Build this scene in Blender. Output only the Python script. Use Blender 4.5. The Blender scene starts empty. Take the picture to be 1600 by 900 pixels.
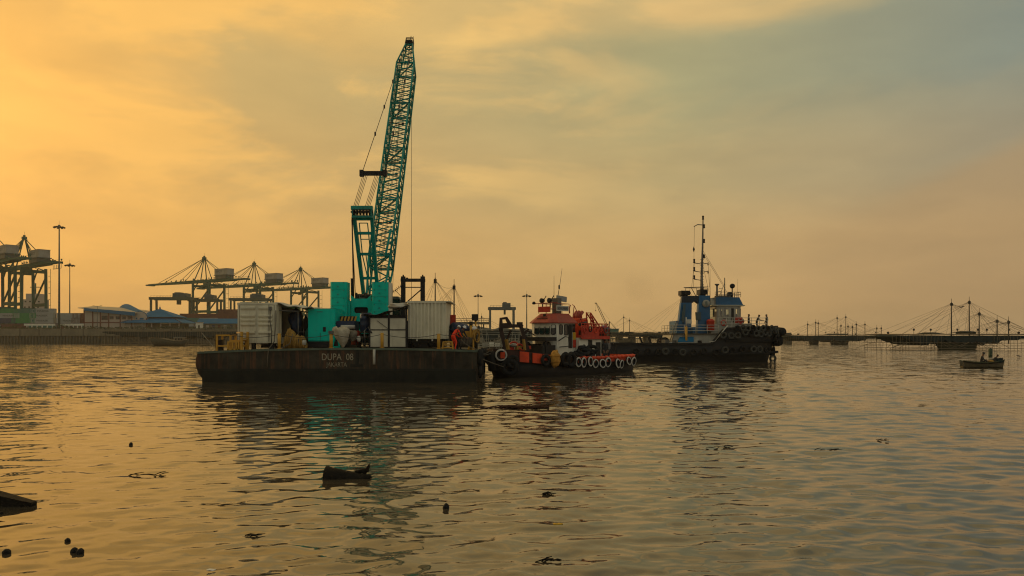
import bpy, bmesh, math, random
import numpy as np
from mathutils import Vector, Matrix, noise
R = math.radians
PI = math.pi
sc = bpy.context.scene
C = sc.collection

# ------------------------------------------------------------------ camera, sky, sun, exposure
F, HZ, H = 1164.0, 528.0, 2.85            # focal length in photo pixels, horizon row, eye height above the water
cam = bpy.data.cameras.new('camera')
cam.sensor_width = 36.0
cam.lens = 36.0 * F / 1600.0
cam.shift_y = (HZ - 450.0) / 1600.0
cam.clip_start = 0.1
cam.clip_end = 9000.0
camo = bpy.data.objects.new('camera', cam)
camo.location = (0, 0, H)
camo.rotation_euler = (R(90), 0, 0)
C.objects.link(camo)
sc.camera = camo

sc.view_settings.view_transform = 'Standard'
sc.view_settings.look = 'None'
sc.view_settings.exposure = 0.07
sc.view_settings.gamma = 1.0
sc.render.engine = 'CYCLES'
sc.cycles.use_denoising = True
sc.cycles.pixel_filter_type = 'BLACKMAN_HARRIS'
sc.cycles.filter_width = 1.15
sc.cycles.max_bounces = 6
sc.cycles.diffuse_bounces = 2
sc.cycles.glossy_bounces = 3
sc.cycles.volume_bounces = 0
sc.cycles.sample_clamp_indirect = 4.0

SUN_AZ, SUN_EL = R(-50), R(14)            # azimuth from +Y, negative to the left


CLOUD_AT = (2.4, 6.6, 4.2)


def build_world():
    w = bpy.data.worlds.new('World')
    sc.world = w
    w.use_nodes = True
    nt = w.node_tree
    nt.nodes.clear()
    N, L = nt.nodes.new, nt.links.new

    def val(x):
        n = N('ShaderNodeValue'); n.outputs[0].default_value = x; return n.outputs[0]

    def m(op, a, b=None, c=None, clamp=False):
        n = N('ShaderNodeMath'); n.operation = op; n.use_clamp = clamp
        for i, q in enumerate((a, b, c)):
            if q is None: continue
            if isinstance(q, (int, float)): n.inputs[i].default_value = q
            else: L(q, n.inputs[i])
        return n.outputs[0]

    def ramp(fac, stops, interp='LINEAR'):
        n = N('ShaderNodeValToRGB'); cr = n.color_ramp; cr.interpolation = interp
        while len(cr.elements) < len(stops): cr.elements.new(0.5)
        for e, (p, c) in zip(cr.elements, stops):
            e.position = p; e.color = (*c, 1) if len(c) == 3 else c
        L(fac, n.inputs[0]); return n.outputs[0]

    def mix(f, a, b, mode='MIX'):
        n = N('ShaderNodeMix'); n.data_type = 'RGBA'; n.blend_type = mode
        if isinstance(f, (int, float)): n.inputs[0].default_value = f
        else: L(f, n.inputs[0])
        for s, q in ((6, a), (7, b)):
            if isinstance(q, tuple): n.inputs[s].default_value = (*q, 1)
            else: L(q, n.inputs[s])
        return n.outputs[2]

    tc = N('ShaderNodeTexCoord')
    d = tc.outputs['Generated']
    sep = N('ShaderNodeSeparateXYZ'); L(d, sep.inputs[0])
    x, y, z = sep.outputs
    # closeness to the glow around the veiled sun, 0 (opposite) .. 1 (at the sun)
    g = Vector((math.sin(R(-42)) * math.cos(R(13)), math.cos(R(-42)) * math.cos(R(13)), math.sin(R(13))))
    dn = N('ShaderNodeVectorMath'); dn.operation = 'DOT_PRODUCT'; L(d, dn.inputs[0]); dn.inputs[1].default_value = g
    s = m('MULTIPLY_ADD', dn.outputs['Value'], 0.5, 0.5)
    upper = ramp(s, [(0.0, (0.43, 0.445, 0.41)), (0.42, (0.33, 0.35, 0.315)), (0.50, (0.24, 0.27, 0.235)), (0.60, (0.205, 0.242, 0.208)), (0.65, (0.242, 0.266, 0.212)),
                     (0.81, (0.392, 0.352, 0.182)), (0.90, (0.485, 0.37, 0.165)), (0.965, (0.56, 0.38, 0.142)), (1.0, (0.94, 0.47, 0.09))])
    low = ramp(s, [(0.0, (0.38, 0.34, 0.28)), (0.42, (0.32, 0.255, 0.175)), (0.50, (0.29, 0.215, 0.135)), (0.635, (0.435, 0.275, 0.128)), (0.74, (0.56, 0.343, 0.14)),
                   (0.87, (0.59, 0.36, 0.135)), (0.96, (0.625, 0.355, 0.113)), (1.0, (0.69, 0.35, 0.09))])
    hz = ramp(m('ABSOLUTE', z), [(0.0, (1, 1, 1)), (0.11, (0.85, 0.85, 0.85)), (0.21, (0.38, 0.38, 0.38)), (0.31, (0.0, 0.0, 0.0))], 'EASE')
    # thin streaked cloud veil, brighter and golden near the glow
    mp = N('ShaderNodeMapping'); L(d, mp.inputs[0]); mp.inputs['Rotation'].default_value = (0, R(-14), R(12)); mp.inputs['Scale'].default_value = (1.5, 1.5, 4.6)
    mp.inputs['Location'].default_value = CLOUD_AT
    nz = N('ShaderNodeTexNoise'); L(mp.outputs[0], nz.inputs['Vector']); nz.inputs['Scale'].default_value = 2.1
    nz.inputs['Detail'].default_value = 8; nz.inputs['Roughness'].default_value = 0.55; nz.inputs['Distortion'].default_value = 0.3
    cl = ramp(nz.outputs['Fac'], [(0.43, (0, 0, 0)), (0.58, (1, 1, 1))], 'EASE')
    # a wide arch of cloud high up
    nb = N('ShaderNodeTexNoise'); L(mp.outputs[0], nb.inputs['Vector']); nb.inputs['Scale'].default_value = 1.6; nb.inputs['Detail'].default_value = 5
    zz = m('ADD', z, m('MULTIPLY', m('SUBTRACT', nb.outputs['Fac'], 0.5), 0.15))
    zz = m('SUBTRACT', zz, m('MULTIPLY', m('MAXIMUM', m('SUBTRACT', x, 0.40), 0.0), 0.5))
    arch = ramp(zz, [(0.345, (0, 0, 0)), (0.385, (1, 1, 1)), (0.60, (0.8, 0.8, 0.8)), (1.0, (0.3, 0.3, 0.3))], 'EASE')
    cloudcol = ramp(s, [(0.0, (0.40, 0.39, 0.36)), (0.42, (0.34, 0.32, 0.26)), (0.5, (0.30, 0.265, 0.19)), (0.65, (0.49, 0.385, 0.185)), (0.81, (0.73, 0.48, 0.19)),
                        (0.90, (0.89, 0.55, 0.175)), (1.0, (1.02, 0.53, 0.108))])
    sky = mix(hz, upper, low)
    left = ramp(s, [(0.5, (0.10, 0.10, 0.10)), (0.74, (0.14, 0.14, 0.14)), (0.83, (0.34, 0.34, 0.34)), (0.89, (0.78, 0.78, 0.78)), (1.0, (0.85, 0.85, 0.85))])
    cm = m('MULTIPLY', cl, left)
    cm = m('MAXIMUM', m('MULTIPLY', arch, m('MULTIPLY_ADD', cl, 0.45, 0.45)), cm)
    cm = m('MULTIPLY', cm, m('SUBTRACT', 1.0, m('MULTIPLY', hz, 0.85)), clamp=True)
    sky = mix(cm, sky, cloudcol)
    # a low bank of peach cloud to the right
    zb = m('ADD', m('SUBTRACT', z, m('MULTIPLY', m('MAXIMUM', m('SUBTRACT', x, 0.28), 0.0), 0.55)), m('MULTIPLY', m('SUBTRACT', nb.outputs['Fac'], 0.5), 0.12))
    bank = ramp(zb, [(0.055, (0.55, 0.55, 0.55)), (0.10, (0, 0, 0))], 'EASE')
    bank = m('MULTIPLY', bank, ramp(x, [(0.30, (0, 0, 0)), (0.5, (1, 1, 1))]))
    sky = mix(bank, sky, (0.435, 0.28, 0.132))
    # fine grain in the veil
    nf = N('ShaderNodeTexNoise'); L(mp.outputs[0], nf.inputs['Vector']); nf.inputs['Scale'].default_value = 5.5; nf.inputs['Detail'].default_value = 6
    nf.inputs['Distortion'].default_value = 0.3
    fr = ramp(nf.outputs['Fac'], [(0.3, (0.94, 0.945, 0.96)), (0.7, (1.06, 1.055, 1.04))])
    sky = mix(1.0, sky, fr, 'MULTIPLY')
    # clear sky of the sky model underneath, a small share
    st = N('ShaderNodeTexSky'); st.sky_type = 'NISHITA'; st.sun_disc = False
    st.sun_elevation = SUN_EL; st.sun_rotation = SUN_AZ
    st.dust_density = 4.0; st.air_density = 1.5
    sky10 = mix(1.0, sky, (10.0, 10.0, 10.0), 'MULTIPLY')
    nish = mix(1.0, st.outputs[0], (1.1, 0.85, 0.55), 'MULTIPLY')
    fin = mix(0.05, sky10, nish)
    bg = N('ShaderNodeBackground'); bg.inputs['Strength'].default_value = 0.1
    L(fin, bg.inputs[0])
    out = N('ShaderNodeOutputWorld'); L(bg.outputs[0], out.inputs[0])


build_world()

sun = bpy.data.lights.new('sun', 'SUN')
sun.energy = 0.8
sun.angle = R(12)
sun.color = (1.0, 0.72, 0.38)
suno = bpy.data.objects.new('sun', sun)
sd = Vector((math.sin(SUN_AZ) * math.cos(SUN_EL), math.cos(SUN_AZ) * math.cos(SUN_EL), math.sin(SUN_EL)))
suno.rotation_euler = sd.to_track_quat('Z', 'Y').to_euler()
suno.location = sd * 60
C.objects.link(suno)

# ------------------------------------------------------------------ helpers


def at(px, py, d):
    """A point of the place: d metres out, seen at that spot of the photograph."""
    return Vector(((px - 800.0) * d / F, d, H + (HZ - py) * d / F))


def mat(name, rgb, rough=0.6, metal=0.0, var=0.22, scale=1.5, rust=0.0, streak=0.0, rustcol=(0.09, 0.035, 0.012), bump=0.0, spec=0.4, fine=0.0, alpha_worn=0.0):
    mt = bpy.data.materials.new(name)
    mt.use_nodes = True
    nt = mt.node_tree
    N, L = nt.nodes.new, nt.links.new
    b = nt.nodes['Principled BSDF']
    b.inputs['Roughness'].default_value = rough
    b.inputs['Metallic'].default_value = metal
    b.inputs['Specular IOR Level'].default_value = spec
    tc = N('ShaderNodeTexCoord')
    n1 = N('ShaderNodeTexNoise'); L(tc.outputs['Object'], n1.inputs['Vector']); n1.inputs['Scale'].default_value = scale
    n1.inputs['Detail'].default_value = 6; n1.inputs['Roughness'].default_value = 0.65
    r1 = N('ShaderNodeValToRGB'); L(n1.outputs['Fac'], r1.inputs[0])
    r1.color_ramp.elements[0].position = 0.3; r1.color_ramp.elements[1].position = 0.72
    lo = tuple(max(0, c * (1 - var)) for c in rgb); hi = tuple(min(1, c * (1 + var * 0.7)) for c in rgb)
    r1.color_ramp.elements[0].color = (*lo, 1); r1.color_ramp.elements[1].color = (*hi, 1)
    col = r1.outputs[0]

    def mixc(f, a, bcol):
        n = N('ShaderNodeMix'); n.data_type = 'RGBA'; L(f, n.inputs[0]); L(a, n.inputs[6]); n.inputs[7].default_value = (*bcol, 1)
        return n.outputs[2]
    if streak:
        mp = N('ShaderNodeMapping'); L(tc.outputs['Object'], mp.inputs[0]); mp.inputs['Scale'].default_value = (2.2, 2.2, 0.16)
        n2 = N('ShaderNodeTexNoise'); L(mp.outputs[0], n2.inputs['Vector']); n2.inputs['Scale'].default_value = 1.6; n2.inputs['Detail'].default_value = 8
        n2.inputs['Roughness'].default_value = 0.7
        r2 = N('ShaderNodeValToRGB'); L(n2.outputs['Fac'], r2.inputs[0])
        r2.color_ramp.elements[0].position = 0.5; r2.color_ramp.elements[0].color = (0, 0, 0, 1)
        r2.color_ramp.elements[1].position = 0.7; r2.color_ramp.elements[1].color = (streak, streak, streak, 1)
        col = mixc(r2.outputs[0], col, rustcol)
    if rust:
        n3 = N('ShaderNodeTexNoise'); L(tc.outputs['Object'], n3.inputs['Vector']); n3.inputs['Scale'].default_value = scale * 2.3
        n3.inputs['Detail'].default_value = 9; n3.inputs['Roughness'].default_value = 0.75
        r3 = N('ShaderNodeValToRGB'); L(n3.outputs['Fac'], r3.inputs[0])
        r3.color_ramp.elements[0].position = 0.66 - 0.2 * rust; r3.color_ramp.elements[0].color = (0, 0, 0, 1)
        r3.color_ramp.elements[1].position = 0.74 - 0.15 * rust; r3.color_ramp.elements[1].color = (0.85, 0.85, 0.85, 1)
        col = mixc(r3.outputs[0], col, rustcol)
    L(col, b.inputs['Base Color'])
    if alpha_worn:
        n4 = N('ShaderNodeTexNoise'); L(tc.outputs['Object'], n4.inputs['Vector']); n4.inputs['Scale'].default_value = 3.2; n4.inputs['Detail'].default_value = 8
        r4 = N('ShaderNodeValToRGB'); L(n4.outputs['Fac'], r4.inputs[0])
        r4.color_ramp.elements[0].position = alpha_worn - 0.05; r4.color_ramp.elements[0].color = (0.12, 0.12, 0.12, 1)
        r4.color_ramp.elements[1].position = alpha_worn + 0.08; r4.color_ramp.elements[1].color = (1, 1, 1, 1)
        L(r4.outputs[0], b.inputs['Alpha'])
    if bump:
        n5 = N('ShaderNodeTexNoise'); L(tc.outputs['Object'], n5.inputs['Vector']); n5.inputs['Scale'].default_value = scale * 5; n5.inputs['Detail'].default_value = 5
        bp = N('ShaderNodeBump'); bp.inputs['Strength'].default_value = bump; bp.inputs['Distance'].default_value = 0.05
        L(n5.outputs['Fac'], bp.inputs['Height']); L(bp.outputs[0], b.inputs['Normal'])
    return mt


M = {
    'teal': mat('teal_paint', (0.001, 0.54, 0.40), 0.5, var=0.16, scale=0.9, streak=0.3, rustcol=(0.004, 0.24, 0.18), rust=0.05, spec=0.12),
    'teal_dark': mat('weathered_teal_paint', (0.004, 0.26, 0.20), 0.5, var=0.35, scale=1.2, rust=0.2),
    'teal_boom': mat('backlit_boom_teal_paint', (0.004, 0.25, 0.21), 0.5, var=0.3, scale=0.4, rust=0.1, spec=.15),  # darker copy of the crane teal, backlighting put into the colour
    'white': mat('dirty_white_paint', (0.68, 0.63, 0.45), 0.55, var=0.16, scale=0.8, streak=0.4, rustcol=(0.19, 0.15, 0.10), rust=0.08),
    'white2': mat('off_white_paint', (0.70, 0.67, 0.54), 0.5, var=0.12, scale=0.8, streak=0.3, rustcol=(0.25, 0.2, 0.14)),
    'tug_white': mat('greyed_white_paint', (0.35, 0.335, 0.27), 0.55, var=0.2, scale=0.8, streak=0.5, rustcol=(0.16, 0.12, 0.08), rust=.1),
    'panel': mat('grey_white_panel', (0.56, 0.52, 0.38), 0.6, var=0.2, scale=1.3, streak=0.4, rustcol=(0.16, 0.13, 0.09)),
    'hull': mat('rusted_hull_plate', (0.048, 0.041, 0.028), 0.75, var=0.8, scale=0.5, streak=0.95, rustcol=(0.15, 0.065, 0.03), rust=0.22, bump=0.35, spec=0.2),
    'hull_low': mat('wet_shaded_hull_bottom', (0.015, 0.016, 0.010), 0.6, var=0.6, scale=1.2, streak=.6, rustcol=(0.03,.026,.014), bump=0.2, spec=0.3),  # wet plate, with the shade of the downward-facing strake put into the colour
    'gunwale': mat('green_grey_gunwale', (0.10, 0.125, 0.085), 0.7, var=0.35, scale=1.5, rust=0.3),
    'deck': mat('rusted_steel_deck', (0.09, 0.075, 0.05), 0.85, var=0.4, scale=0.7, rust=0.4),
    'yellow': mat('yellow_paint', (0.55, 0.29, 0.03), 0.5, var=0.25, scale=2.0, rust=0.2),
    'ochre': mat('ochre_tarpaulin', (0.34, 0.19, 0.035), 0.8, var=0.4, scale=2.5, bump=0.6),
    'black': mat('black_paint', (0.018, 0.017, 0.016), 0.6, var=0.4, scale=1.5, rust=0.08, spec=0.25),
    'rubber': mat('black_rubber', (0.016, 0.016, 0.016), 0.85, var=0.3, scale=4, spec=0.2),
    'tyre_paint': mat('white_tyre_paint', (0.50, 0.47, 0.40), 0.8, var=0.3, scale=6),
    'steel': mat('dull_steel', (0.13, 0.125, 0.11), 0.55, 0.3, var=0.3, scale=2, rust=0.25),
    'rope': mat('old_rope', (0.12, 0.10, 0.07), 0.9, var=0.3, scale=5),
    'wire': mat('greased_wire', (0.03, 0.03, 0.028), 0.6, var=0.2, scale=2),
    'orange': mat('orange_hull_paint', (0.70, 0.062, 0.010), 0.55, var=0.35, scale=1.1, streak=0.35, rustcol=(0.10, 0.03, 0.012), rust=0.22),
    'red': mat('red_paint', (0.50, 0.035, 0.012), 0.55, var=0.3, scale=1.5, rust=0.12),
    'redroof': mat('faded_red_roof_paint', (0.36, 0.062, 0.035), 0.6, var=0.25, scale=1.2, streak=0.3, rustcol=(0.16, 0.04, 0.02)),
    'glass': mat('dark_window_glass', (0.012, 0.016, 0.02), 0.08, var=0.2, scale=1, spec=0.6),
    'blue': mat('blue_paint', (0.012, 0.10, 0.215), 0.5, var=0.25, scale=0.8, streak=0.25, rustcol=(0.02, 0.05, 0.09), rust=0.05),
    'navy': mat('dark_blue_plastic', (0.012, 0.03, 0.075), 0.55, var=0.3, scale=2),
    'tarp_white': mat('pale_tarpaulin', (0.52, 0.49, 0.40), 0.75, var=0.25, scale=2.0, bump=0.5),
    'sack': mat('pale_sackcloth', (0.44, 0.39, 0.28), 0.9, var=0.35, scale=4, bump=0.8),
    'coverall': mat('red_orange_coverall', (0.85, 0.055, 0.015), 0.8, var=0.2, scale=6),
    'skin': mat('brown_skin', (0.20, 0.105, 0.06), 0.6, var=0.15, scale=6),
    'helmet': mat('white_helmet', (0.72, 0.70, 0.64), 0.35, var=0.05, scale=6),
    'cloth_dark': mat('dark_clothing', (0.03, 0.032, 0.035), 0.9, var=0.3, scale=6),
    'cloth_grey': mat('grey_clothing', (0.16, 0.15, 0.13), 0.9, var=0.3, scale=6),
    'hair': mat('black_hair', (0.012, 0.010, 0.009), 0.7, var=0.2, scale=9),
    'sts': mat('green_gantry_paint', (0.026, 0.10, 0.07), 0.7, spec=.2, var=0.25, scale=0.08),
    'sts_white': mat('white_machinery_house', (0.30, 0.29, 0.25), 0.7, spec=.2, var=0.3, scale=0.15, streak=.4, rustcol=(.12,.11,.08)),
    'sts_blue': mat('blue_grey_underside', (0.055, 0.085, 0.085), 0.6, var=0.3, scale=0.3),
    'rtg': mat('yard_gantry_green', (0.055, 0.08, 0.05), 0.6, var=0.2, scale=0.1),
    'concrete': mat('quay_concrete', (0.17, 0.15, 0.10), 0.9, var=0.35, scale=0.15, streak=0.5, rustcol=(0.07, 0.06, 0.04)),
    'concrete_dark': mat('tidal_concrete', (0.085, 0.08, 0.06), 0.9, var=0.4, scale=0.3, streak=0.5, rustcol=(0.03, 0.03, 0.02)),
    'leaf': mat('quay_shrub_leaves', (0.05, 0.07, 0.025), 0.8, var=0.5, scale=0.4),
    'wall_pale': mat('pale_terminal_wall', (0.40, 0.34, 0.27), 0.8, var=0.12, scale=0.1),
    'trim_red': mat('dull_red_trim', (0.14, 0.04, 0.03), 0.7, var=0.2, scale=0.3),
    'roof_blue': mat('blue_sheet_roof', (0.014, 0.13, 0.25), 0.75, spec=0.15, var=0.18, scale=0.15),
    'roof_tan': mat('pale_sheet_roof', (0.36, 0.31, 0.22), 0.6, var=0.2, scale=0.2),
    'c_grey': mat('grey_container_paint', (0.30, 0.31, 0.28), 0.6, var=0.18, scale=0.25),
    'c_green': mat('green_container_paint', (0.02, 0.22, 0.07), 0.6, var=0.2, scale=0.25),
    'c_tealc': mat('sea_green_container_paint', (0.045, 0.16, 0.13), 0.6, var=0.2, scale=0.25),
    'c_navy': mat('navy_container_paint', (0.03, 0.045, 0.09), 0.6, var=0.2, scale=0.25),
    'c_red': mat('oxide_red_container_paint', (0.13, 0.045, 0.03), 0.6, var=0.25, scale=0.25),
    'bamboo': mat('weathered_bamboo', (0.20, 0.155, 0.09), 0.85, var=0.35, scale=0.7),
    'bamboo_pale': mat('bleached_bamboo', (0.30, 0.29, 0.23), 0.85, var=0.3, scale=0.7),
    'net': mat('dark_blue_green_netting', (0.022, 0.035, 0.036), 0.95, var=0.5, scale=1.0, bump=0.6, spec=0.1),
    'wood_dark': mat('wet_dark_wood', (0.016, 0.013, 0.009), 0.75, var=0.5, scale=5, bump=0.6, spec=0.12),
    'wood': mat('old_boat_timber', (0.06, 0.055, 0.035), 0.8, var=0.35, scale=1.5),
    'boat_tan': mat('worn_tan_boat_paint', (0.11, 0.085, 0.04), 0.7, var=0.35, scale=2.0),
    'boat_green': mat('faded_green_boat_paint', (0.06, 0.075, 0.035), 0.8, var=0.35, scale=1.0),
    'coconut': mat('dark_coconut_husk', (0.016, 0.012, 0.008), 0.75, var=0.5, scale=20, bump=0.8),
    'reed': mat('brown_reeds', (0.075, 0.03, 0.015), 0.9, var=0.4, scale=6),
    'letter_worn': mat('worn_hull_lettering', (0.36, 0.31, 0.21), 0.8, var=0.3, scale=3, alpha_worn=0.27),
    'letter_worn2': mat('badly_worn_hull_lettering', (0.30, 0.26, 0.17), 0.8, var=0.3, scale=3, alpha_worn=0.37),
    'letter_dark': mat('dark_lettering', (0.05, 0.055, 0.06), 0.7, var=0.1),
    'flag_yellow': mat('yellow_flag_cloth', (0.60, 0.36, 0.03), 0.85, var=0.15),
    'float_green': mat('dark_green_drum', (0.03, 0.06, 0.03), 0.6, var=0.3, scale=2),
}
for n_ in list(M):
    M[n_].use_fake_user = False


class MB:
    """Collects shapes and links them as ONE mesh object."""

    def __init__(self):
        self.v, self.f, self.sm = [], [], []

    def add(self, vs, fs, smooth=False):
        o = len(self.v)
        self.v += [tuple(p) for p in vs]
        for q in fs:
            self.f.append(tuple(i + o for i in q)); self.sm.append(smooth)
        return self

    def bx(self, x0, x1, y0, y1, z0, z1):
        vs = [(x, y, z) for z in (z0, z1) for y in (y0, y1) for x in (x0, x1)]
        return self.add(vs, [(0, 2, 3, 1), (4, 5, 7, 6), (0, 1, 5, 4), (2, 6, 7, 3), (0, 4, 6, 2), (1, 3, 7, 5)])

    def box(self, c, s, rz=0.0, tilt=0.0, b=0.0):
        """Box with optional turn about z and chamfered vertical corners."""
        hx, hy, hz = s[0] / 2, s[1] / 2, s[2] / 2
        if b:
            ring = [(-hx + b, -hy), (hx - b, -hy), (hx, -hy + b), (hx, hy - b), (hx - b, hy), (-hx + b, hy), (-hx, hy - b), (-hx, -hy + b)]
        else:
            ring = [(-hx, -hy), (hx, -hy), (hx, hy), (-hx, hy)]
        mtx = Matrix.Translation(c) @ Matrix.Rotation(rz, 4, 'Z') @ Matrix.Rotation(tilt, 4, 'Y')
        n = len(ring)
        vs = [mtx @ Vector((p[0], p[1], z)) for z in (-hz, hz) for p in ring]
        fs = [tuple(range(n))[::-1], tuple(range(n, 2 * n))] + [(i, (i + 1) % n, n + (i + 1) % n, n + i) for i in range(n)]
        return self.add(vs, fs)

    def bar(self, a, b, w, h=None, up=(0, 0, 1)):
        a, b = Vector(a), Vector(b); h = h or w
        d = (b - a).normalized(); u = Vector(up)
        if abs(d.dot(u)) > 0.98: u = Vector((0, 1, 0))
        s = d.cross(u).normalized(); u = s.cross(d)
        vs = [p + s * i * w / 2 + u * j * h / 2 for p in (a, b) for (i, j) in ((-1, -1), (1, -1), (1, 1), (-1, 1))]
        return self.add(vs, [(3, 2, 1, 0), (4, 5, 6, 7), (0, 1, 5, 4), (1, 2, 6, 5), (2, 3, 7, 6), (3, 0, 4, 7)])

    def tube(self, pts, r, n=6, closed=False):
        pts = [Vector(p) for p in pts]
        rs = r if isinstance(r, (list, tuple)) else [r] * len(pts)
        vs, fs = [], []
        prev = None
        for i, p in enumerate(pts):
            if closed: d = pts[(i + 1) % len(pts)] - pts[i - 1]
            else: d = pts[min(i + 1, len(pts) - 1)] - pts[max(i - 1, 0)]
            if d.length < 1e-9: d = Vector((0, 0, 1))
            d.normalize()
            if prev is None:
                prev = Vector((0, 0, 1)) if abs(d.z) < 0.9 else Vector((1, 0, 0))
            s = d.cross(prev).normalized(); u = s.cross(d); prev = u
            vs += [p + (s * math.cos(2 * PI * k / n) + u * math.sin(2 * PI * k / n)) * rs[i] for k in range(n)]
        m_ = len(pts)
        for i in range(m_ if closed else m_ - 1):
            j = (i + 1) % m_
            fs += [(i * n + k, i * n + (k + 1) % n, j * n + (k + 1) % n, j * n + k) for k in range(n)]
        if not closed:
            fs += [tuple(range(n))[::-1], tuple(range((m_ - 1) * n, m_ * n))]
        return self.add(vs, fs, n > 4)

    def cyl(self, a, b, r, r2=None, n=12):
        return self.tube([a, b], [r, r if r2 is None else r2], n)

    def lathe(self, c, prof, n=14, axis='z'):
        """prof: (radius, height) pairs from bottom to top."""
        vs, fs = [], []
        for (r, z) in prof:
            for k in range(n):
                t = 2 * PI * k / n
                p = (r * math.cos(t), r * math.sin(t), z)
                if axis == 'y': p = (p[0], p[2], p[1])
                if axis == 'x': p = (p[2], p[0], p[1])
                vs.append(Vector(c) + Vector(p))
        m_ = len(prof)
        for i in range(m_ - 1):
            fs += [(i * n + k, i * n + (k + 1) % n, (i + 1) * n + (k + 1) % n, (i + 1) * n + k) for k in range(n)]
        fs += [tuple(range(n))[::-1], tuple(range((m_ - 1) * n, m_ * n))]
        return self.add(vs, fs, True)

    def prism(self, poly, lo, hi, axis='y'):
        """Polygon (a, b) pairs pushed along axis: y -> (a, t, b), x -> (t, a, b), z -> (a, b, t)."""
        def P(a, b, t): return (a, t, b) if axis == 'y' else ((t, a, b) if axis == 'x' else (a, b, t))
        n = len(poly)
        vs = [P(a, b, lo) for a, b in poly] + [P(a, b, hi) for a, b in poly]
        fs = [tuple(range(n)), tuple(range(n, 2 * n))[::-1]] + [(i, n + i, n + (i + 1) % n, (i + 1) % n) for i in range(n)]
        return self.add(vs, fs)

    def torus(self, c, ax, R_, r, n=16, k=7, flat=1.0):
        c, ax = Vector(c), Vector(ax).normalized()
        u = ax.cross(Vector((0, 0, 1)) if abs(ax.z) < 0.9 else Vector((1, 0, 0))).normalized(); w = ax.cross(u)
        vs, fs = [], []
        for i in range(n):
            t = 2 * PI * i / n; e = u * math.cos(t) + w * math.sin(t)
            for j in range(k):
                q = 2 * PI * j / k
                vs.append(c + e * (R_ + r * math.cos(q)) + ax * r * flat * math.sin(q))
        for i in range(n):
            for j in range(k):
                fs.append((i * k + j, i * k + (j + 1) % k, ((i + 1) % n) * k + (j + 1) % k, ((i + 1) % n) * k + j))
        return self.add(vs, fs, True)

    def loft(self, rings, cap=True, smooth=False, closed=True):
        n = len(rings[0]); vs = [p for r in rings for p in r]; fs = []
        for i in range(len(rings) - 1):
            for k in range(n if closed else n - 1):
                fs.append((i * n + k, i * n + (k + 1) % n, (i + 1) * n + (k + 1) % n, (i + 1) * n + k))
        if cap: fs += [tuple(range(n))[::-1], tuple(range((len(rings) - 1) * n, len(rings) * n))]
        return self.add(vs, fs, smooth)

    def blob(self, c, rad, seed=0, amp=0.25, freq=1.6, nu=18, nv=12):
        c = Vector(c); vs, fs = [], []
        for i in range(nv + 1):
            ph = PI * i / nv
            for k in range(nu):
                t = 2 * PI * k / nu
                d = Vector((math.sin(ph) * math.cos(t), math.sin(ph) * math.sin(t), math.cos(ph)))
                q = 1 + amp * noise.noise(d * freq + Vector((seed * 3.7, seed, -seed * 1.3))) + amp * 0.4 * noise.noise(d * freq * 3 + Vector((seed, 9, 2)))
                vs.append(c + Vector((d.x * rad[0], d.y * rad[1], d.z * rad[2])) * q)
        for i in range(nv):
            for k in range(nu):
                fs.append((i * nu + k, (i + 1) * nu + k, (i + 1) * nu + (k + 1) % nu, i * nu + (k + 1) % nu))
        return self.add(vs, fs, True)

    def build(self, name, m_, parent=None, world=True):
        me = bpy.data.meshes.new(name)
        off = Vector(ORG.get(parent.name, (0, 0, 0))) if (parent is not None and world) else Vector((0, 0, 0))
        me.from_pydata([(p[0] - off.x, p[1] - off.y, p[2] - off.z) for p in self.v], [], self.f)
        me.polygons.foreach_set('use_smooth', self.sm)
        bm = bmesh.new(); bm.from_mesh(me)
        bmesh.ops.recalc_face_normals(bm, faces=bm.faces)
        bm.to_mesh(me); bm.free()
        if m_ is not None: me.materials.append(m_)
        o = bpy.data.objects.new(name, me)
        C.objects.link(o)
        if parent is not None:
            o.parent = parent
            if world: ORG[o.name] = tuple(off)
        return o


ORG = {}                                   # world origin of unturned things, so their parts can be given in world metres


def tag(o, label=None, cat=None, group=None, kind=None):
    if label: o['label'] = label
    if cat: o['category'] = cat
    if group: o['group'] = group
    if kind: o['kind'] = kind
    return o


def thing(name, label, cat, loc=(0, 0, 0), rz=0.0, group=None, s=1.0):
    o = bpy.data.objects.new(name, None)
    o.empty_display_size = 0.3
    C.objects.link(o)
    o.location = loc; o.rotation_euler = (0, 0, rz); o.scale = (s, s, s)
    ORG[o.name] = tuple(loc) if rz == 0 and s == 1.0 else (0, 0, 0)
    return tag(o, label, cat, group)


def children(o):
    return [c for c in bpy.data.objects if c.parent is o]


KIDS = {}


def copy_tree(o, parent=None):
    c = o.copy(); C.objects.link(c)
    c.parent = parent
    if o.name not in KIDS: KIDS[o.name] = children(o)
    for ch in KIDS[o.name]: copy_tree(ch, c)
    return c


def single(o, label, cat, group=None):
    """A thing that is one mesh: move its origin to its base."""
    me = o.data
    co = np.empty(len(me.vertices) * 3); me.vertices.foreach_get('co', co); co = co.reshape(-1, 3)
    c = Vector(((co[:, 0].min() + co[:, 0].max()) / 2, (co[:, 1].min() + co[:, 1].max()) / 2, co[:, 2].min()))
    me.transform(Matrix.Translation(-c)); o.location = c
    return tag(o, label, cat, group)


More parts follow.
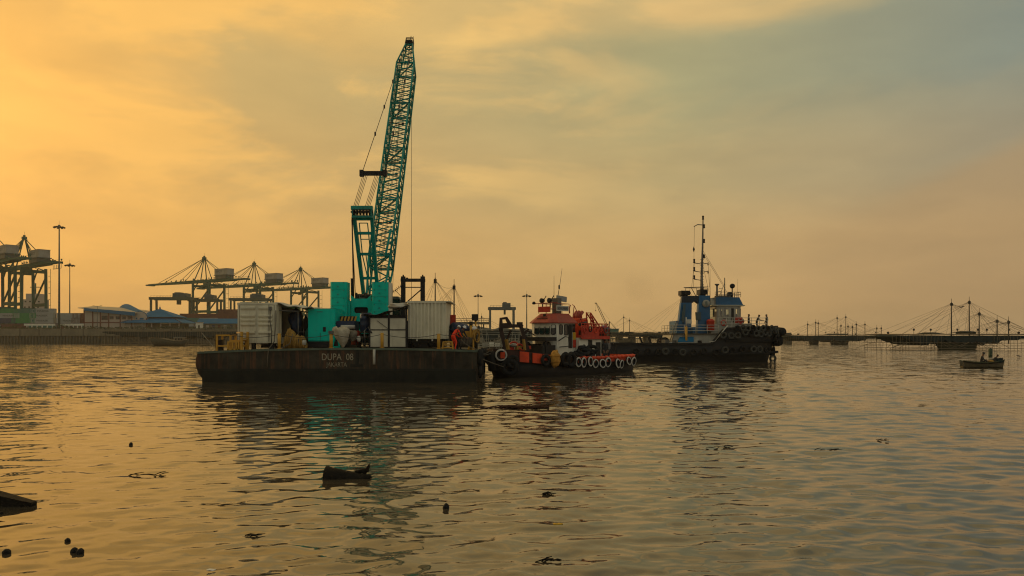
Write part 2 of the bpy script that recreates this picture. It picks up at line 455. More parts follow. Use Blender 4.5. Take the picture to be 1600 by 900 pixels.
def text(name, body, size, m_, parent, loc, rot, extr=0.004, world=True, align='LEFT', xs=1.0):
    cu = bpy.data.curves.new(name, 'FONT')
    cu.body = body; cu.size = size; cu.extrude = extr; cu.align_x = align; cu.align_y = 'BOTTOM_BASELINE'; cu.resolution_u = 3
    cu.materials.append(m_)
    tmp = bpy.data.objects.new(name, cu)
    me = bpy.data.meshes.new_from_object(tmp)
    bpy.data.objects.remove(tmp)
    o = bpy.data.objects.new(name, me); C.objects.link(o)
    off = Vector(ORG.get(parent.name, (0, 0, 0))) if world else Vector((0, 0, 0))
    o.location = Vector(loc) - off; o.rotation_euler = rot; o.scale = (xs, 1, 1)
    o.parent = parent
    return o


def sag(a, b, s, n=12):
    a, b = Vector(a), Vector(b)
    return [a.lerp(b, i / n) - Vector((0, 0, s * 4 * (i / n) * (1 - i / n))) for i in range(n + 1)]


def rail(mb, pts, h, r=0.025, rails=2, spacing=1.2):
    """Handrail along base points."""
    for a, b in zip(pts[:-1], pts[1:]):
        a, b = Vector(a), Vector(b); n = max(1, round((b - a).length / spacing))
        for i in range(n + 1):
            p = a.lerp(b, i / n); mb.tube([p, p + Vector((0, 0, h))], r, 5)
        for k in range(rails):
            z = Vector((0, 0, h * (k + 1) / rails)); mb.tube([a + z, b + z], r, 5)


def rounded(w, h, r, n=3):
    out = []
    for cx, cy, a0 in ((w / 2 - r, h / 2 - r, 0), (-w / 2 + r, h / 2 - r, 90), (-w / 2 + r, -h / 2 + r, 180), (w / 2 - r, -h / 2 + r, 270)):
        for i in range(n + 1):
            a = R(a0 + 90 * i / n); out.append((cx + r * math.cos(a), cy + r * math.sin(a)))
    return out


def window(parent, c, nrm, w, h, r=0.08, fm=None, gm=None, world=False, t=0.05, lean=0.0):
    """A framed window: proud rounded frame with a recessed pane."""
    nrm = Vector(nrm).normalized(); up = Vector((0, 0, 1)); up = (up - nrm * up.dot(nrm)).normalized()
    rt = up.cross(nrm); c = Vector(c)
    outer = rounded(w, h, r); inner = rounded(w - 2 * t, h - 2 * t, max(0.02, r - t))
    mb = MB(); n = len(outer)
    P = lambda q, d: c + rt * q[0] + up * q[1] + nrm * d
    vs = [P(q, -0.02) for q in outer] + [P(q, 0.035) for q in outer] + [P(q, 0.035) for q in inner] + [P(q, -0.02) for q in inner]
    fs = []
    for a, b in ((0, 1), (1, 2), (2, 3)):
        fs += [(a * n + i, a * n + (i + 1) % n, b * n + (i + 1) % n, b * n + i) for i in range(n)]
    mb.add(vs, fs)
    fr = mb.build('window', fm or M['black'], parent, world)
    mg = MB(); mg.add([P(q, 0.008) for q in inner], [tuple(range(n))])
    mg.build('pane', gm or M['glass'], fr, world)
    return fr


def tyre(parent, c, ax, ro, painted=False, world=False, name='tyre_fender', m_=None):
    mb = MB(); mb.torus(c, ax, ro * 0.72, ro * 0.28, 18, 8, 0.85)
    t = mb.build(name, m_ or M['rubber'], parent, world)
    if painted:
        ax = Vector(ax).normalized()
        q = MB(); q.torus(Vector(c) + ax * ro * 0.13, ax, ro * 0.80, ro * 0.17, 18, 6, 0.75)
        q.build('painted_ring', M['tyre_paint'], t, world)
    return t


# ------------------------------------------------------------------ water


def build_water():
    rng = np.random.default_rng(5)
    r = [0.8]
    while r[-1] < 2450:
        x = r[-1]
        r.append(x + max(0.030, x * (0.0034 + 0.010 * min(1, max(0, (x - 120) / 300)))) if x > 6 else x + 0.4)
    r = np.array(r)
    a = np.concatenate([np.linspace(-48, 48, 620), np.linspace(48, 312, 50)[1:-1]])
    a = np.radians(a)
    RR, AA = np.meshgrid(r, a, indexing='ij')
    X, Y = RR * np.sin(AA), RR * np.cos(AA)
    step = np.gradient(r)[:, None] * np.ones_like(X)
    # patches that are calmer or choppier, as wind and shelter leave them
    calm = 0.5 + 0.5 * np.tanh(1.5 * (np.sin(X * 0.11 + 0.6 * np.sin(Y * 0.09)) + 0.8 * np.sin(Y * 0.17 - X * 0.05 + 1.0)) * 0.7)
    side = 1 / (1 + np.exp(-(X + 2.0) / 4.0))
    amp = (0.45 + 0.40 * calm) * (0.85 + 0.60 * side)
    Z = np.zeros_like(X)
    nw = 110
    lam = 0.13 * (1.2 / 0.13) ** rng.random(nw)
    th = R(100) + rng.normal(0, 0.55, nw)               # mostly towards the camera, so the crests run across the picture
    ph = rng.random(nw) * 2 * PI
    for l, t, p in zip(lam, th, ph):
        k = 2 * PI / l
        s = 0.0158 * (1.0 if l > 0.35 else 0.8)
        fade = np.clip((l / step - 3.0) / 4.0, 0, 1)
        q = k * (X * math.cos(t) + Y * math.sin(t)) + p
        # wandering phase breaks up the straight crests
        q = q + 0.9 * np.sin(X * 0.45 + Y * 0.21 + p * 3) + 0.7 * np.sin(Y * 0.33 - X * 0.27 + p * 5)
        Z += fade * (s / k) * np.sin(q)
    Z = amp * (Z + 3.0 * np.abs(Z) * Z)
    Z[RR > 400] = 0
    nr, na = X.shape
    v = np.stack([X, Y, Z], -1).reshape(-1, 3)
    v = np.vstack([v, [[0, 0, 0]]])
    i, j = np.meshgrid(np.arange(nr - 1), np.arange(na), indexing='ij')
    j2 = (j + 1) % na
    quads = np.stack([i * na + j, i * na + j2, (i + 1) * na + j2, (i + 1) * na + j], -1).reshape(-1, 4)
    jj = np.arange(na); tris = np.stack([np.full(na, nr * na), (jj + 1) % na, jj], -1)
    me = bpy.data.meshes.new('water')
    me.vertices.add(len(v)); me.vertices.foreach_set('co', v.astype(np.float32).ravel())
    loops = np.concatenate([quads[:, ::-1].ravel(), tris[:, ::-1].ravel()])
    starts = np.concatenate([np.arange(len(quads)) * 4, len(quads) * 4 + np.arange(na) * 3])
    me.loops.add(len(loops)); me.loops.foreach_set('vertex_index', loops.astype(np.int32))
    me.polygons.add(len(starts)); me.polygons.foreach_set('loop_start', starts.astype(np.int32))
    me.polygons.foreach_set('use_smooth', np.ones(len(starts), bool))
    me.update(calc_edges=True); me.validate()
    if me.polygons[0].normal.z < 0: me.flip_normals()
    # share of the chop the mesh is too coarse to carry, left to the surface relief
    fine = np.append((0.20 + 0.80 * np.clip((RR - 24) / 60, 0, 1)).ravel(), 0.2).astype(np.float32)
    at_ = me.attributes.new('fine_chop', 'FLOAT', 'POINT'); at_.data.foreach_set('value', fine)
    mt = bpy.data.materials.new('harbour_water'); mt.use_nodes = True
    nt = mt.node_tree; N, L = nt.nodes.new, nt.links.new
    b = nt.nodes['Principled BSDF']
    b.inputs['Base Color'].default_value = (0.060, 0.048, 0.030, 1)
    b.inputs['Roughness'].default_value = 0.045
    b.inputs['IOR'].default_value = 2.0
    b.inputs['Specular Tint'].default_value = (1.0, 0.99, 0.97, 1)
    tc = N('ShaderNodeTexCoord'); geo = N('ShaderNodeNewGeometry')
    nrm = geo.outputs['Normal']
    fa = N('ShaderNodeAttribute'); fa.attribute_name = 'fine_chop'
    # small ripples as tilted facets of the surface, two sizes; they never average away with distance
    for (sx, sy, scl, det, ax_, ay_) in ((0.45, 1.0, 1.3, 3, 0.40, 0.80), (0.5, 1.0, 6.0, 2, 0.16, 0.26)):
        mp = N('ShaderNodeMapping'); L(tc.outputs['Object'], mp.inputs[0]); mp.inputs['Scale'].default_value = (sx, sy, 1); mp.inputs['Rotation'].default_value = (0, 0, R(-7))
        n = N('ShaderNodeTexNoise'); L(mp.outputs[0], n.inputs['Vector']); n.inputs['Scale'].default_value = scl; n.inputs['Detail'].default_value = det
        n.inputs['Distortion'].default_value = 0.3
        sb_ = N('ShaderNodeVectorMath'); sb_.operation = 'SUBTRACT'; L(n.outputs['Color'], sb_.inputs[0]); sb_.inputs[1].default_value = (0.5, 0.5, 0.5)
        ml = N('ShaderNodeVectorMath'); ml.operation = 'MULTIPLY'; L(sb_.outputs[0], ml.inputs[0]); ml.inputs[1].default_value = (ax_, ay_, 0)
        sf = N('ShaderNodeVectorMath'); sf.operation = 'SCALE'; L(ml.outputs[0], sf.inputs[0]); L(fa.outputs['Fac'], sf.inputs['Scale'])
        ad = N('ShaderNodeVectorMath'); ad.operation = 'ADD'; L(nrm, ad.inputs[0]); L(sf.outputs[0], ad.inputs[1])
        nrm = ad.outputs[0]
    no_ = N('ShaderNodeVectorMath'); no_.operation = 'NORMALIZE'; L(nrm, no_.inputs[0])
    L(no_.outputs[0], b.inputs['Normal'])
    me.materials.append(mt)
    o = bpy.data.objects.new('water', me); C.objects.link(o)
    tag(o, 'rippled harbour water reflecting the golden sky', None, None, 'structure')


build_water()

# ------------------------------------------------------------------ the barge
BX0, BX1, BY0, BY1, DK = -20.25, -2.27, 48.0, 64.0, 2.17

def dk(x, D=DK):
    """Height of the crowned deck across the barge."""
    return D - 0.20 * min(1.2, abs((x + 10.2) / 9.2)) ** 2.2


XS = [BX0 + (BX1 - BX0) * i / 24 for i in range(25)]
barge = thing('work_barge', 'long rust-stained flat work barge carrying the teal crane', 'barge', (-11.2, 56, 0))
# hull: cross-section across the width, knuckled at the bottom; near plate built above a raked lower strake
def barge_ring(y, top, low_in):
    return [(BX0, y, dk(BX0) + top - DK), (BX0 - 0.12, y, 1.55), (BX0 - 0.14, y, 1.1), (BX0 + 0.05, y, 0.55), (BX0 + 0.42, y, 0.05), (BX0 + 0.9, y, -0.5),
            (BX1 - 0.12, y, -0.5), (BX1 - 0.03, y, 0.7), (BX1, y, 0.8)] + [(x, y, dk(x) + top - DK) for x in XS[:0:-1]]
mb = MB()
rings = [barge_ring(BY0, DK - 0.1, 0), barge_ring(BY0 + 0.02, DK, 0), barge_ring(BY1, DK, 0)]
mb.loft(rings)
mb.build('hull', M['hull'], barge)
# lower strake set back under the knuckle; its shade is put into the dark wet colour
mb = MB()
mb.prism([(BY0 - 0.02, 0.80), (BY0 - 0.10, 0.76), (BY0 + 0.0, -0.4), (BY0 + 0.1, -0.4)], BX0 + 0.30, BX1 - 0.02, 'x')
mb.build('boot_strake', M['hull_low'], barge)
mb = MB()
mb.loft([[(x, BY0 - 0.07, dk(x) - 0.10), (x, BY0 + 0.12, dk(x) - 0.10), (x, BY0 + 0.12, dk(x) + 0.035), (x, BY0 - 0.07, dk(x) + 0.035)] for x in XS])
mb.build('gunwale', M['gunwale'], barge)
for xa, xb in ((BX0 - 0.04, BX0 + 0.14), (BX1 - 0.12, BX1 + 0.05)):
    mb = MB(); z = dk(xa); mb.bx(xa, xb, BY0 + 0.125, BY1, z - 0.10, z + 0.035); mb.build('gunwale', M['gunwale'], barge)
mb = MB()
mb.loft([[(x, BY0 + 0.13, dk(x) - 0.05), (x, BY1 - 0.1, dk(x) - 0.05), (x, BY1 - 0.1, dk(x) + 0.012), (x, BY0 + 0.13, dk(x) + 0.012)] for x in XS if BX0 + 0.15 < x < BX1 - 0.14])
mb.build('deck_plating', M['deck'], barge)
# weld seams and stiffeners that show on the near plate
x = BX0 + 1.5
rnd = random.Random(3)
while x < BX1 - 0.5:
    mb = MB(); mb.bx(x - 0.03, x + 0.03, BY0 - 0.018, BY0 + 0.01, 0.84, dk(x) - 0.11)
    mb.build('plate_seam', M['hull'], barge)
    x += rnd.uniform(1.35, 1.75)
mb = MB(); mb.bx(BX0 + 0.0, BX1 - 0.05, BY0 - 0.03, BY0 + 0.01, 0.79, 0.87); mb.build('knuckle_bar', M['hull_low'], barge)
# draught step and anchor recess on the near plate
mb = MB(); mb.bx(-10.08, -9.88, BY0 - 0.05, BY0 + 0.01, 1.0, DK - 0.1); mb.bx(-10.4, -9.6, BY0 - 0.06, BY0 + 0.005, 0.98, 1.16)
mb.build('ladder_step', M['hull_low'], barge)
mb = MB(); mb.tube([(-8.86, BY0 - 0.13, 2.12), (-8.86, BY0 - 0.13, 1.15)], 0.085, 10); mb.tube([(-8.86, BY0 - 0.13, 2.06), (-8.86, BY0 + 0.5, 2.14)], 0.06, 8)
mb.build('drain_pipe', M['tarp_white'], barge)
text('lettering', 'DUPA  08', 0.62, M['letter_worn'], barge, (-12.28, BY0 - 0.02, 1.42), (R(90), 0, 0), 0.006, xs=0.80)
text('lettering', 'JAKARTA', 0.40, M['letter_worn2'], barge, (-11.95, BY0 - 0.02, 1.0), (R(90), 0, 0), 0.006, xs=0.80)
for (yy, zz, ro) in ((48.5, 1.55, 0.62), (50.0, 1.5, 0.6), (52.0, 1.6, 0.6), (54.3, 1.5, 0.6), (57.0, 1.55, 0.6), (60.0, 1.5, 0.6)):
    tyre(barge, (BX1 + 0.2, yy, zz), (1, 0, 0), ro, world=True)
for (yy, zz, ro) in ((48.5, 0.72, 0.5), (51.0, 0.75, 0.5), (54.3, 0.7, 0.5)):
    tyre(barge, (BX1 + 0.2, yy, zz), (1, 0, 0), ro, world=True)
# yellow guard posts along the near edge with the sagging line
for i, px in enumerate((436.5, 517.5, 597.0, 685.5)):
    X = (px - 800) * 48.35 / F
    mb = MB(); z = dk(X); mb.cyl((X, 48.35, z), (X, 48.35, z + 1.02), 0.105, n=10); mb.cyl((X, 48.35, z), (X, 48.35, z + 0.05), 0.17, n=10)
    po = mb.build('guard_post', M['yellow'], barge)
    if i == 1:
        q = MB(); q.box((X + 0.0, 48.3, dk(X) + 1.05), (0.3, 0.2, 0.2)); q.build('lamp_box', M['steel'], po)
px0 = [(-18.5, 48.4, DK + 0.95)] + [((p - 800) * 48.35 / F, 48.33, DK + 0.92) for p in (436.5, 517.5, 597.0, 685.5)] + [(-3.0, 48.6, DK + 1.3)]
mb = MB()
for a, b in zip(px0[:-1], px0[1:]): mb.tube(sag(a, b, 0.22), 0.018, 5)
mb.build('guard_line', M['wire'], barge)
DK0, DK = DK, dk(-18.7)
# yellow bollards and rail frames at the left end
mb = MB(); mb.bx(-19.75, -19.35, 49.6, 50.0, DK, DK + 0.68); mb.bx(-19.82, -19.28, 49.53, 50.07, DK + 0.68, DK + 0.74)
mb.build('mooring_bollard', M['black'], barge)
for (x0, x1, y0, h) in ((-19.45, -18.55, 49.1, 1.05), (-18.35, -17.75, 48.8, 0.7)):
    mb = MB()
    for x in (x0, x1):
        for y in (y0, y0 + 0.9):
            mb.bar((x, y, DK), (x, y, DK + h), 0.11)
    for z in (0.32, h - 0.03):
        mb.bar((x0 - 0.05, y0, DK + z), (x1 + 0.05, y0, DK + z), 0.10); mb.bar((x0, y0 + 0.9, DK + z), (x1, y0 + 0.9, DK + z), 0.10)
        mb.bar((x0, y0, DK + z), (x0, y0 + 0.9, DK + z), 0.10); mb.bar((x1, y0, DK + z), (x1, y0 + 0.9, DK + z), 0.10)
    mb.build('yellow_rail_frame', M['yellow'], barge)
mb = MB()
mb.bx(-18.55, -17.75, 48.5, 49.0, DK + 0.05, DK + 0.12); mb.bx(-18.55, -17.75, 48.5, 49.0, DK + 0.55, DK + 0.62)
for x in (-18.5, -18.2, -17.95, -17.8): mb.bx(x - 0.05, x + 0.05, 48.5, 48.6, DK, DK + 0.55)
mb.bar((-17.6, 48.5, DK), (-17.6, 48.5, DK + 1.25), 0.14); mb.bar((-17.6, 49.6, DK), (-17.6, 49.6, DK + 1.25), 0.14)
mb.bar((-18.3, 49.6, DK + 1.2), (-17.55, 48.5, DK + 1.2), 0.10); mb.bar((-17.6, 48.5, DK + 0.8), (-17.6, 49.6, DK + 0.8), 0.1)
mb.build('fairlead_frame', M['yellow'], barge)
DK = dk(-3.2)
# steel gear at the right corner: winch with its yellow frame
win = thing('deck_winch', 'yellow-framed deck winch with rope at the right end of the barge', 'winch', (-2.95, 50.0, DK))
mb = MB()
mb.box((-3.15, 50.4, DK + 0.95), (1.15, 0.5, 0.62)); mb.build('motor_housing', M['yellow'], win)
mb = MB(); mb.lathe((-3.0, 49.7, DK + 0.5), [(0.5, -0.7), (0.5, -0.62), (0.3, -0.6), (0.3, 0.6), (0.5, 0.62), (0.5, 0.7)], 18, 'x'); mb.build('drum', M['black'], win)
mb = MB()
for k in range(12): mb.torus((-3.55 + 0.1 * k, 49.7, DK + 0.5), (1, 0, 0.05), 0.33, 0.05, 14, 5)
mb.build('rope_coil', M['rope'], win)
mb = MB()
mb.bar((-2.55, 49.3, DK), (-2.55, 49.3, DK + 1.3), 0.1); mb.bar((-2.45, 50.4, DK), (-2.45, 50.4, DK + 1.6), 0.12)
mb.bar((-2.55, 49.3, DK + 1.3), (-2.45, 50.4, DK + 1.6), 0.09); mb.bar((-2.9, 49.4, DK), (-2.45, 50.2, DK + 1.5), 0.1); mb.bar((-2.4, 49.6, DK + .2), (-2.4, 49.7, DK + 1.5), 0.13)
mb.build('frame', M['yellow'], win)
mb = MB(); mb.blob((-2.5, 49.4, DK + 1.42), (0.17, 0.17, 0.15), 4, 0.1); mb.build('float_ball', M['helmet'], win)
mb = MB(); mb.torus((-2.35, 49.35, DK + 0.95), (0.9, -0.5, 0), 0.3, 0.05, 16, 6); mb.torus((-2.33, 49.3, DK + 0.85), (0.9, -0.45, 0.1), 0.34, 0.045, 16, 6); mb.torus((-2.36, 49.38, DK + 1.0), (0.8, -0.5, -0.1), 0.37, 0.04, 16, 6)
mb.build('hose_coil', M['ochre'], win)
for (px, y0, top, m1, nm, lb) in ((736, 49.6, 3.75, 'yellow', 'deck_pole', 'shorter yellow pole with dark cap standing by the barge winch'), (743.2, 49.9, 4.05, 'yellow', 'lamp_pole', 'taller pole carrying a dark square lamp at the barge corner')):
    X = (px - 800) * y0 / F
    t = thing(nm, lb, 'pole', (X, y0, DK), group='poles at the barge corner')
    mb = MB(); mb.cyl((X, y0, DK), (X, y0, top), 0.075 if nm == 'deck_pole' else 0.055, n=8); mb.build('pole', M[m1], t)
    mb = MB()
    if nm == 'deck_pole': mb.cyl((X, y0, top - 0.05), (X, y0, top + 0.2), 0.12, n=10)
    else: mb.box((X - 0.05, y0, top + 0.18), (0.42, 0.3, 0.42), b=0.05); mb.cyl((X, y0, top - 0.1), (X, y0, top), 0.09, n=8)
    mb.build('lamp_head', M['black'], t)
# yellow open stool by the workers
st = thing('step_stool', 'low yellow slatted step stool beside the red-suited workers', 'stool', (-4.2, 48.75, DK))
x0, x1, yn, yf = -4.55, -3.83, 48.5, 48.95
mb = MB()
for sx, xb in ((1, x0), (-1, x1)):
    for y in (yn, yf): mb.bar((xb, y, DK), (xb + 0.07 * sx, y, DK + 0.52), 0.085)
mb.build('legs', M['yellow'], st)
mb = MB(); mb.bx(x0 + 0.04, x1 - 0.04, yn - 0.03, yf + 0.03, DK + 0.5, DK + 0.57); mb.build('tread', M['yellow'], st)
mb = MB(); mb.bx(x0 + 0.02, x1 - 0.02, yn - 0.01, yn + 0.03, DK + 0.12, DK + 0.2); mb.bx(x0 + 0.05, x1 - 0.05, yn + 0.0, yn + 0.03, DK + 0.30, DK + 0.36)
for k in range(7): mb.bx(x0 + 0.14 + k * 0.075, x0 + 0.17 + k * 0.075, yn + 0.0, yn + 0.03, DK + 0.36, DK + 0.5)
mb.build('lattice_side', M['yellow'], st)

DK = DK0
# ------------------------------------------------------------------ left container office with awning
def ribs_x(mb, x0, x1, y, z0, z1, n, dep, sgn=-1, w=0.55):
    """Vertical corrugations proud of a wall that faces -Y."""
    p = (x1 - x0) / n
    for i in range(n):
        c = x0 + (i + 0.5) * p; h = p * w / 2
        mb.prism([(c - h, y), (c - h * 0.6, y + sgn * dep), (c + h * 0.6, y + sgn * dep), (c + h, y)], z0, z1, 'z')
    return mb

def container_frame(mb, x0, x1, y0, y1, z0, z1, t=0.12):
    for x in (x0, x1 - t):
        for y in (y0, y1 - t): mb.bx(x, x + t, y, y + t, z0, z1)
    for z in (z0, z1 - t):
        for y in (y0 + 0.002, y1 - t - 0.002): mb.bx(x0 + t, x1 - t, y, y + t, z, z + t)
        for x in (x0 + 0.002, x1 - t - 0.002): mb.bx(x, x + t, y0 + t, y1 - t, z, z + t)
    for x in (x0 - 0.02, x1 - 0.16):
        for y in (y0 - 0.02, y1 - 0.16):
            for z in (z0 - 0.02, z1 - 0.14): mb.bx(x, x + 0.18, y, y + 0.18, z, z + 0.16)
    return mb

LX0, LX1, LY0, LY1, LZ0, LZ1 = -18.42, -15.82, 50.0, 55.8, 2.52, 5.20
lc = thing('container_office', 'grey-white shipping container with ribbed end doors at the left end of the barge', 'container', (-17.1, 53, LZ0), group='site containers on the barge')
container_frame(MB(), LX0, LX1, LY0, LY1, LZ0, LZ1, 0.11).build('frame', M['white'], lc)
mb = MB(); mb.bx(LX0 + 0.04, LX1 - 0.04, LY0 + 0.09, LY1 - 0.05, LZ0 + 0.03, LZ1 - 0.03); mb.build('body', M['white'], lc)
for k in range(2):
    xa = LX0 + 0.14 + k * 1.17; xb = xa + 1.13
    mb = MB(); mb.bx(xa, xb, LY0 + 0.035, LY0 + 0.085, LZ0 + 0.13, LZ1 - 0.13)
    dr = mb.build('door', M['white'], lc)
    # five pressed ribs on each leaf, spaced as in the picture
    for (za, zb) in ((4.86, 4.96), (4.33, 4.43), (4.05, 4.15), (3.77, 3.87), (3.22, 3.32)):
        q = MB(); q.prism([(LY0 + 0.036, za - 0.16), (LY0 - 0.07, za - 0.03), (LY0 - 0.07, zb - 0.02), (LY0 + 0.036, zb)], xa + 0.1, xb - 0.1, 'x'); q.build('pressed_rib', M['white'], dr)
mb = MB(); mb.tube([(-16.2, LY0 - 0.06, 4.8), (-16.22, LY0 - 0.08, 4.0), (-16.1, LY0 - 0.08, 3.3), (-16.12, LY0 - 0.1, 2.5)], 0.03, 6); mb.tube([(-16.3, LY0 - 0.05, 2.6), (-16.3, LY0 - 0.05, 5.1)], 0.022, 6)
mb.build('lock_rod', M['steel'], lc)
mb = MB(); mb.bx(-16.32, -16.1, LY0 - 0.1, LY0 - 0.01, 4.72, 4.95); mb.build('junction_box', M['steel'], lc)
mb = MB()
for i in range(11):
    y = LY0 + 0.4 + i * 0.5
    if 1.1 < y - LY0 < 4.6: continue
    mb.bx(LX1 - 0.04, LX1 + 0.015, y, y + 0.25, LZ0 + 0.12, LZ1 - 0.12)
mb.build('side_rib', M['white'], lc)
mb = MB(); mb.bx(LX1 - 0.05, LX1 - 0.01, LY0 + 1.2, LY0 + 4.8, LZ0 + 0.4, LZ1 - 0.25); mb.build('opening_shade_sheet', M['black'], lc)  # black sheet on the closed wall, stands for the shade inside an opening
mb = MB()
for x in (LX0 + 0.5, LX0 + 1.0, LX1 - 0.35):
    for y in (LY0 + 0.25, LY1 - 0.5): mb.bx(x - 0.12, x + 0.12, y - 0.12, y + 0.12, DK - 0.2, LZ0 - 0.02)
mb.bx(LX0 + 0.9, LX1 - 0.5, LY0 + 2, LY1 - 1, DK, LZ0 - 0.1)
mb.build('support_block', M['black'], lc)
mb = MB(); mb.bx(LX0 + 0.1, LX1 - 0.1, LY0 + 0.1, LY1 - 0.1, LZ1 + 0.0, LZ1 + 0.03)
mb.tube([(LX0 + 0.1, LY0 + 0.2, LZ1 + 0.05), (LX0 + 1.9, LY0 + 0.2, LZ1 + 0.1)], 0.03, 5)
mb.build('roof_skin', M['white'], lc)
# awning lashed from the container roof over the work area
aw = MB(); nx, ny = 12, 9; vs = []
for j in range(ny + 1):
    for i in range(nx + 1):
        u, v = i / nx, j / ny
        x = LX1 - 0.15 + u * 2.45; y = LY0 + 0.25 + v * 5.2
        z = LZ1 + 0.06 - 0.42 * u ** 1.3 + 0.10 * math.sin(v * 9 + u * 2) * u - 0.16 * math.sin(u * PI) * (0.5 + 0.5 * math.cos(v * 12)) + 0.05 * math.sin(u * 14 + v * 5)
        vs.append((x, y, z))
fs = [(j * (nx + 1) + i, j * (nx + 1) + i + 1, (j + 1) * (nx + 1) + i + 1, (j + 1) * (nx + 1) + i) for j in range(ny) for i in range(nx)]
aw.add(vs, fs, True)
o = aw.build('awning', M['tarp_white']); so = o.modifiers.new('thick', 'SOLIDIFY'); so.thickness = 0.03
tag(o, 'pale sagging tarpaulin awning running off the left container roof', 'awning')
t = thing('awning_support', 'thin steel poles holding up the pale awning', 'frame', (-14.2, 52, DK))
for (x, y) in ((-14.55, 50.7), (-13.75, 51.4), (-14.5, 54.5), (-13.6, 55.0)):
    mb = MB(); mb.cyl((x, y, DK), (x, y, 4.72), 0.045, n=7); mb.build('pole', M['steel'], t)
mb = MB(); mb.bar((-15.85, 50.6, 4.72), (-14.55, 50.7, 4.66), 0.07); mb.bar((-14.55, 50.7, 4.68), (-14.5, 54.5, 4.66), 0.07); mb.build('beam', M['steel'], t)

# stores under the awning
t = thing('blue_tarp_bundle', 'dark blue tarpaulin hung over stores beside the left container', 'tarpaulin', (-15.1, 52.2, DK + 1))
mb = MB(); mb.blob((-15.15, 52.4, DK + 1.75), (0.5, 0.8, 0.85), 3, 0.35); mb.build('tarp', M['navy'], t)
mb = MB(); mb.blob((-15.1, 52.5, DK + 0.6), (0.5, 0.8, 0.75), 13, 0.25); mb.build('wrapped_crate', M['black'], t)
t = thing('gas_bottles', 'dark upright gas bottles strapped together under the awning', 'gas bottle', (-14.4, 52.2, DK))
for (x, y, h) in ((-14.75, 52.1, 2.05), (-14.45, 52.2, 2.3), (-14.15, 52.4, 1.75), (-13.95, 52.1, 1.6), (-14.5, 52.6, 2.2)):
    mb = MB(); mb.lathe((x, y, DK), [(0.15, 0), (0.15, h - 0.35), (0.12, h - 0.2), (0.05, h - 0.1), (0.05, h)], 10); mb.build('bottle', M['black'], t)
mb = MB(); mb.bar((-14.95, 51.92, DK + 1.1), (-13.8, 51.92, DK + 1.1), 0.05); mb.build('strap', M['steel'], t)
def draped(xa, xb, y0, dep, prof, seed):
    """A canvas sheet thrown over stores: ridge heights in prof, pleated front."""
    mb_ = MB(); rings = []; n = 36
    for k in range(n + 1):
        u = k / n; q = u * (len(prof) - 1); i = min(int(q), len(prof) - 2); f_ = q - i; f_ = f_ * f_ * (3 - 2 * f_)
        h = prof[i] * (1 - f_) + prof[i + 1] * f_ + .05 * noise.noise(Vector((u * 14, seed, 0)))
        ple = .06 * math.sin(u * 41 + seed + 2 * noise.noise(Vector((u * 7, 1, seed)))); x = xa + (xb - xa) * u; z = DK - .06
        sh = .5 * noise.noise(Vector((u * 5, 2.0, seed)))
        rings.append([(x + .05 * sh, y0 - .10 + ple * 1.5, z), (x, y0 + ple, z + h * .5), (x - .05 * sh, y0 + .10 + ple * .5, z + h * .86), (x, y0 + .28 + .1 * sh, z + h), (x, y0 + dep * .7, z + h * .9), (x, y0 + dep, z)])
    return mb_.loft(rings, True, True)
o = draped(-15.42, -14.6, 50.05, .9, [.3, 1.05, 1.36, 1.42, 1.30, 1.22, .8], 2).build('sheeted_heap', M['ochre']); single(o, 'tall ochre sheeted heap in front of the blue tarpaulin', 'heap', 'ochre sheeted heaps')
o = draped(-14.75, -13.86, 49.95, .8, [.5, .92, .98, .86, .9, .84, .4], 7).build('sheeted_heap', M['ochre']); single(o, 'lower ochre sheeted heap left of the green generator', 'heap', 'ochre sheeted heaps')
t = thing('green_tank', 'round green tank half hidden left of the teal generator', 'tank', (-13.95, 52.0, DK))
mb = MB(); mb.lathe((-13.75, 52.2, DK + 0.95), [(0.2, -0.72), (0.55, -0.62), (0.62, -0.5), (0.62, 0.5), (0.55, 0.62), (0.2, 0.72)], 20, 'y'); mb.build('shell', mat('dark_green_tank_paint', (0.012, 0.13, 0.085), 0.45), t)
mb = MB(); mb.bx(-14.2, -13.3, 51.7, 51.9, DK, DK + 0.5); mb.bx(-14.2, -13.3, 52.5, 52.7, DK, DK + 0.5); mb.build('cradle', M['black'], t)
t = thing('drain_valve_stand', 'small pale pipe stand at the foot of the teal generator', 'pipe', (-14.1, 50.3, DK))
mb = MB(); mb.tube([(-14.35, 50.0, DK), (-14.35, 50.0, DK + 0.6), (-14.0, 50.0, DK + 0.6), (-14.0, 50.0, DK + 0.3)], 0.035, 6); mb.build('pipe', M['steel'], t)
mb = MB(); mb.lathe((-13.95, 50.0, DK + 0.2), [(0.14, 0), (0.14, 0.28), (0.08, 0.33)], 10); mb.build('pot', M['tarp_white'], t)

# ------------------------------------------------------------------ generator
gx0, gx1, gy0, gy1, gz0, gz1 = -13.98, -12.12, 51.0, 56.0, 2.62, 4.83
gen = thing('generator_set', 'boxy teal generator cabinet on a black skid at the barge edge', 'generator', (-13.0, 53.5, DK))
mb = MB(); mb.box(((gx0 + gx1) / 2, (gy0 + gy1) / 2, (gz0 + gz1) / 2), (gx1 - gx0, gy1 - gy0, gz1 - gz0), b=0.06); mb.build('cabinet', M['teal'], gen)
mb = MB(); mb.bx(gx0 + 0.1, gx1 - 0.1, gy0 + 0.12, gy1 - 0.12, gz1, gz1 + 0.05); mb.lathe((-12.4, 55.2, gz1 + 0.05), [(0.12, 0), (0.12, 0.25)], 10); mb.build('roof_cap', M['teal_dark'], gen)
mb = MB(); mb.bx(gx0 + 0.03, gx1 - 0.03, gy0 + 0.05, gy1 - 0.05, DK + 0.03, gz0 - 0.01); mb.build('skid', M['black'], gen)
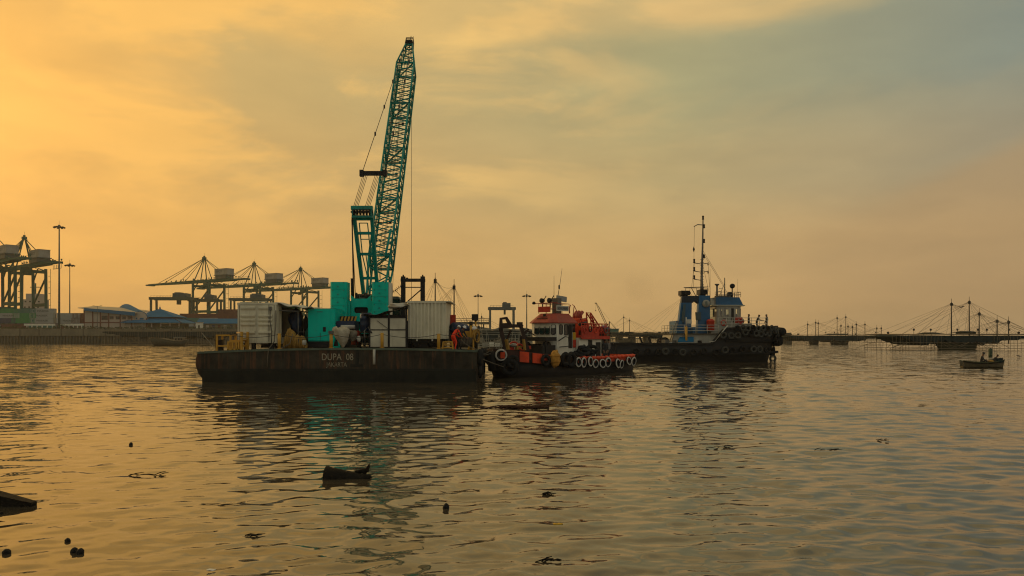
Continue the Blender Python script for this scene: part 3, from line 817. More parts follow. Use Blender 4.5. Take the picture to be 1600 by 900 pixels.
mb = MB(); mb.bx(gx0 + 0.05, gx1 - 0.35, gy0 - 0.035, gy0, gz0 + 0.06, gz1 - 0.1); dr = mb.build('door', M['teal'], gen)
mb = MB(); mb.bx(-12.93, -12.73, gy0 - 0.06, gy0 - 0.036, 3.28, 3.60); mb.build('handle_recess', M['black'], dr)
mb = MB(); mb.bx(-13.13, -13.08, gy0 - 0.055, gy0 - 0.036, 2.70, 3.2); mb.build('latch_bar', M['teal_dark'], dr)
mb = MB(); mb.bx(-13.35, -12.95, gy0 - 0.05, gy0 - 0.036, 4.6, 4.68); mb.build('louvre', M['teal_dark'], dr)
for k in range(6):
    mb = MB(); y = gy0 + 0.5 + k * 0.72; mb.bx(gx1, gx1 + 0.03, y, y + 0.6, gz0 + 0.15, gz1 - 0.25); mb.build('side_panel', M['teal'], gen)

# ------------------------------------------------------------------ crawler crane
CX = -11.03
cr = thing('crawler_crane', 'tall teal lattice-boom crawler crane standing on the barge', 'crane', (CX, 57, DK))
for sx in (-1, 1):
    xc = CX + sx * 1.75
    mb = MB(); n = 14; ring = []
    L_, hh = 5.6, 0.46
    for k in range(n): a = PI / 2 + PI * k / (n - 1); ring.append((57.2 - L_ / 2 + hh + hh * math.cos(a) , DK + 0.02 + hh + hh * math.sin(a)))
    for k in range(n): a = -PI / 2 + PI * k / (n - 1); ring.append((57.2 + L_ / 2 - hh + hh * math.cos(a), DK + 0.02 + hh + hh * math.sin(a)))
    mb.prism(ring, xc - 0.42, xc + 0.42, 'x'); tr = mb.build('crawler_track', M['black'], cr)
    q = MB()
    for k in range(12): q.bx(xc - 0.44, xc + 0.44, 55.0 + k * 0.4, 55.2 + k * 0.4, DK + 0.94, DK + 0.985)
    q.build('track_shoe', M['steel'], tr)
mb = MB(); mb.bx(CX - 1.4, CX + 1.4, 56.0, 58.6, DK + 0.3, DK + 0.8); mb.lathe((CX, 57.2, DK + 0.8), [(1.0, 0), (1.0, 0.32)], 20); mb.build('car_body', M['teal_dark'], cr)
mb = MB(); mb.bx(CX - 1.55, CX + 1.55, 54.6, 59.4, 3.17, 3.5)
mb.bx(CX - 0.85, CX + 0.85, 55.6, 58.4, 3.5, 4.5); mb.bx(CX - 1.5, CX - 0.9, 55.4, 59.0, 3.5, 4.9); mb.bx(CX + 0.9, CX + 1.4, 55.4, 57.4, 3.5, 4.9)
mb.build('machinery_house', M['teal'], cr)
# rear frame with the rounded opening between the two weights
def frame_ring(cx, y0, y1, x0, x1, z0, z1, hx0, hx1, hz0, hz1):
    mb_ = MB(); out = [(cx + x0, z0), (cx + x1, z0), (cx + x1, z1), (cx + x0, z1)]
    hole = [(cx + (hx0 + hx1) / 2 + a, (hz0 + hz1) / 2 + b) for a, b in rounded(hx1 - hx0, hz1 - hz0, 0.14, 3)]
    hole = hole[::-1]
    # stitch as quads: 4 trapezoids with the rounded corners fanned
    n = len(hole); corner = [(cx + x1, z1), (cx + x0, z1), (cx + x0, z0), (cx + x1, z0)]
    h2 = [(cx + (hx0 + hx1) / 2 + a, (hz0 + hz1) / 2 + b) for a, b in rounded(hx1 - hx0, hz1 - hz0, 0.14, 3)]
    vs = [(p[0], y, p[1]) for y in (y0, y1) for p in h2] + [(p[0], y, p[1]) for y in (y0, y1) for p in corner]
    fs = []
    k = 4
    for s_ in range(2):
        b0 = s_ * n; c0 = 2 * n + s_ * 4
        for q_ in range(4):
            for i in range(3): fs.append((b0 + q_ * k + i, b0 + q_ * k + i + 1, c0 + q_))
            fs.append((b0 + q_ * k + 3, b0 + ((q_ + 1) * k) % n, c0 + (q_ + 1) % 4, c0 + q_))
    for i in range(n): fs.append((i, (i + 1) % n, n + (i + 1) % n, n + i))
    for i in range(4): fs.append((2 * n + i, 2 * n + (i + 1) % 4, 2 * n + 4 + (i + 1) % 4, 2 * n + 4 + i))
    return mb_.add(vs, fs)
frame_ring(CX, 54.4, 54.6, -0.72, 0.72, 4.05, 5.72, -0.5, 0.52, 4.66, 5.1).build('rear_frame', M['teal'], cr)
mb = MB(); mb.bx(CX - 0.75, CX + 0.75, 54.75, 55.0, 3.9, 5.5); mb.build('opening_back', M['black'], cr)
mb = MB(); mb.bx(CX - 0.95, CX - 0.75, 54.2, 55.9, 3.4, 5.55); mb.bx(CX + 0.75, CX + 0.95, 54.2, 55.9, 3.4, 5.55)
mb.prism([(CX - 0.74, 5.72), (CX - 0.74, 6.0), (CX - 0.45, 5.72)], 54.4, 54.6, 'y'); mb.prism([(CX + 0.45, 5.72), (CX + 0.74, 6.0), (CX + 0.74, 5.72)], 54.4, 54.6, 'y')
mb.build('side_bracket', M['teal'], cr)
# counterweight blocks, five to a stack
for sx, xc in ((-1, CX - 1.50), (1, CX + 1.50)):
    zb = 4.05 if sx < 0 else 4.25
    hts = [0.54] * 5
    z = zb; top = 6.90
    bh = (top - zb) / 5
    for k in range(5):
        mb = MB(); mb.box((xc, 54.35, z + bh / 2), (1.2, 1.2, bh - 0.02), b=0.12)
        mb.box((xc, 54.35, z + 0.012), (1.14, 1.14, 0.03), b=0.12)
        blk = mb.build('counterweight_block', M['teal'], cr)
        q = MB(); q.bx(xc - 0.1, xc + 0.02, 53.71, 53.76, z + 0.18, z + 0.28); q.bx(xc - 0.42, xc - 0.36, 53.72, 53.76, z + bh - 0.1, z + bh - 0.02); q.bx(xc + 0.36, xc + 0.42, 53.72, 53.76, z + bh - 0.1, z + bh - 0.02)
        q.build('lifting_lug', M['teal_dark'], blk)
        z += bh
    mb = MB(); mb.bx(xc - 0.55, xc + 0.55, 53.9, 55.2, zb - 0.6, zb - 0.003); mb.build('counterweight_tray', M['teal'], cr)
mb = MB(); mb.bx(CX + 2.11, CX + 2.22, 53.85, 54.9, 4.3, 6.86); mb.build('weight_side_plate', M['white2'], cr)
# operator's cab ahead on the right
cx0, cx1, cy0, cy1, cz0, cz1 = CX + 1.55, CX + 2.5, 57.4, 59.2, 3.9, 6.05
mb = MB(); mb.prism([(cx0, cz0), (cx1, cz0), (cx1, cz1 - 0.35), (cx1 - 0.25, cz1), (cx0, cz1)], cy0, cy1, 'y'); cab = mb.build('cab', M['steel'], cr)
window(cab, ((cx0 + cx1) / 2, cy0, 5.2), (0, -1, 0), 0.7, 1.3, 0.12, M['black'], M['glass'], True)
window(cab, (cx1, (cy0 + cy1) / 2, 5.0), (1, 0, 0), 1.4, 1.2, 0.12, M['black'], M['glass'], True)
# winches, pumps and hoses between the weights
mb = MB()
for (x, y, z, r) in ((-0.25, 55.6, 5.9, 0.33), (0.35, 56.4, 5.95, 0.3), (0.0, 57.3, 5.6, 0.36)): mb.lathe((CX + x, y, z), [(r, -0.35), (r, -0.28), (r * 0.7, -0.27), (r * 0.7, 0.27), (r, 0.28), (r, 0.35)], 14, 'x')
mb.build('hoist_drum', M['black'], cr)
rnd = random.Random(8); mb = MB()
for k in range(9):
    x = CX + rnd.uniform(-0.9, 0.9); y = rnd.uniform(54.9, 57); mb.tube([(x, y, 5.4), (x + rnd.uniform(-.2, .2), y + 0.2, 5.75 + rnd.random() * 0.35), (x + rnd.uniform(-.5, .5), y + 0.6, 5.5)], 0.045, 6)
for k in range(8):
    x = CX + rnd.uniform(-0.9, 0.85); y = rnd.uniform(54.9, 56.5); s = rnd.uniform(0.12, 0.3); mb.box((x, y, 5.5 + s / 2), (s, s, s + 0.1), b=0.03)
mb.build('hydraulic_gear', M['steel'], cr)
# A-frame (gantry)
AX = CX + 0.25
A0, A1 = Vector((AX, 57.3, 5.3)), Vector((AX, 53.6, 12.15))
wb, wt = 0.52, 0.65
mb = MB()
def ap(t, s): return A0.lerp(A1, t) + Vector((s * (wb + (wt - wb) * t), 0, 0))
for s in (-1, 1): mb.bar(ap(0, s), ap(0.985, s), 0.24, 0.30)
for t_ in (0.30, 0.55, 0.76, 0.90): mb.bar(ap(t_, -1), ap(t_, 1), 0.16, 0.2)
mb.bar(ap(0.56, -0.55), ap(0.86, -0.5), 0.07); mb.bar(ap(0.56, 0.5), ap(0.86, 0.45), 0.07); mb.bar(ap(0.70, -0.52), ap(0.70, 0.5), 0.06); mb.bar(ap(0.86, -.5), ap(0.86, .45), 0.06)
mb.bar(ap(0.31, -0.2), ap(0.54, -0.55), 0.06); mb.bar(ap(0.31, 0.0), ap(0.54, -0.1), 0.06); mb.bar(ap(0.33, -0.9), ap(0.54, -0.8), 0.08)
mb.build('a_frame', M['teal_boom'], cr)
# tension legs behind the A-frame
mb = MB(); mb.tube([(AX - 0.82, 54.6, 5.5), (AX - 0.76, 53.75, 11.6)], 0.05, 6); mb.tube([(AX - 0.7, 54.7, 5.5), (AX - 0.8, 53.8, 11.4)], 0.03, 6)
mb.cyl((AX - 0.93, 54.62, 5.6), (AX - 0.915, 54.4, 7.2), 0.09, n=8)
mb.build('back_stay', M['black'], cr)
mb = MB(); mb.bx(AX - 0.77, AX + 0.77, 53.35, 53.75, 12.05, 12.32); mb.bx(AX - 0.74, AX + 0.74, 53.5, 53.7, 11.50, 11.66); mb.bx(AX - 0.72, AX - 0.62, 53.42, 53.72, 11.66, 12.05); mb.bx(AX + 0.62, AX + 0.72, 53.42, 53.72, 11.66, 12.05); mb.build('head_beam', M['teal_dark'], cr)
for k in range(6):
    x = AX - 0.56 + k * 0.225
    mb = MB(); mb.lathe((x, 53.5, 11.9), [(0.13, -0.06), (0.26, -0.05), (0.22, 0), (0.26, 0.05), (0.13, 0.06)], 14, 'x'); mb.build('sheave', M['black'], cr)
mb = MB(); mb.cyl((AX - 0.8, 53.5, 11.9), (AX + 0.8, 53.5, 11.9), 0.07, n=8); mb.build('sheave_pin', M['black'], cr)
# boom
B0, B1 = Vector((CX + 0.12, 58.5, 4.0)), Vector((-10.98, 80.0, 34.55))
BL = (B1 - B0).length; bd = (B1 - B0).normalized(); bx_ = Vector((1, 0, 0)); bn = bx_.cross(bd).normalized()
if bn.y > 0: bn = -bn                       # bn points up and back to the crane
def bp_(s, i, j, w, h): return B0 + bd * s + bx_ * (i * w / 2) + bn * (j * h / 2)
def boom_section(name, s0, s1, w0, h0, w1, h1, n, rc=0.078, rl=0.043, cross=False):
    mb_ = MB()
    W = lambda s: w0 + (w1 - w0) * (s - s0) / (s1 - s0); Hh = lambda s: h0 + (h1 - h0) * (s - s0) / (s1 - s0)
    P = lambda s, i, j: bp_(s, i, j, W(s), Hh(s))
    for i, j in ((-1, -1), (1, -1), (1, 1), (-1, 1)): mb_.tube([P(s0, i, j), P(s1, i, j)], rc, 6)
    ss = [s0 + (s1 - s0) * k / n for k in range(n + 1)]
    for k in range(n):
        a, b = ss[k], ss[k + 1]
        for (c0, c1) in (((-1, -1), (1, -1)), ((1, -1), (1, 1)), ((1, 1), (-1, 1)), ((-1, 1), (-1, -1))):
            if (k % 2): c0, c1 = c1, c0
            mb_.tube([P(a, *c0), P(b, *c1)], rl, 5)
            if cross and k % 2 == 0: mb_.tube([P(a, *c1), P(b, *c0)], rl, 5)
    for s in (s0 + 0.06, s1 - 0.06):
        for (c0, c1) in (((-1, -1), (1, -1)), ((1, -1), (1, 1)), ((1, 1), (-1, 1)), ((-1, 1), (-1, -1))): mb_.tube([P(s, *c0), P(s, *c1)], rl * 1.35, 5)
        mb_.tube([P(s, -1, -1), P(s, 1, 1)], rl, 5)
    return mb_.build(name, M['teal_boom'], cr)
BW = 1.78
boom_section('boom_foot', 0.0, 6.3, 1.15, 0.5, BW, BW, 6, 0.095, 0.055)
s = 6.36
for k in range(4):
    boom_section('boom_section', s, s + 6.5, BW, BW, BW, BW, 10, cross=True); s += 6.56
boom_section('boom_tip', s, BL - 0.7, BW, BW, 0.72, 0.62, 8, 0.08, 0.044)
mb = MB()
for sx in (-1, 1): mb.bar(bp_(BL - 1.0, sx, 0, 0.85, 1), bp_(BL + 0.35, sx, 0, 0.75, 1), 0.08, 0.62, up=bn)
mb.bar(bp_(BL + 0.4, -1, 0.6, 0.8, 1), bp_(BL + 0.4, 1, 0.6, 0.8, 1), 0.1); mb.bar(bp_(BL + 0.1, 0.3, 0.6, 0.8, 1), bp_(BL + 0.75, 0.3, 0.6, 0.8, 1), 0.06); mb.bar(bp_(BL + 0.1, 0.9, 0.4, 0.8, 1), bp_(BL + 0.65, 0.9, 0.6, 0.8, 1), 0.06)
mb.build('boom_head', M['black'], cr)
for k in range(4):
    c = bp_(BL, -0.55 + k * 0.36, 0, 0.8, 1)
    mb = MB(); mb.lathe(c, [(0.2, -0.05), (0.36, -0.05), (0.3, 0), (0.36, 0.05), (0.2, 0.05)], 16, 'x'); mb.build('sheave', M['black'], cr)
mb = MB()
for sx in (-0.45, 0.1, 0.3): mb.tube([bp_(1.5, sx, 0.3, 1.0, 1), bp_(BL - 0.6, sx, 0.5, 0.8, 0.8)], 0.02, 5)
mb.build('hoist_rope', M['wire'], cr)
mb = MB()
for (s_, a_) in ((10.4, 1), (16.5, -1), (23.5, 1)):
    mb.tube([bp_(s_, -0.9, 0.6, BW, BW), bp_(s_ + 0.1, 0.3 * a_, 0.3, BW, BW), bp_(s_, 0.55, 0.5, BW, BW)], 0.05, 5)
    mb.box(bp_(s_, 0.5, 0.5, BW, BW), (0.22, 0.22, 0.16))
mb.build('rope_roller', M['black'], cr)
mb = MB(); mb.bar(bp_(3.6, -1, -1.02, 1.5, 1.3), bp_(7.4, -1, -1.05, BW, BW), 0.05); mb.tube([bp_(6.0, -0.6, 1.2, BW, BW), bp_(9.0, -0.8, 1.25, BW, BW)], 0.1, 8); mb.tube([bp_(6.0, 0.6, 1.2, BW, BW), bp_(9.0, 0.8, 1.25, BW, BW)], 0.1, 8)
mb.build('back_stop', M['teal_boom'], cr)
mb = MB(); tip = bp_(BL, 0.35, -0.75, 0.8, 1)
mb.tube([tip, (tip.x, tip.y, 3.2)], 0.022, 5); mb.build('hoist_line', M['wire'], cr)
mb = MB(); mb.tube([bp_(BL - 3.5, -1.0, 0.8, 1.2, 1.2), (CX + 1.3, 60.6, 6.0)], 0.018, 5); mb.build('tag_line', M['wire'], cr)
# pendants and equaliser bar
E0, E1 = Vector((CX - 0.93, 59.3, 15.95)), Vector((CX + 0.93, 59.3, 15.95))
mb = MB(); mb.bar(E0, E1, 0.24, 0.34); mb.box(E0, (0.3, 0.4, 0.5)); mb.box(E1, (0.3, 0.4, 0.5)); mb.build('equaliser_bar', M['black'], cr)
mb = MB()
for k in range(8):
    x = -0.8 + k * 0.12 + (0.5 if k > 3 else 0)
    mb.tube([(AX + x * .85, 53.5, 12.0), (CX + x * 1.0, 59.2, 15.85)], 0.02, 5)
mb.build('boom_hoist_rope', M['wire'], cr)
for sx in (-1, 1):
    mb = MB()
    a = Vector((CX + sx * 0.9, 59.3, 16.0)); b = bp_(BL - 1.2, sx * 0.95, 0.95, 0.85, 0.8)
    mb.tube([a, b], 0.03, 6)
    for q_ in (0.25, 0.45, 0.66, 0.85): mb.box(a.lerp(b, q_), (0.13, 0.13, 0.32))
    mb.build('pendant', M['wire'], cr)

# ------------------------------------------------------------------ gear in front of the crane
t = thing('hazard_beam', 'yellow and black striped hazard beam lying across the deck gear', 'beam', (-11.2, 51.5, DK + 1.3))
mb = MB(); mb.bx(-12.0, -10.9, 51.9, 52.2, 3.90, 4.36); mb.build('beam', M['black'], t)
for k in range(5):
    x = -11.98 + k * 0.235; mb = MB(); mb.prism([(x, 3.92), (x + 0.12, 3.92), (x + 0.24, 4.34), (x + 0.12, 4.34)], 51.87, 51.898, 'y'); mb.build('stripe', M['yellow'], t)
t = thing('hydraulic_power_pack', 'dark blue power pack half hidden behind the pale sack', 'machine', (-11.8, 51.6, DK))
mb = MB(); mb.box((-11.75, 52.0, DK + 1.0), (1.9, 1.3, 1.7), b=0.06); mb.build('housing', M['navy'], t)
mb = MB(); mb.cyl((-11.75, 51.2, DK + 1.42), (-10.8, 51.2, DK + 1.42), 0.15, n=14); mb.build('pale_cylinder', M['tarp_white'], t)
mb = MB(); mb.bx(-12.3, -10.8, 51.1, 51.3, DK, DK + 0.55); mb.tube([(-12.4, 51.2, DK + 0.2), (-12.4, 51.2, DK + 1.5), (-12.1, 51.25, DK + 1.7)], 0.07, 8); mb.build('base_frame', M['black'], t)
t = thing('teal_tool_stand', 'small teal stand on the deck under the pale sack', 'stand', (-11.85, 50.2, DK))
mb = MB(); mb.bx(-12.15, -11.6, 50.2, 50.7, DK + 0.02, DK + 0.12); mb.bar((-12.1, 50.3, DK + .1), (-11.95, 50.3, DK + .9), 0.1); mb.bar((-11.65, 50.3, DK + .1), (-11.8, 50.3, DK + .9), 0.1); mb.build('stand', M['teal'], t)
t = thing('blue_drum', 'upright dark blue plastic drum in front of the crane', 'drum', (-10.1, 51.4, DK + 1.1))
mb = MB(); mb.lathe((-10.05, 51.4, DK + 1.15), [(0.40, 0), (0.43, 0.05), (0.43, 0.38), (0.455, 0.42), (0.43, 0.46), (0.43, 0.82), (0.455, 0.86), (0.43, 0.9), (0.42, 1.18), (0.36, 1.22)], 20); mb.build('body', M['navy'], t)
mb = MB(); mb.lathe((-10.05, 51.4, DK + 1.15), [(0.30, 1.23), (0.30, 1.27)], 16); mb.build('lid', M['black'], t)
t = thing('drum_stand', 'dark steel stand carrying the blue drum', 'stand', (-10.05, 51.4, DK))
mb = MB(); mb.bx(-10.6, -9.45, 51.0, 51.85, DK + 1.02, DK + 1.14)
for x in (-10.55, -9.5):
    for y in (51.05, 51.8): mb.bar((x, y, DK), (x, y, DK + 1.02), 0.09)
mb.build('frame', M['black'], t)
t = thing('red_drum', 'upright red-orange drum behind the pale sack', 'drum', (-10.55, 50.3, DK))
mb = MB(); mb.lathe((-10.62, 50.5, DK + 0.22), [(0.27, 0), (0.29, 0.03), (0.29, 0.3), (0.305, 0.33), (0.29, 0.36), (0.29, 0.6), (0.305, 0.63), (0.29, 0.66), (0.29, 0.93), (0.27, 0.95)], 18); mb.build('body', mat('red_oxide_drum_paint', (0.33, 0.045, 0.02), 0.55, rust=0.15), t)
mb = MB(); mb.bx(-10.95, -10.3, 50.2, 50.8, DK, DK + 0.21); mb.build('pallet', M['wood'], t)
# pale sack hanging in a cone over the rail
mb = MB(); rings = []
for (z, rx, ry, xo) in ((2.22, 0.10, 0.10, 0.05), (2.42, 0.26, 0.22, 0.06), (2.75, 0.42, 0.3, 0.0), (3.05, 0.58, 0.36, -0.06), (3.3, 0.62, 0.36, -0.02), (3.45, 0.5, 0.32, -0.1), (3.53, 0.22, 0.2, -0.18)):
    ring = []
    for k in range(22):
        a = 2 * PI * k / 22; w = 1 + 0.13 * math.sin(5 * a + z * 3) + 0.10 * noise.noise(Vector((a * 1.5, z * 3, 1)))
        ring.append((-11.22 + xo + 0.92 * rx * math.cos(a) * w, 49.2 + ry * math.sin(a) * w, z + 0.1 * math.sin(a * 2 + 1)))
    rings.append(ring)
mb.loft(rings, True, True); o = mb.build('cloth_sack', M['sack']); single(o, 'big pale wrinkled sack tapering down to the barge edge', 'sack', 'pale sacks on the barge')
mb = MB(); mb.blob((-10.62, 49.6, DK + 0.85), (0.30, 0.3, 0.36), 11, 0.35); o = mb.build('cloth_sack', mat('grey_sackcloth', (0.17, 0.15, 0.11), 0.9, var=0.4, scale=4)); single(o, 'smaller grey-brown sack leaning right of the big pale sack', 'sack', 'pale sacks on the barge')
t = thing('hose_reel', 'tangle of hoses and fittings beside the panel shed', 'hose', (-10.1, 49.8, DK))
rnd = random.Random(4)
for k in range(4):
    mb = MB(); mb.torus((-10.35 + k * 0.22, 49.9, DK + 0.42 + 0.1 * (k % 2)), (0.9, 0.5 - 0.3 * k, 0.1), 0.3, 0.035, 18, 6); mb.build('hose', M['black'], t)
mb = MB(); mb.tube([(-9.8, 49.7, DK), (-9.85, 49.7, DK + 1.15), (-9.6, 49.7, DK + 1.4), (-9.35, 49.7, DK + 1.0)], 0.05, 7); mb.tube([(-10.6, 49.6, DK + .75), (-9.9, 49.6, DK + .75)], 0.03, 6); mb.build('pipe', M['steel'], t)
mb = MB(); mb.blob((-10.2, 49.6, DK + 0.62), (0.14, 0.12, 0.2), 5, 0.3); mb.build('rag', M['tarp_white'], t)

# ------------------------------------------------------------------ panel shed
sx0, sx1, sy0, sz0, sz1 = -9.5, -6.98, 49.7, DK + 0.04, 4.28
sh = thing('panel_shed', 'low shed of four grey-white wall panels in a dark frame', 'shed', (-8.2, 51, DK))
mid = -8.22
for (xa, xb) in ((sx0 + 0.05, mid - 0.07), (mid + 0.07, sx1 - 0.13)):
    for (za, zb) in ((sz0 + 0.05, 3.36), (3.42, 4.16)):
        mb = MB(); mb.bx(xa, xb, sy0, sy0 + 0.06, za, zb); mb.build('wall_panel', M['panel'], sh)
mb = MB()
for x in (sx0, mid, sx1 - 0.06): mb.bx(x - 0.055, x + 0.055, sy0 - 0.03, sy0 + 0.1, DK, sz1 + (0.25 if x == mid else 0.6 if x > mid else 0))
for z in (sz0, 3.39, 4.2): mb.bx(sx0, sx1, sy0 - 0.025, sy0 + 0.08, z - 0.035, z + 0.035)
mb.bar((-9.0, sy0 - 0.04, 4.0), (-8.25, sy0 - 0.04, 3.45), 0.025)
mb.build('frame', M['black'], sh)
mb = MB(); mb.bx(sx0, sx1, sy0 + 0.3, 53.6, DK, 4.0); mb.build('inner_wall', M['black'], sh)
rf = MB(); vs = []; nx, ny = 14, 5
for j in range(ny + 1):
    for i in range(nx + 1):
        u, v = i / nx, j / ny
        vs.append((-10.0 + 3.1 * u, sy0 - 0.35 + 3.6 * v, 4.36 + 0.62 * u ** 1.8 + 0.35 * v * u + 0.05 * math.sin(u * 15) + 0.05 * noise.noise(Vector((u * 6, v * 6, 0)))))
fs = [(j * (nx + 1) + i, j * (nx + 1) + i + 1, (j + 1) * (nx + 1) + i + 1, (j + 1) * (nx + 1) + i) for j in range(ny) for i in range(nx)]
rf.add(vs, fs, True); o = rf.build('roof_sheet', M['black'], sh); so = o.modifiers.new('thick', 'SOLIDIFY'); so.thickness = 0.03
mb = MB(); mb.blob((-7.65, 50.9, 5.0), (0.75, 0.9, 0.22), 6, 0.4); mb.build('folded_sheet', M['tarp_white'], sh)
mb = MB(); mb.bx(-9.6, -7.0, sy0 + 0.2, sy0 + 0.26, 4.22, 4.4); mb.build('gap_shade_strip', M['black'], sh)  # solid black strip in place of the shade between wall and roof

# ------------------------------------------------------------------ right container cabin
rx0, rx1, ry0, ry1, rz0, rz1 = -7.0, -4.45, 50.0, 54.3, 2.78, 5.34
rc = thing('container_cabin', 'white corrugated site cabin on a dark stand at the right end of the barge', 'container', (-5.7, 52, rz0), group='site containers on the barge')
mb = MB(); mb.bx(rx0, rx1, ry0 + 0.03, ry1, rz0, rz1 - 0.04); mb.build('body', M['white'], rc)
p = (rx1 - rx0 - 0.12) / 10
for i in range(10):
    mb = MB(); c = rx0 + 0.06 + (i + 0.5) * p; h = p * 0.36
    mb.prism([(c - h, ry0 + 0.03), (c - h * 0.65, ry0 - 0.035), (c + h * 0.65, ry0 - 0.035), (c + h, ry0 + 0.03)], rz0 + 0.02, rz1 - 0.10, 'z'); mb.build('wall_rib', M['white'], rc)
for i in range(14):
    mb = MB(); c = ry0 + 0.2 + i * 0.3; mb.prism([(rx1, c - 0.1), (rx1 + 0.03, c - 0.06), (rx1 + 0.03, c + 0.06), (rx1, c + 0.1)], rz0 + 0.02, rz1 - 0.1, 'z'); mb.build('side_rib', M['white'], rc)
mb = MB(); mb.bx(rx0 - 0.05, rx1 + 0.32, ry0 - 0.07, ry1 + 0.05, rz1 - 0.06, rz1 - 0.01); mb.bx(rx0 - 0.05, rx1 + 0.02, ry0 - 0.075, ry0 - 0.03, rz1 - 0.15, rz1 - 0.061); mb.build('roof', M['white'], rc)
mb = MB(); mb.bx(rx0 + 0.2, rx1 - 0.3, ry0 + 0.4, ry1 - 0.2, DK + 0.03, rz0 - 0.25); mb.bx(rx0 + 0.05, rx1 - 0.05, ry0 + 0.25, ry0 + 0.4, rz0 - 0.25, rz0 - 0.005)
for x in (rx0 + 0.5, rx0 + 1.55, rx1 - 0.5): mb.lathe((x, ry0 + 0.5, DK + 0.3), [(0.12, -0.15), (0.28, -0.12), (0.28, 0.12), (0.12, 0.15)], 16, 'y')
mb.build('stand', M['black'], rc)
for x in (rx0 + 0.62, rx1 - 0.9): 
    mb = MB(); mb.bx(x - 0.05, x + 0.05, ry0 + 0.0, ry0 + 0.06, rz0 - 0.14, rz0 - 0.01); mb.build('twist_lock', M['tarp_white'], rc)
mb = MB(); mb.bx(rx1 + 0.04, rx1 + 0.42, 53.2, 53.5, 3.3, 4.5); mb.build('red_door', M['red'], rc)
o = MB().bx(-6.95 - 0.35, -6.95 - 0.05, 50.1, 50.5, DK, DK + 0.7).build('rusty_crate', mat('rusty_crate_paint', (0.12, 0.05, 0.025), 0.8, rust=0.4)); single(o, 'small rusty crate between the shed and the white cabin', 'crate')
t = thing('diesel_engine', 'dark blue sheeted engine behind the red-suited workers', 'engine', (-3.6, 52, DK))
mb = MB(); mb.blob((-3.75, 52.6, DK + 1.35), (0.7, 0.6, 0.45), 9, 0.3); mb.build('sheet', M['navy'], t)
mb = MB(); mb.bx(-4.35, -3.1, 52.2, 53.2, DK, DK + 1.1); mb.build('block', M['black'], t)
# black portal frame standing behind the cabin
pf = thing('portal_frame', 'black steel goalpost frame standing behind the white cabin', 'frame', (-7.55, 57, DK))
for x in (-8.32, -6.83):
    mb = MB(); mb.bx(x - 0.16, x + 0.16, 56.85, 57.15, DK, 7.55); mb.bx(x - 0.05, x + 0.05, 56.95, 57.05, 7.55, 7.68); mb.build('post', M['black'], pf)
mb = MB(); mb.bx(-8.5, -6.65, 56.8, 57.2, 7.15, 7.38); mb.bx(-8.1, -7.95, 56.9, 57.1, 7.38, 7.46); mb.build('crossbeam', M['black'], pf)
mb = MB(); mb.bar((-8.15, 57, 6.72), (-7.0, 57, 6.72), 0.07); mb.build('tie_rod', M['black'], pf)
mb = MB(); mb.bar((-8.2, 57, 5.45), (-6.95, 57, 6.55), 0.08); mb.build('brace', M['black'], pf)
t = thing('aerial', 'small toothed aerial sticking out left of the black goalpost frame', 'aerial', (-8.3, 56.8, 6.6))
mb = MB(); mb.tube([(-9.2, 56.8, 6.25), (-8.4, 56.8, 6.85)], 0.025, 5); mb.tube([(-8.9, 56.8, 6.5), (-8.45, 56.85, 6.0)], 0.02, 5); mb.build('boom', M['wire'], t)
mb = MB()
for k in range(6):
    p = Vector((-9.15 + k * 0.13, 56.8, 6.29 + k * 0.0975)); mb.tube([p + Vector((-.02, -0.1, 0.13)), p + Vector((0.02, 0.1, -0.13))], 0.017, 4)
mb.build('rods', M['wire'], t)
# hose hanging over the near side
mb = MB(); mb.tube([(-15.85, 50.0, 4.7), (-15.8, 49.8, 3.6), (-15.7, 49.2, 2.6), (-15.68, 47.93, 2.12), (-15.7, 47.86, 1.4), (-15.72, 47.86, 0.95)], 0.03, 6)
o = mb.build('hanging_hose', M['rope']); single(o, 'thin pale hose hanging down the barge side below the left container', 'hose')
mb = MB(); mb.tube([(-15.4, 49.4, DK + 0.65), (-15.3, 48.4, DK + 0.2), (-14.9, 48.3, DK + 0.03), (-14.5, 48.6, DK + 0.3), (-14.55, 49.4, DK + 0.9)], 0.03, 6)
o = mb.build('deck_hose', M['rope']); single(o, 'looped hose lying by the leftmost yellow post', 'hose')

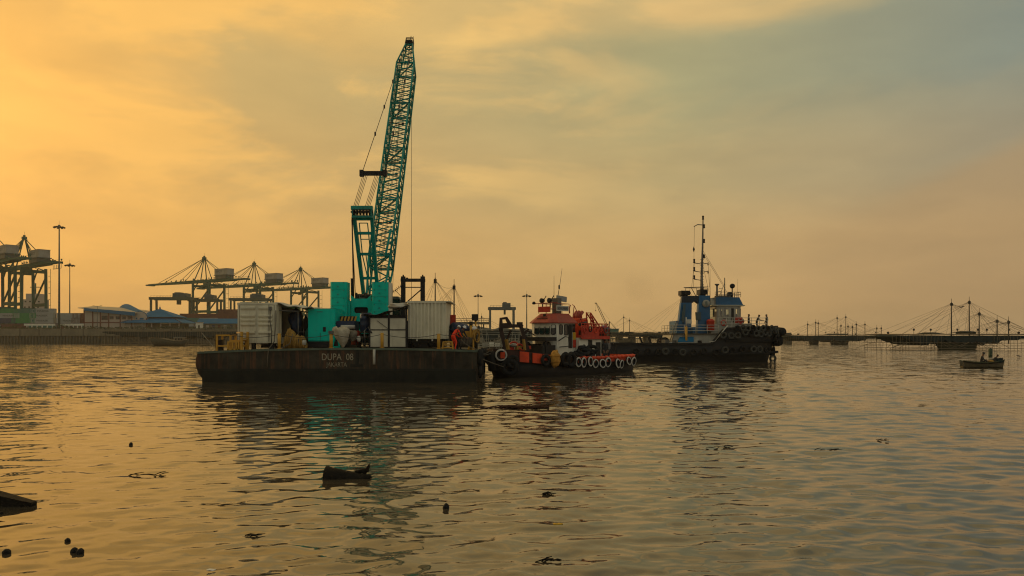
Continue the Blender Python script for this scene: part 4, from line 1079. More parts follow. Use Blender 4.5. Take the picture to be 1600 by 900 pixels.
# ------------------------------------------------------------------ people
POSES = {
    'stand': dict(pelvis=(0, 0, .93), chest=(.02, 0, 1.26), neck=(.0, 0, 1.46), h0=(.02, 0, 1.55), h1=(.03, 0, 1.66), sh=(0, .19, 1.40), el=(-.02, .25, 1.12), wr=(.10, .24, .88), hip=(0, .1, .90), kn=(.03, .12, .49), an=(0, .13, .09), face=(1, 0, 0)),
    'bend': dict(pelvis=(-.16, 0, .90), chest=(.06, 0, 1.16), neck=(.20, 0, 1.32), h0=(.26, 0, 1.39), h1=(.31, 0, 1.48), sh=(.15, .19, 1.25), el=(.28, .24, .98), wr=(.46, .13, .82), hip=(-.16, .1, .88), kn=(.02, .15, .49), an=(-.10, .17, .09), face=(.85, 0, -.5)),
    'stoop': dict(pelvis=(-.30, 0, .86), chest=(.0, 0, 1.06), neck=(.18, 0, 1.16), h0=(.25, 0, 1.22), h1=(.31, 0, 1.31), sh=(.12, .19, 1.10), el=(.26, .23, .84), wr=(.44, .12, .66), hip=(-.30, .1, .84), kn=(-.10, .14, .48), an=(-.22, .15, .09), face=(.8, 0, -.6)),
    'sit': dict(pelvis=(0, 0, .12), chest=(.10, 0, .44), neck=(.14, 0, .62), h0=(.18, 0, .70), h1=(.20, 0, .81), sh=(.12, .18, .56), el=(.22, .24, .34), wr=(.42, .14, .28), hip=(.02, .1, .12), kn=(.40, .14, .28), an=(.50, .13, -.12), face=(1, 0, -.1)),
    'crouch': dict(pelvis=(-.1, 0, .30), chest=(.16, 0, .54), neck=(.30, 0, .68), h0=(.37, 0, .75), h1=(.40, 0, .85), sh=(.25, .18, .62), el=(.42, .22, .46), wr=(.62, .12, .44), hip=(-.1, .1, .3), kn=(.22, .16, .44), an=(.0, .15, .07), face=(1, 0, -.2)),
    'lean': dict(pelvis=(0, 0, .92), chest=(.10, 0, 1.22), neck=(.16, 0, 1.41), h0=(.20, 0, 1.49), h1=(.23, 0, 1.60), sh=(.14, .19, 1.35), el=(.30, .24, 1.12), wr=(.50, .20, 1.10), hip=(0, .1, .9), kn=(.04, .12, .49), an=(-.02, .13, .09), face=(1, 0, -.1)),
}


def person(loc, rz, pose, label, cloth, skin='skin', hat=None, group=None, s=1.0, legs=None):
    P = {k: Vector(v) for k, v in POSES[pose].items()}
    V, E, Rd, part = [], [], [], []

    def add(p, r, frm=None, tagp='cloth'):
        V.append(tuple(p)); Rd.append(r); part.append(tagp)
        if frm is not None: E.append((frm, len(V) - 1))
        return len(V) - 1
    pel = add(P['pelvis'], (.145, .115))
    mid = add(P['pelvis'].lerp(P['chest'], .5), (.14, .11), pel)
    ch = add(P['chest'], (.165, .115), mid)
    up = add(P['chest'].lerp(P['neck'], .6), (.12, .09), ch)
    nk = add(P['neck'], (.056, .056), up, 'skin')
    a = add(P['h0'], (.074, .082), nk, 'skin'); b = add(P['h1'], (.07, .082), a, 'skin'); add(P['h1'] + (P['h1'] - P['h0']).normalized() * .055, (.042, .05), b, 'skin')
    f = P['face'].normalized(); add(P['h0'].lerp(P['h1'], .3) + f * .098, (.014, .014), a, 'skin')        # nose
    for sd_ in (1, -1):
        m_ = lambda v: Vector((v.x, v.y * sd_, v.z))
        add(P['h0'].lerp(P['h1'], .4) + Vector((0, .088 * sd_, 0)), (.012, .016), a, 'skin')               # ear
        sh = add(m_(P['sh']), (.068, .065), up); el = add(m_(P['el']), (.05, .05), sh)
        fo = add(m_(P['el']).lerp(m_(P['wr']), .85), (.038, .036), el)
        wr = add(m_(P['wr']), (.029, .024), fo, 'skin')
        dv = (m_(P['wr']) - m_(P['el'])).normalized(); lat = dv.cross(Vector((0, 0, 1)))
        lat = lat.normalized() if lat.length > .2 else Vector((1, 0, 0))
        pm = add(m_(P['wr']) + dv * .075, (.036, .018), wr, 'skin'); dn = lat.cross(dv)
        for q, (o_, l_) in enumerate(((-.030, .062), (-.010, .074), (.010, .070), (.030, .054))):
            k1 = add(m_(P['wr']) + dv * (.105 + l_ * .2) + lat * o_, (.0095, .0095), pm, 'skin')
            add(m_(P['wr']) + dv * (.105 + l_ * .75) + lat * o_ * 1.1 - dn * .03, (.008, .008), k1, 'skin')
        t1 = add(m_(P['wr']) + dv * .055 + lat * .048, (.011, .011), wr, 'skin'); add(m_(P['wr']) + dv * .095 + lat * .062 - dn * .012, (.009, .009), t1, 'skin')
        hp = add(m_(P['hip']), (.098, .095), pel); kn = add(m_(P['kn']), (.068, .068), hp)
        cf = add(m_(P['kn']).lerp(m_(P['an']), .35), (.06, .06), kn); an = add(m_(P['an']), (.046, .046), cf)
        hd = Vector((1, .12 * sd_, 0)).normalized()
        he = add(m_(P['an']) + Vector((-.03, 0, -.04)), (.045, .042), an, 'shoe'); add(m_(P['an']) + hd * .15 + Vector((0, 0, -.052)), (.045, .03), he, 'shoe')
    me = bpy.data.meshes.new('body'); me.from_pydata(V, E, [])
    tmp = bpy.data.objects.new('tmp_body', me); C.objects.link(tmp)
    tmp.modifiers.new('skin', 'SKIN')
    for i, sv in enumerate(me.skin_vertices[0].data):
        sv.radius = Rd[i]; sv.use_root = (i == 0)
    sb = tmp.modifiers.new('sub', 'SUBSURF'); sb.levels = 1; sb.render_levels = 1
    dg = bpy.context.evaluated_depsgraph_get()
    out = bpy.data.meshes.new_from_object(tmp.evaluated_get(dg))
    bpy.data.objects.remove(tmp)
    out.name = 'body'; out.materials.clear()
    for q in (cloth, skin, 'cloth_dark', legs or cloth): out.materials.append(M[q])
    VV = np.array(V)
    idx = {'cloth': 0, 'skin': 1, 'shoe': 2}
    for pl in out.polygons:
        d = ((VV - np.array(pl.center)) ** 2).sum(1); k = int(d.argmin())
        pl.material_index = idx[part[k]]
        if part[k] == 'cloth' and legs and pl.center.z < P['pelvis'].z + .02: pl.material_index = 3
        pl.use_smooth = True
    t = thing('person', label, 'person', loc, rz, group, s)
    o = bpy.data.objects.new('body', out); C.objects.link(o); o.parent = t
    hv = (P['h1'] - P['h0']).normalized(); c = P['h1'] + hv * .015
    mb_ = MB()
    ax = hv; u = ax.cross(Vector((0, 1, 0))).normalized(); w = ax.cross(u)
    if hat:
        rings = []
        for r_, z_ in ((.125, -.012), (.122, .0), (.108, .01), (.102, .06), (.075, .10), (.03, .118)):
            rings.append([c + (u * math.cos(2 * PI * k / 16) + w * math.sin(2 * PI * k / 16)) * r_ * (1.12 if r_ > .12 else 1) + ax * z_ for k in range(16)])
        mb_.loft(rings, True, True); mb_.build('helmet' if hat == 'helmet' else 'cap', M[hat], t, False)
    else:
        rings = []
        for r_, z_ in ((.09, -.03), (.097, .02), (.086, .06), (.05, .088), (.02, .095)):
            rings.append([c - f * .014 + (u * math.cos(2 * PI * k / 14) + w * math.sin(2 * PI * k / 14)) * r_ + ax * z_ for k in range(14)])
        mb_.loft(rings, True, True); mb_.build('hair', M['hair'], t, False)
    mb_ = MB()
    for sd_ in (1, -1):
        e = P['h0'].lerp(P['h1'], .62) + f * .079 + Vector((0, .032 * sd_, 0)); mb_.blob(e, (.011, .013, .009), 1, 0, 1, 8, 6)
    mb_.build('eyes', M['black'], t, False)
    return t


person((-3.74, 48.8, dk(-3.74)), R(38), 'bend', 'worker in red-orange coveralls and white helmet stooping over a rope on the barge', 'coverall', hat='helmet', group='workers at the barge winch')
person((-3.42, 49.35, dk(-3)), R(-25), 'bend', 'worker in dark clothes and white helmet bent behind the red-suited worker', 'cloth_dark', hat='helmet', group='workers at the barge winch')
mb = MB(); mb.tube([(-3.35, 48.8, dk(-3) + .72), (-3.1, 48.7, dk(-3) + .45), (-2.75, 48.6, dk(-3) + .22), (-2.3, 48.3, dk(-3) + .06), (-2.1, 47.95, 1.7)], 0.028, 6)
single(mb.build('mooring_rope', M['rope']), 'slack pale rope the workers are handling at the barge corner', 'rope', 'mooring ropes')


# ------------------------------------------------------------------ hull helper for the two tugs
def tug_hull(L, half, zt, zlow, bowlen, rake, xs_n=26, stern=0.9, scale=1.0, zb=-0.7):
    """Rings of a tug hull, stern to bow; returns rings and the half breadth function."""
    def hb(x):
        t = (x + L / 2) / L
        w = half
        if t < .12: w *= stern + (1 - stern) * math.sin(t / .12 * PI / 2)
        b0 = 1 - bowlen / L
        if t > b0: w *= max(0.0, 1 - ((t - b0) / (1 - b0)) ** 2.4) ** 0.62
        return max(w, .04)
    xs = [-L / 2 + L * (1 - math.cos(PI * i / (2 * xs_n)) if False else i / xs_n) for i in range(xs_n)] + [L / 2 - .35, L / 2 - .12, L / 2]
    return xs, hb


def hull_mesh(xs, hb, top, bot, rake, flare=0.9, L=16):
    mb_ = MB(); rings = []
    for x in xs:
        h = hb(x); zt_, zb_ = top(x), bot(x)
        t = max(0, (x - L * .2) / (L * .3))
        ring = []
        for sgn in (1, -1):
            seq = ((0, 1.0), (.5, .5 * (1 + flare)), (1.0, flare))
            seq = seq if sgn > 0 else seq[::-1]
            for q, wf in seq:
                z = zt_ + (zb_ - zt_) * q
                xx = x - rake * t ** 1.5 * q
                ring.append((xx, sgn * h * (wf if t < .2 else wf - (1 - flare) * 0.9 * t * q), z))
        rings.append(ring)
    return mb_.loft(rings, True, True)


# ------------------------------------------------------------------ orange tug
ub = Vector((-.65, -.76)); OL = 15.9
oc = Vector((-1.38, 53.4)) - ub.normalized() * OL / 2
ot = thing('workboat', 'small black and orange tug with white wheelhouse and red roof between barge and blue tug', 'tugboat', (oc.x, oc.y, 0), math.atan2(ub.y, ub.x))
oxs, ohb = tug_hull(OL, 2.45, None, None, 5.2, .8, stern=.85)
otop = lambda x: 1.30 + 0.08 * max(0, (-x - 4) / 4) + 0.72 * max(0, (x + 0.5) / 8.4) ** 1.6
omid = lambda x: otop(x) - 0.42 - 0.20 * max(0, (x + 1) / 8.9)
M['orange2'] = mat('scuffed_orange_bulwark', (0.50, 0.05, 0.012), 0.6, var=0.4, scale=1.6, rust=0.32, streak=0.4, rustcol=(0.05, 0.018, 0.01))
hull_mesh(oxs, ohb, omid, lambda x: -0.7, .8, .86, OL).build('hull', M['black'], ot, False)
# bulwark plate runs round the deck edge, open on top
def band(xs, hb, zt, zb, off, thick):
    mb_ = MB()
    for sgn in (1, -1):
        rings = []
        for x in xs:
            h = hb(x) + off
            rings.append([(x, sgn * h, zb(x)), (x, sgn * h, zt(x)), (x, sgn * max(.01, h - thick), zt(x)), (x, sgn * max(.01, h - thick), zb(x))])
        mb_.loft(rings, True)
    xe = xs[0]; h = hb(xe) + off
    mb_.bx(xe - .06, xe - .003, -h, h, zb(xe), zt(xe))
    return mb_
M['dark_rust'] = mat('dark_rusted_bulwark', (0.045, 0.016, 0.010), .75, var=.5, scale=1.5, rust=.35)
band([x for x in oxs if x < .95] + [.95], ohb, otop, lambda x: omid(x) - .02, .03, .09).build('bulwark', M['orange2'], ot, False)
band([.953] + [x for x in oxs if x > 1.0], ohb, otop, lambda x: omid(x) - .02, .03, .09).build('bulwark', M['dark_rust'], ot, False)
band([x for x in oxs if x < .95] + [.95], ohb, lambda x: otop(x) + .06, lambda x: otop(x) + .003, .06, .16).build('rail_cap', M['orange'], ot, False)
band([.953] + [x for x in oxs if x > 1.0], ohb, lambda x: otop(x) + .06, lambda x: otop(x) + .003, .06, .16).build('rail_cap', M['dark_rust'], ot, False)
band(oxs, ohb, lambda x: omid(x) + .05, lambda x: omid(x) - .12, .11, .12).build('rubbing_strake', M['rubber'], ot, False)
mb = MB(); mb.loft([[(x, max(.03, ohb(x) - .08), omid(x) - .03), (x, -max(.03, ohb(x) - .08), omid(x) - .03), (x, -max(.03, ohb(x) - .08), omid(x) + .1), (x, max(.03, ohb(x) - .08), omid(x) + .1)] for x in oxs]); mb.build('deck', M['deck'], ot, False)
for k in range(13):
    x = -7.4 + k * .62; mb_ = MB(); h = ohb(x) + .02; mb_.blob((x, h - .02, otop(x) - .02), (.33, .14, .15), k, .2, 1.5, 10, 7); mb_.build('bulwark_pad', M['orange'], ot, False)
# tyres: white-ringed along the quarter, black ones forward
def side_n(hb, x): 
    d = (hb(x + .2) - hb(x - .2)) / .4
    return Vector((-d, 1, 0)).normalized()
ring_px = [(903.5, 566), (911.5, 566.5), (922, 565), (930.4, 568), (941.5, 568), (949.5, 566), (965, 568), (971, 569), (982.4, 564), (989.7, 564.6)]
v2 = Vector((-ub.y, ub.x)).normalized() * -1
v2 = Vector((.76, -.65))
def x_at(px, off):
    """Local x on the near side of the workboat that faces a photo column."""
    best = None
    for i in range(400):
        x = -OL / 2 + OL * i / 399
        w = oc + ub.normalized() * x + v2 * (ohb(x) + off)
        p = 800 + w.x * F / w.y
        if best is None or abs(p - px) < best[0]: best = (abs(p - px), x, w.y)
    return best[1], best[2]
# brighter orange plates and dark openings in the bow bulwark
for (pa, pb, m_, za, zb) in ((788.5, 781, 'orange', -.2, 1.0), (826, 812, 'orange', -.25, 1.02), (846.5, 832, 'orange', -.25, 1.0), (858, 848, 'orange2', .2, 1.0), (778, 772, 'red', -.1, .1)):
    xa, xb = x_at(pa, .1)[0], x_at(pb, .1)[0]
    mb_ = MB(); rings = []
    for k in range(6):
        x = xa + (xb - xa) * k / 5; h = ohb(x) + .10; z0 = omid(x); hh = otop(x) - z0
        rings.append([(x, h, z0 + za * hh), (x, h + .05, z0 + za * hh), (x, h + .05, z0 + zb * hh), (x, h, z0 + zb * hh)])
    mb_.loft(rings, True); mb_.build('bulwark_panel', M[m_], ot, False)
for i, (px, py) in enumerate(ring_px):
    x, yw = x_at(px, .3)
    tyre(ot, (x, ohb(x) + .28, H + (HZ - py) * yw / F), side_n(ohb, x) + Vector((.16 * math.sin(i * 5.1), 0, .14 * math.sin(i * 3.3))), .40 * (1 + .07 * math.sin(i * 7.7)), True)
for (px, py, r_) in ((797, 574, .66), (853, 563, .46), (893, 562, .62), (884, 561, .55)):
    x, yw = x_at(px, .3)
    tyre(ot, (x, ohb(x) + .28, H + (HZ - py) * yw / F), side_n(ohb, x), r_)
tyre(ot, (7.75, .62, 1.62), (.75, .85, 0), .46, True)
tyre(ot, (7.9, -.3, 1.3), (1, 0.1, 0), .46); tyre(ot, (7.3, 1.35, 1.15), (.6, 1, 0), .5)
mb = MB(); mb.lathe((8.0, 0, 1.2), [(.12, -.75), (.3, -.7), (.34, 0), (.3, .62), (.12, .7)], 12); mb.build('bow_fender', M['rubber'], ot, False)
# wheelhouse
wx0, wx1, ww = -.45, 2.15, 1.22
mb = MB()
mb.loft([[(wx0, ww, z), (wx0, -ww, z), (wx1 - .25 + ex, -ww, z), (wx1 + ex, -ww * .62, z), (wx1 + ex, ww * .62, z), (wx1 - .25 + ex, ww, z)] for z, ex in ((.75, 0), (2.98, 0), (4.0, .12))])
wh = mb.build('wheelhouse', M['white2'], ot, False)
for y in (-.52, 0, .52): window(wh, (wx1 + .075, y, 3.52), (1, 0, .1), .47, .80, .14)
n_ = Vector((.46, .25, 0)).cross(Vector((0, 0, 1))); 
window(wh, (wx1 - .06, ww * .81, 3.5), (.88, .47, 0), .40, .80, .14)
window(wh, (1.45, ww + .005, 3.5), (0, 1, 0), .44, .80, .14); window(wh, (.78, ww + .005, 3.48), (0, 1, 0), .52, .86, .12)
for y in (-.5, .3): window(wh, (wx0 - .005, y, 3.5), (-1, 0, 0), .5, .7, .12)
mb = MB(); mb.bx(.02, .46, ww - .02, ww + .03, 2.05, 3.92); mb.build('door', M['black'], wh, False)
mb = MB(); mb.bx(-.42, -.04, ww + .0, ww + .04, 3.3, 3.92); mb.build('side_glass', M['glass'], wh, False)
mb = MB(); mb.loft([[(wx0 - .1, ww + .18, z), (wx0 - .1, -ww - .18, z), (wx1 - .1, -ww - .18, z), (wx1 + .32, -ww * .62, z), (wx1 + .32, ww * .62, z), (wx1 - .1, ww + .18, z)] for z in (3.99, 4.06)] +
                   [[(wx0 + .25, ww * .66, z), (wx0 + .25, -ww * .66, z), (wx1 - .62, -ww * .66, z), (wx1 - .38, -ww * .4, z), (wx1 - .38, ww * .4, z), (wx1 - .62, ww * .66, z)] for z in (4.72, 4.76)])
rf = mb.build('roof', M['redroof'], ot, False)
mb = MB(); sl = Vector((.70, 0, -.66)).normalized()
for k, (a_, b_) in enumerate(((-.5, .5), (-.35, .35))): mb.bar((wx1 + .06 - k * .14, a_, 4.36 + k * .13), (wx1 + .06 - k * .14, b_, 4.36 + k * .13), .06, .035)
mb.box((wx1 - .22, 0, 4.62), (.08, .22, .16)); mb.build('roof_emblem', M['black'], rf, False)
# monkey island: rails, boards, search lights
mb = MB(); corners = [(wx0 + .25, ww * .66, 4.76), (wx1 - .5, ww * .66, 4.76), (wx1 - .42, -ww * .6, 4.76), (wx0 + .25, -ww * .66, 4.76), (wx0 + .25, ww * .66, 4.76)]
rail(mb, corners, .78, .022, 2, .8); mb.tube([(wx1 - .45, -1.25, 5.55), (wx1 - .45, 1.1, 5.6)], .03, 6); mb.build('top_rail', M['redroof'], ot, False)
mb = MB(); mb.bx(wx1 - .43, wx1 - .39, -.78, .42, 4.86, 5.3); mb.build('red_board', M['red'], ot, False)
mb = MB(); mb.box((.75, ww * .66 + .06, 5.16), (1.55, .04, .42)); nb_ = mb.build('name_board', M['white2'], ot, False)
mb = MB(); mb.box((.75, ww * .66 + .085, 5.16), (1.45, .012, .30)); mb.build('board_face', mat('grey_board_face', (0.20, 0.20, 0.18), .6), nb_, False)
tx = text('lettering', 'SOLKARIM', .27, M['letter_dark'], nb_, (1.42, ww * .66 + .094, 5.07), (R(90), 0, R(180)), .004, world=False)
mb = MB(); mb.box((.35, 0, 5.15), (.5, .55, 1.7)); mb.box((.3, .1, 5.85), (.3, .3, .3)); mb.build('mast_box', M['steel'], ot, False)
mb = MB(); mb.box((-.15, .1, 5.98), (1.25, .12, .42), tilt=R(-4)); mb.build('radar', M['c_grey'], ot, False)
for (x, y) in ((wx1 - .55, -.45), (wx1 - .55, .3)):
    mb = MB(); mb.cyl((x, y, 5.2), (x, y, 5.6), .05, n=6); mb.lathe((x + .05, y, 5.78), [(.08, -.16), (.17, -.12), (.19, .14), (.1, .16)], 12, 'x'); mb.tube([(x, y + .1, 5.8), (x - .1, y + .28, 6.15)], .035, 5); mb.build('searchlight', M['black'], ot, False)
mb = MB(); mb.lathe((wx1 - .45, -1.25, 5.6), [(.1, -.1), (.16, 0), (.08, .12)], 10); mb.build('side_lamp', M['black'], ot, False)
mb = MB(); mb.tube([(.25, 0, 6.0), (.05, .1, 7.2), (-.15, .15, 8.4)], [.03, .02, .012], 5); mb.tube([(.45, -.2, 6.0), (.45, -.2, 7.8)], [.02, .01], 5); mb.box((.12, .06, 6.9), (.09, .09, .3)); mb.build('whip_aerial', M['wire'], ot, False)
mb = MB(); mb.tube([(wx0 + .1, 1.0, 4.1), (wx0 - .1, 1.05, 5.4), (wx0 - .05, .9, 5.5)], .035, 5); mb.tube([(wx0 - .1, 1.05, 5.4), (wx0 - 1.0, 1.3, 3.9)], .03, 5); mb.tube([(wx0 + .3, .9, 4.8), (wx0 + .4, .95, 5.2), (wx0 + .2, .9, 5.45)], .04, 5); mb.build('roof_ladder', M['redroof'], ot, False)
# flags hung on the side, and the dark winch recess ahead
mb = MB(); mb.bx(-.42, -.06, ww + .05, ww + .08, 2.72, 3.28); mb.build('yellow_flag', M['flag_yellow'], ot, False)
mb = MB(); mb.bx(-.44, -.06, ww + .05, ww + .08, 2.1, 2.71); mb.build('red_flag', M['red'], ot, False)
mb = MB(); mb.bx(2.3, 3.9, -1.0, 1.35, .9, 2.3); mb.lathe((3.1, .1, 1.9), [(.7, -1.05), (.7, -.95), (.5, -.94), (.5, .94), (.7, .95), (.7, 1.05)], 16, 'y'); mb.bx(2.25, 3.6, -1.15, 1.42, 2.62, 2.92); mb.bar((3.5, 1.35, .9), (3.5, 1.35, 2.7), .12); mb.bar((3.5, -1.05, .9), (3.5, -1.05, 2.7), .12); mb.build('anchor_winch', M['black'], ot, False)
mb = MB(); mb.tube([(2.0, ww + .2, 2.62), (1.2, ww + .22, 2.95), (.75, ww + .22, 2.9), (.7, ww + .22, 2.2), (1.9, ww + .22, 2.15)], .04, 6); mb.build('side_rail', M['black'], ot, False)
# folded deck crane on the bow
mb = MB()
def P2(px, py, d): 
    w = at(px, py, d); r = Vector((w.x - oc.x, w.y - oc.y)); u_ = ub.normalized()
    return Vector((r.dot(u_), r.dot(Vector((-u_.y, u_.x))), w.z))
pts = [P2(*q) for q in ((790, 545, 55.6), (782, 512, 55.6), (783, 499, 55.6), (797, 497, 55.6), (803, 510, 55.6), (815, 510, 55.6), (826, 547, 55.6))]
mb.bar(pts[0], pts[1], .34, .3)
q0, q1, q2, q3 = [P2(*q) for q in ((779.5, 514, 55.5), (781, 496.5, 55.5), (792, 495, 55.5), (803, 512, 55.5))]
i0, i1, i2, i3 = [P2(*q) for q in ((785, 505, 55.5), (784.5, 499.5, 55.5), (790, 499, 55.5), (792.5, 504.5, 55.5))]
dvec = Vector((.1, .12, 0))
vs = [p + dvec * s_ for s_ in (-1, 1) for p in (q0, q1, q2, q3, i0, i1, i2, i3)]
fs = []
for o_ in (0, 8): fs += [(o_ + a, o_ + (a + 1) % 4, o_ + 4 + (a + 1) % 4, o_ + 4 + a) for a in range(4)]
fs += [(a, (a + 1) % 4, 8 + (a + 1) % 4, 8 + a) for a in range(4)] + [(4 + a, 4 + (a + 1) % 4, 12 + (a + 1) % 4, 12 + a) for a in range(4)]
mb.add(vs, fs)
mb.bar(P2(796, 509, 55.5), P2(816, 509.5, 55.5), .30, .24); mb.bar(P2(813, 507, 55.5), P2(825, 548, 55.6), .24, .26); mb.box(P2(812, 507, 55.5), (.35, .3, .35))
mb.bar(P2(798, 516, 55.5), P2(786, 545, 55.8), .12); mb.bar(P2(815, 512, 55.6), P2(836, 524, 56.5), .07); mb.bar(P2(814, 528, 55.6), P2(826, 514, 55.6), .16)
mb.build('folded_deck_crane', mat('dark_rusty_crane_paint', (0.035, 0.016, 0.010), .7, var=.4, rust=.3), ot, False)
mb = MB(); mb.bar(P2(791, 530, 55.4), P2(794, 547, 55.4), .2); mb.bar(P2(818, 530, 55.4), P2(820, 547, 55.4), .16); mb.build('hydraulic_ram', M['ochre'], ot, False)
rnd = random.Random(9)
for k in range(10):
    px = rnd.uniform(792, 840); mb = MB(); c = P2(px, rnd.uniform(540, 547), rnd.uniform(55.6, 57)); s_ = rnd.uniform(.25, .6)
    if k % 3: mb.box(c, (s_, s_ * .8, s_ * .7), rz=rnd.random() * 3)
    else: mb.torus(c, (rnd.random(), rnd.random(), .5), s_ * .6, .07, 14, 6)
    mb.build('deck_gear', M[('red', 'black', 'ochre', 'red', 'steel')[k % 5]], ot, False)
mb = MB(); fxx, _yw = x_at(867.5, .35); fyy = ohb(fxx) + .34; mb.blob((fxx, fyy, 1.32), (.42, .34, .62), 3, .22, 3.0, 20, 16); mb.torus((fxx, fyy, 1.55), (0, 0, 1), .40, .025, 16, 5); mb.torus((fxx, fyy, 1.1), (0, 0, 1), .38, .025, 16, 5); mb.build('sheeted_fender', mat('yellow_canvas', (0.50, 0.24, .035), .85, var=.35, scale=5, bump=.5), ot, False)
# dark heap of ropes and tyres amidships
for k in range(6):
    mb = MB(); mb.torus((-.2 - k * .32, 1.85 + .1 * (k % 2), 1.55 + .22 * (k % 3)), (.3 * (k % 2), .4, 1), .42, .15, 16, 7); mb.build('stacked_tyre', M['rubber'], ot, False)
# after house and red upper deck
ax0, ax1, aw_ = -3.65, -.5, 1.55
mb = MB(); mb.bx(ax0, ax1 - .01, -aw_, aw_, .75, 2.86); ah = mb.build('after_house', M['white2'], ot, False)
mb = MB(); mb.bx(-2.3, -1.75, aw_ - .02, aw_ + .03, .95, 2.7); mb.build('door', M['black'], ah, False)
mb = MB(); mb.torus((-1.15, aw_ + .02, 2.1), (0, 1, 0), .20, .05, 16, 6); ph_ = mb.build('porthole', M['steel'], ah, False)
mb = MB(); mb.lathe((-1.15, aw_ + .012, 2.1), [(.17, -.01), (.17, .01)], 16, 'y'); mb.build('pane', M['glass'], ph_, False)
mb = MB(); mb.bx(-3.5, -2.85, aw_ - .02, aw_ + .04, .95, 2.5); mb.build('open_door', M['black'], ah, False)
mb = MB(); mb.bx(-4.6, -.52, -1.75, 1.75, 2.87, 3.0)
mb.bx(-3.0, -.55, 1.68, 1.75, 3.0, 3.62); mb.bx(-3.0, -.55, -1.75, -1.68, 3.0, 3.62); mb.bx(-4.6, -.6, 1.70, 1.76, 2.75, 2.869); mb.build('upper_deck', M['red'], ot, False)
mb = MB(); rail(mb, [(-.6, 1.72, 3.0), (-4.55, 1.72, 3.0), (-4.55, -1.72, 3.0), (-.6, -1.72, 3.0)], 1.0, .035, 4, .36); mb.build('deck_rail', M['red'], ot, False)
mb = MB(); mb.loft([[(-3.1 + dx, -.75 + i, z), (-1.7 - dx, -.75 + i, z), (-1.7 - dx, .75 - i, z), (-3.1 + dx, .75 - i, z)] for z, dx, i in ((3.0, 0, 0), (4.35, .1, .1), (4.45, .18, .2))]); fu = mb.build('funnel', M['orange'], ot, False)
mb = MB()
for (x, y) in ((-2.1, .25), (-2.6, .2), (-2.5, -.3)): mb.tube([(x, y, 4.4), (x, y, 4.75), (x - .28, y, 5.0)], .15, 9)
mb.build('exhaust_pipe', M['redroof'], fu, False)
mb = MB(); mb.bar((-2.6, 1.2, 4.9), (-4.3, 1.5, 3.1), .08); mb.bar((-2.6, .8, 4.9), (-4.3, 1.1, 3.1), .08)
for k in range(9): q = k / 9; mb.bar((-2.6 - 1.7 * q, .8 + .3 * q, 4.9 - 1.8 * q), (-2.6 - 1.7 * q, 1.2 + .3 * q, 4.9 - 1.8 * q), .04)
mb.bar((-2.6, 1.2, 4.9), (-2.75, 1.2, 3.0), .08); mb.bar((-2.6, .8, 4.95), (-2.75, .8, 3.0), .08); mb.build('sloping_ladder', M['red'], ot, False)
mb = MB(); mb.tube([(-3.3, 1.0, 3.0), (-3.3, 1.0, 4.3), (-3.0, 1.0, 4.6)], .07, 7); mb.tube([(-3.5, -.6, 3.0), (-3.5, -.6, 4.5)], .06, 7); mb.build('vent_pipe', M['red'], ot, False)
for k in range(5):
    mb = MB(); mb.torus((-1.0 - k * .75, 1.78, 3.45 + .1 * (k % 2)), (0, 1, 0), .2, .045, 14, 6); mb.build('hung_hose', M[('red', 'black', 'orange', 'red', 'steel')[k]], ot, False)
mb = MB(); mb.box((-3.9, 1.2, 3.35), (.7, .5, .7)); mb.box((-3.2, .9, 3.25), (.5, .5, .5)); mb.build('deck_box', M['dark_rust'], ot, False)
mb = MB(); mb.tube([(-.55, 1.6, 4.3), (-2.2, 1.2, 4.5)], .025, 5); mb.tube([(-4.5, 1.6, 4.0), (-6.6, 1.2, 1.4)], .025, 5); mb.tube([(-2.6, 1.0, 4.9), (-7.2, .4, 1.6)], .02, 5); mb.build('rigging_wire', M['wire'], ot, False)
rnd = random.Random(12)
for k in range(9):
    mb = MB(); mb.box((rnd.uniform(-1.6, -.8), rnd.uniform(.6, 1.6), 3.2 + rnd.random() * .5), (.3, .3, .3 + .2 * rnd.random())); mb.build('deck_locker', M[('red', 'black', 'orange')[k % 3]], ot, False)
mb = MB(); mb.tube([(-.6, 1.5, 3.9), (-1.0, 1.6, 4.0), (-1.5, 1.5, 4.05)], .13, 8); mb.build('dark_roll', M['black'], ot, False)
mb = MB()
for (x, y) in ((-4.1, 1.5), (-4.1, -1.5)): mb.cyl((x, y, .8), (x, y, 2.87), .06, n=7)
mb.tube([(-3.75, 1.62, 2.8), (-3.8, 1.66, .9)], .05, 6); mb.build('deck_pillar', M['steel'], ot, False)
mb = MB(); mb.cyl((-5.8, .5, .8), (-5.8, .5, 1.5), .16, n=10); mb.cyl((-5.8, -.5, .8), (-5.8, -.5, 1.5), .16, n=10); mb.bar((-5.8, -.8, 1.3), (-5.8, .8, 1.3), .12); mb.build('towing_bitt', M['black'], ot, False)


def on_boat(root_c, u_, x, y): 
    u_ = u_.normalized(); v_ = Vector((-u_.y, u_.x)); w = root_c + u_ * x + v_ * y; return (w.x, w.y)
p = on_boat(oc, ub, -3.9, 1.75); person((p[0], p[1], .98), R(-60), 'stand', 'person in black standing in the after doorway of the orange tug', 'cloth_dark', group='crew on the orange tug')
p = on_boat(oc, ub, -4.55, 1.7); person((p[0], p[1], .98), R(150), 'stand', 'person in grey work clothes standing aft of the black-clad crewman on the orange tug', 'cloth_grey', group='crew on the orange tug', legs='cloth_dark')

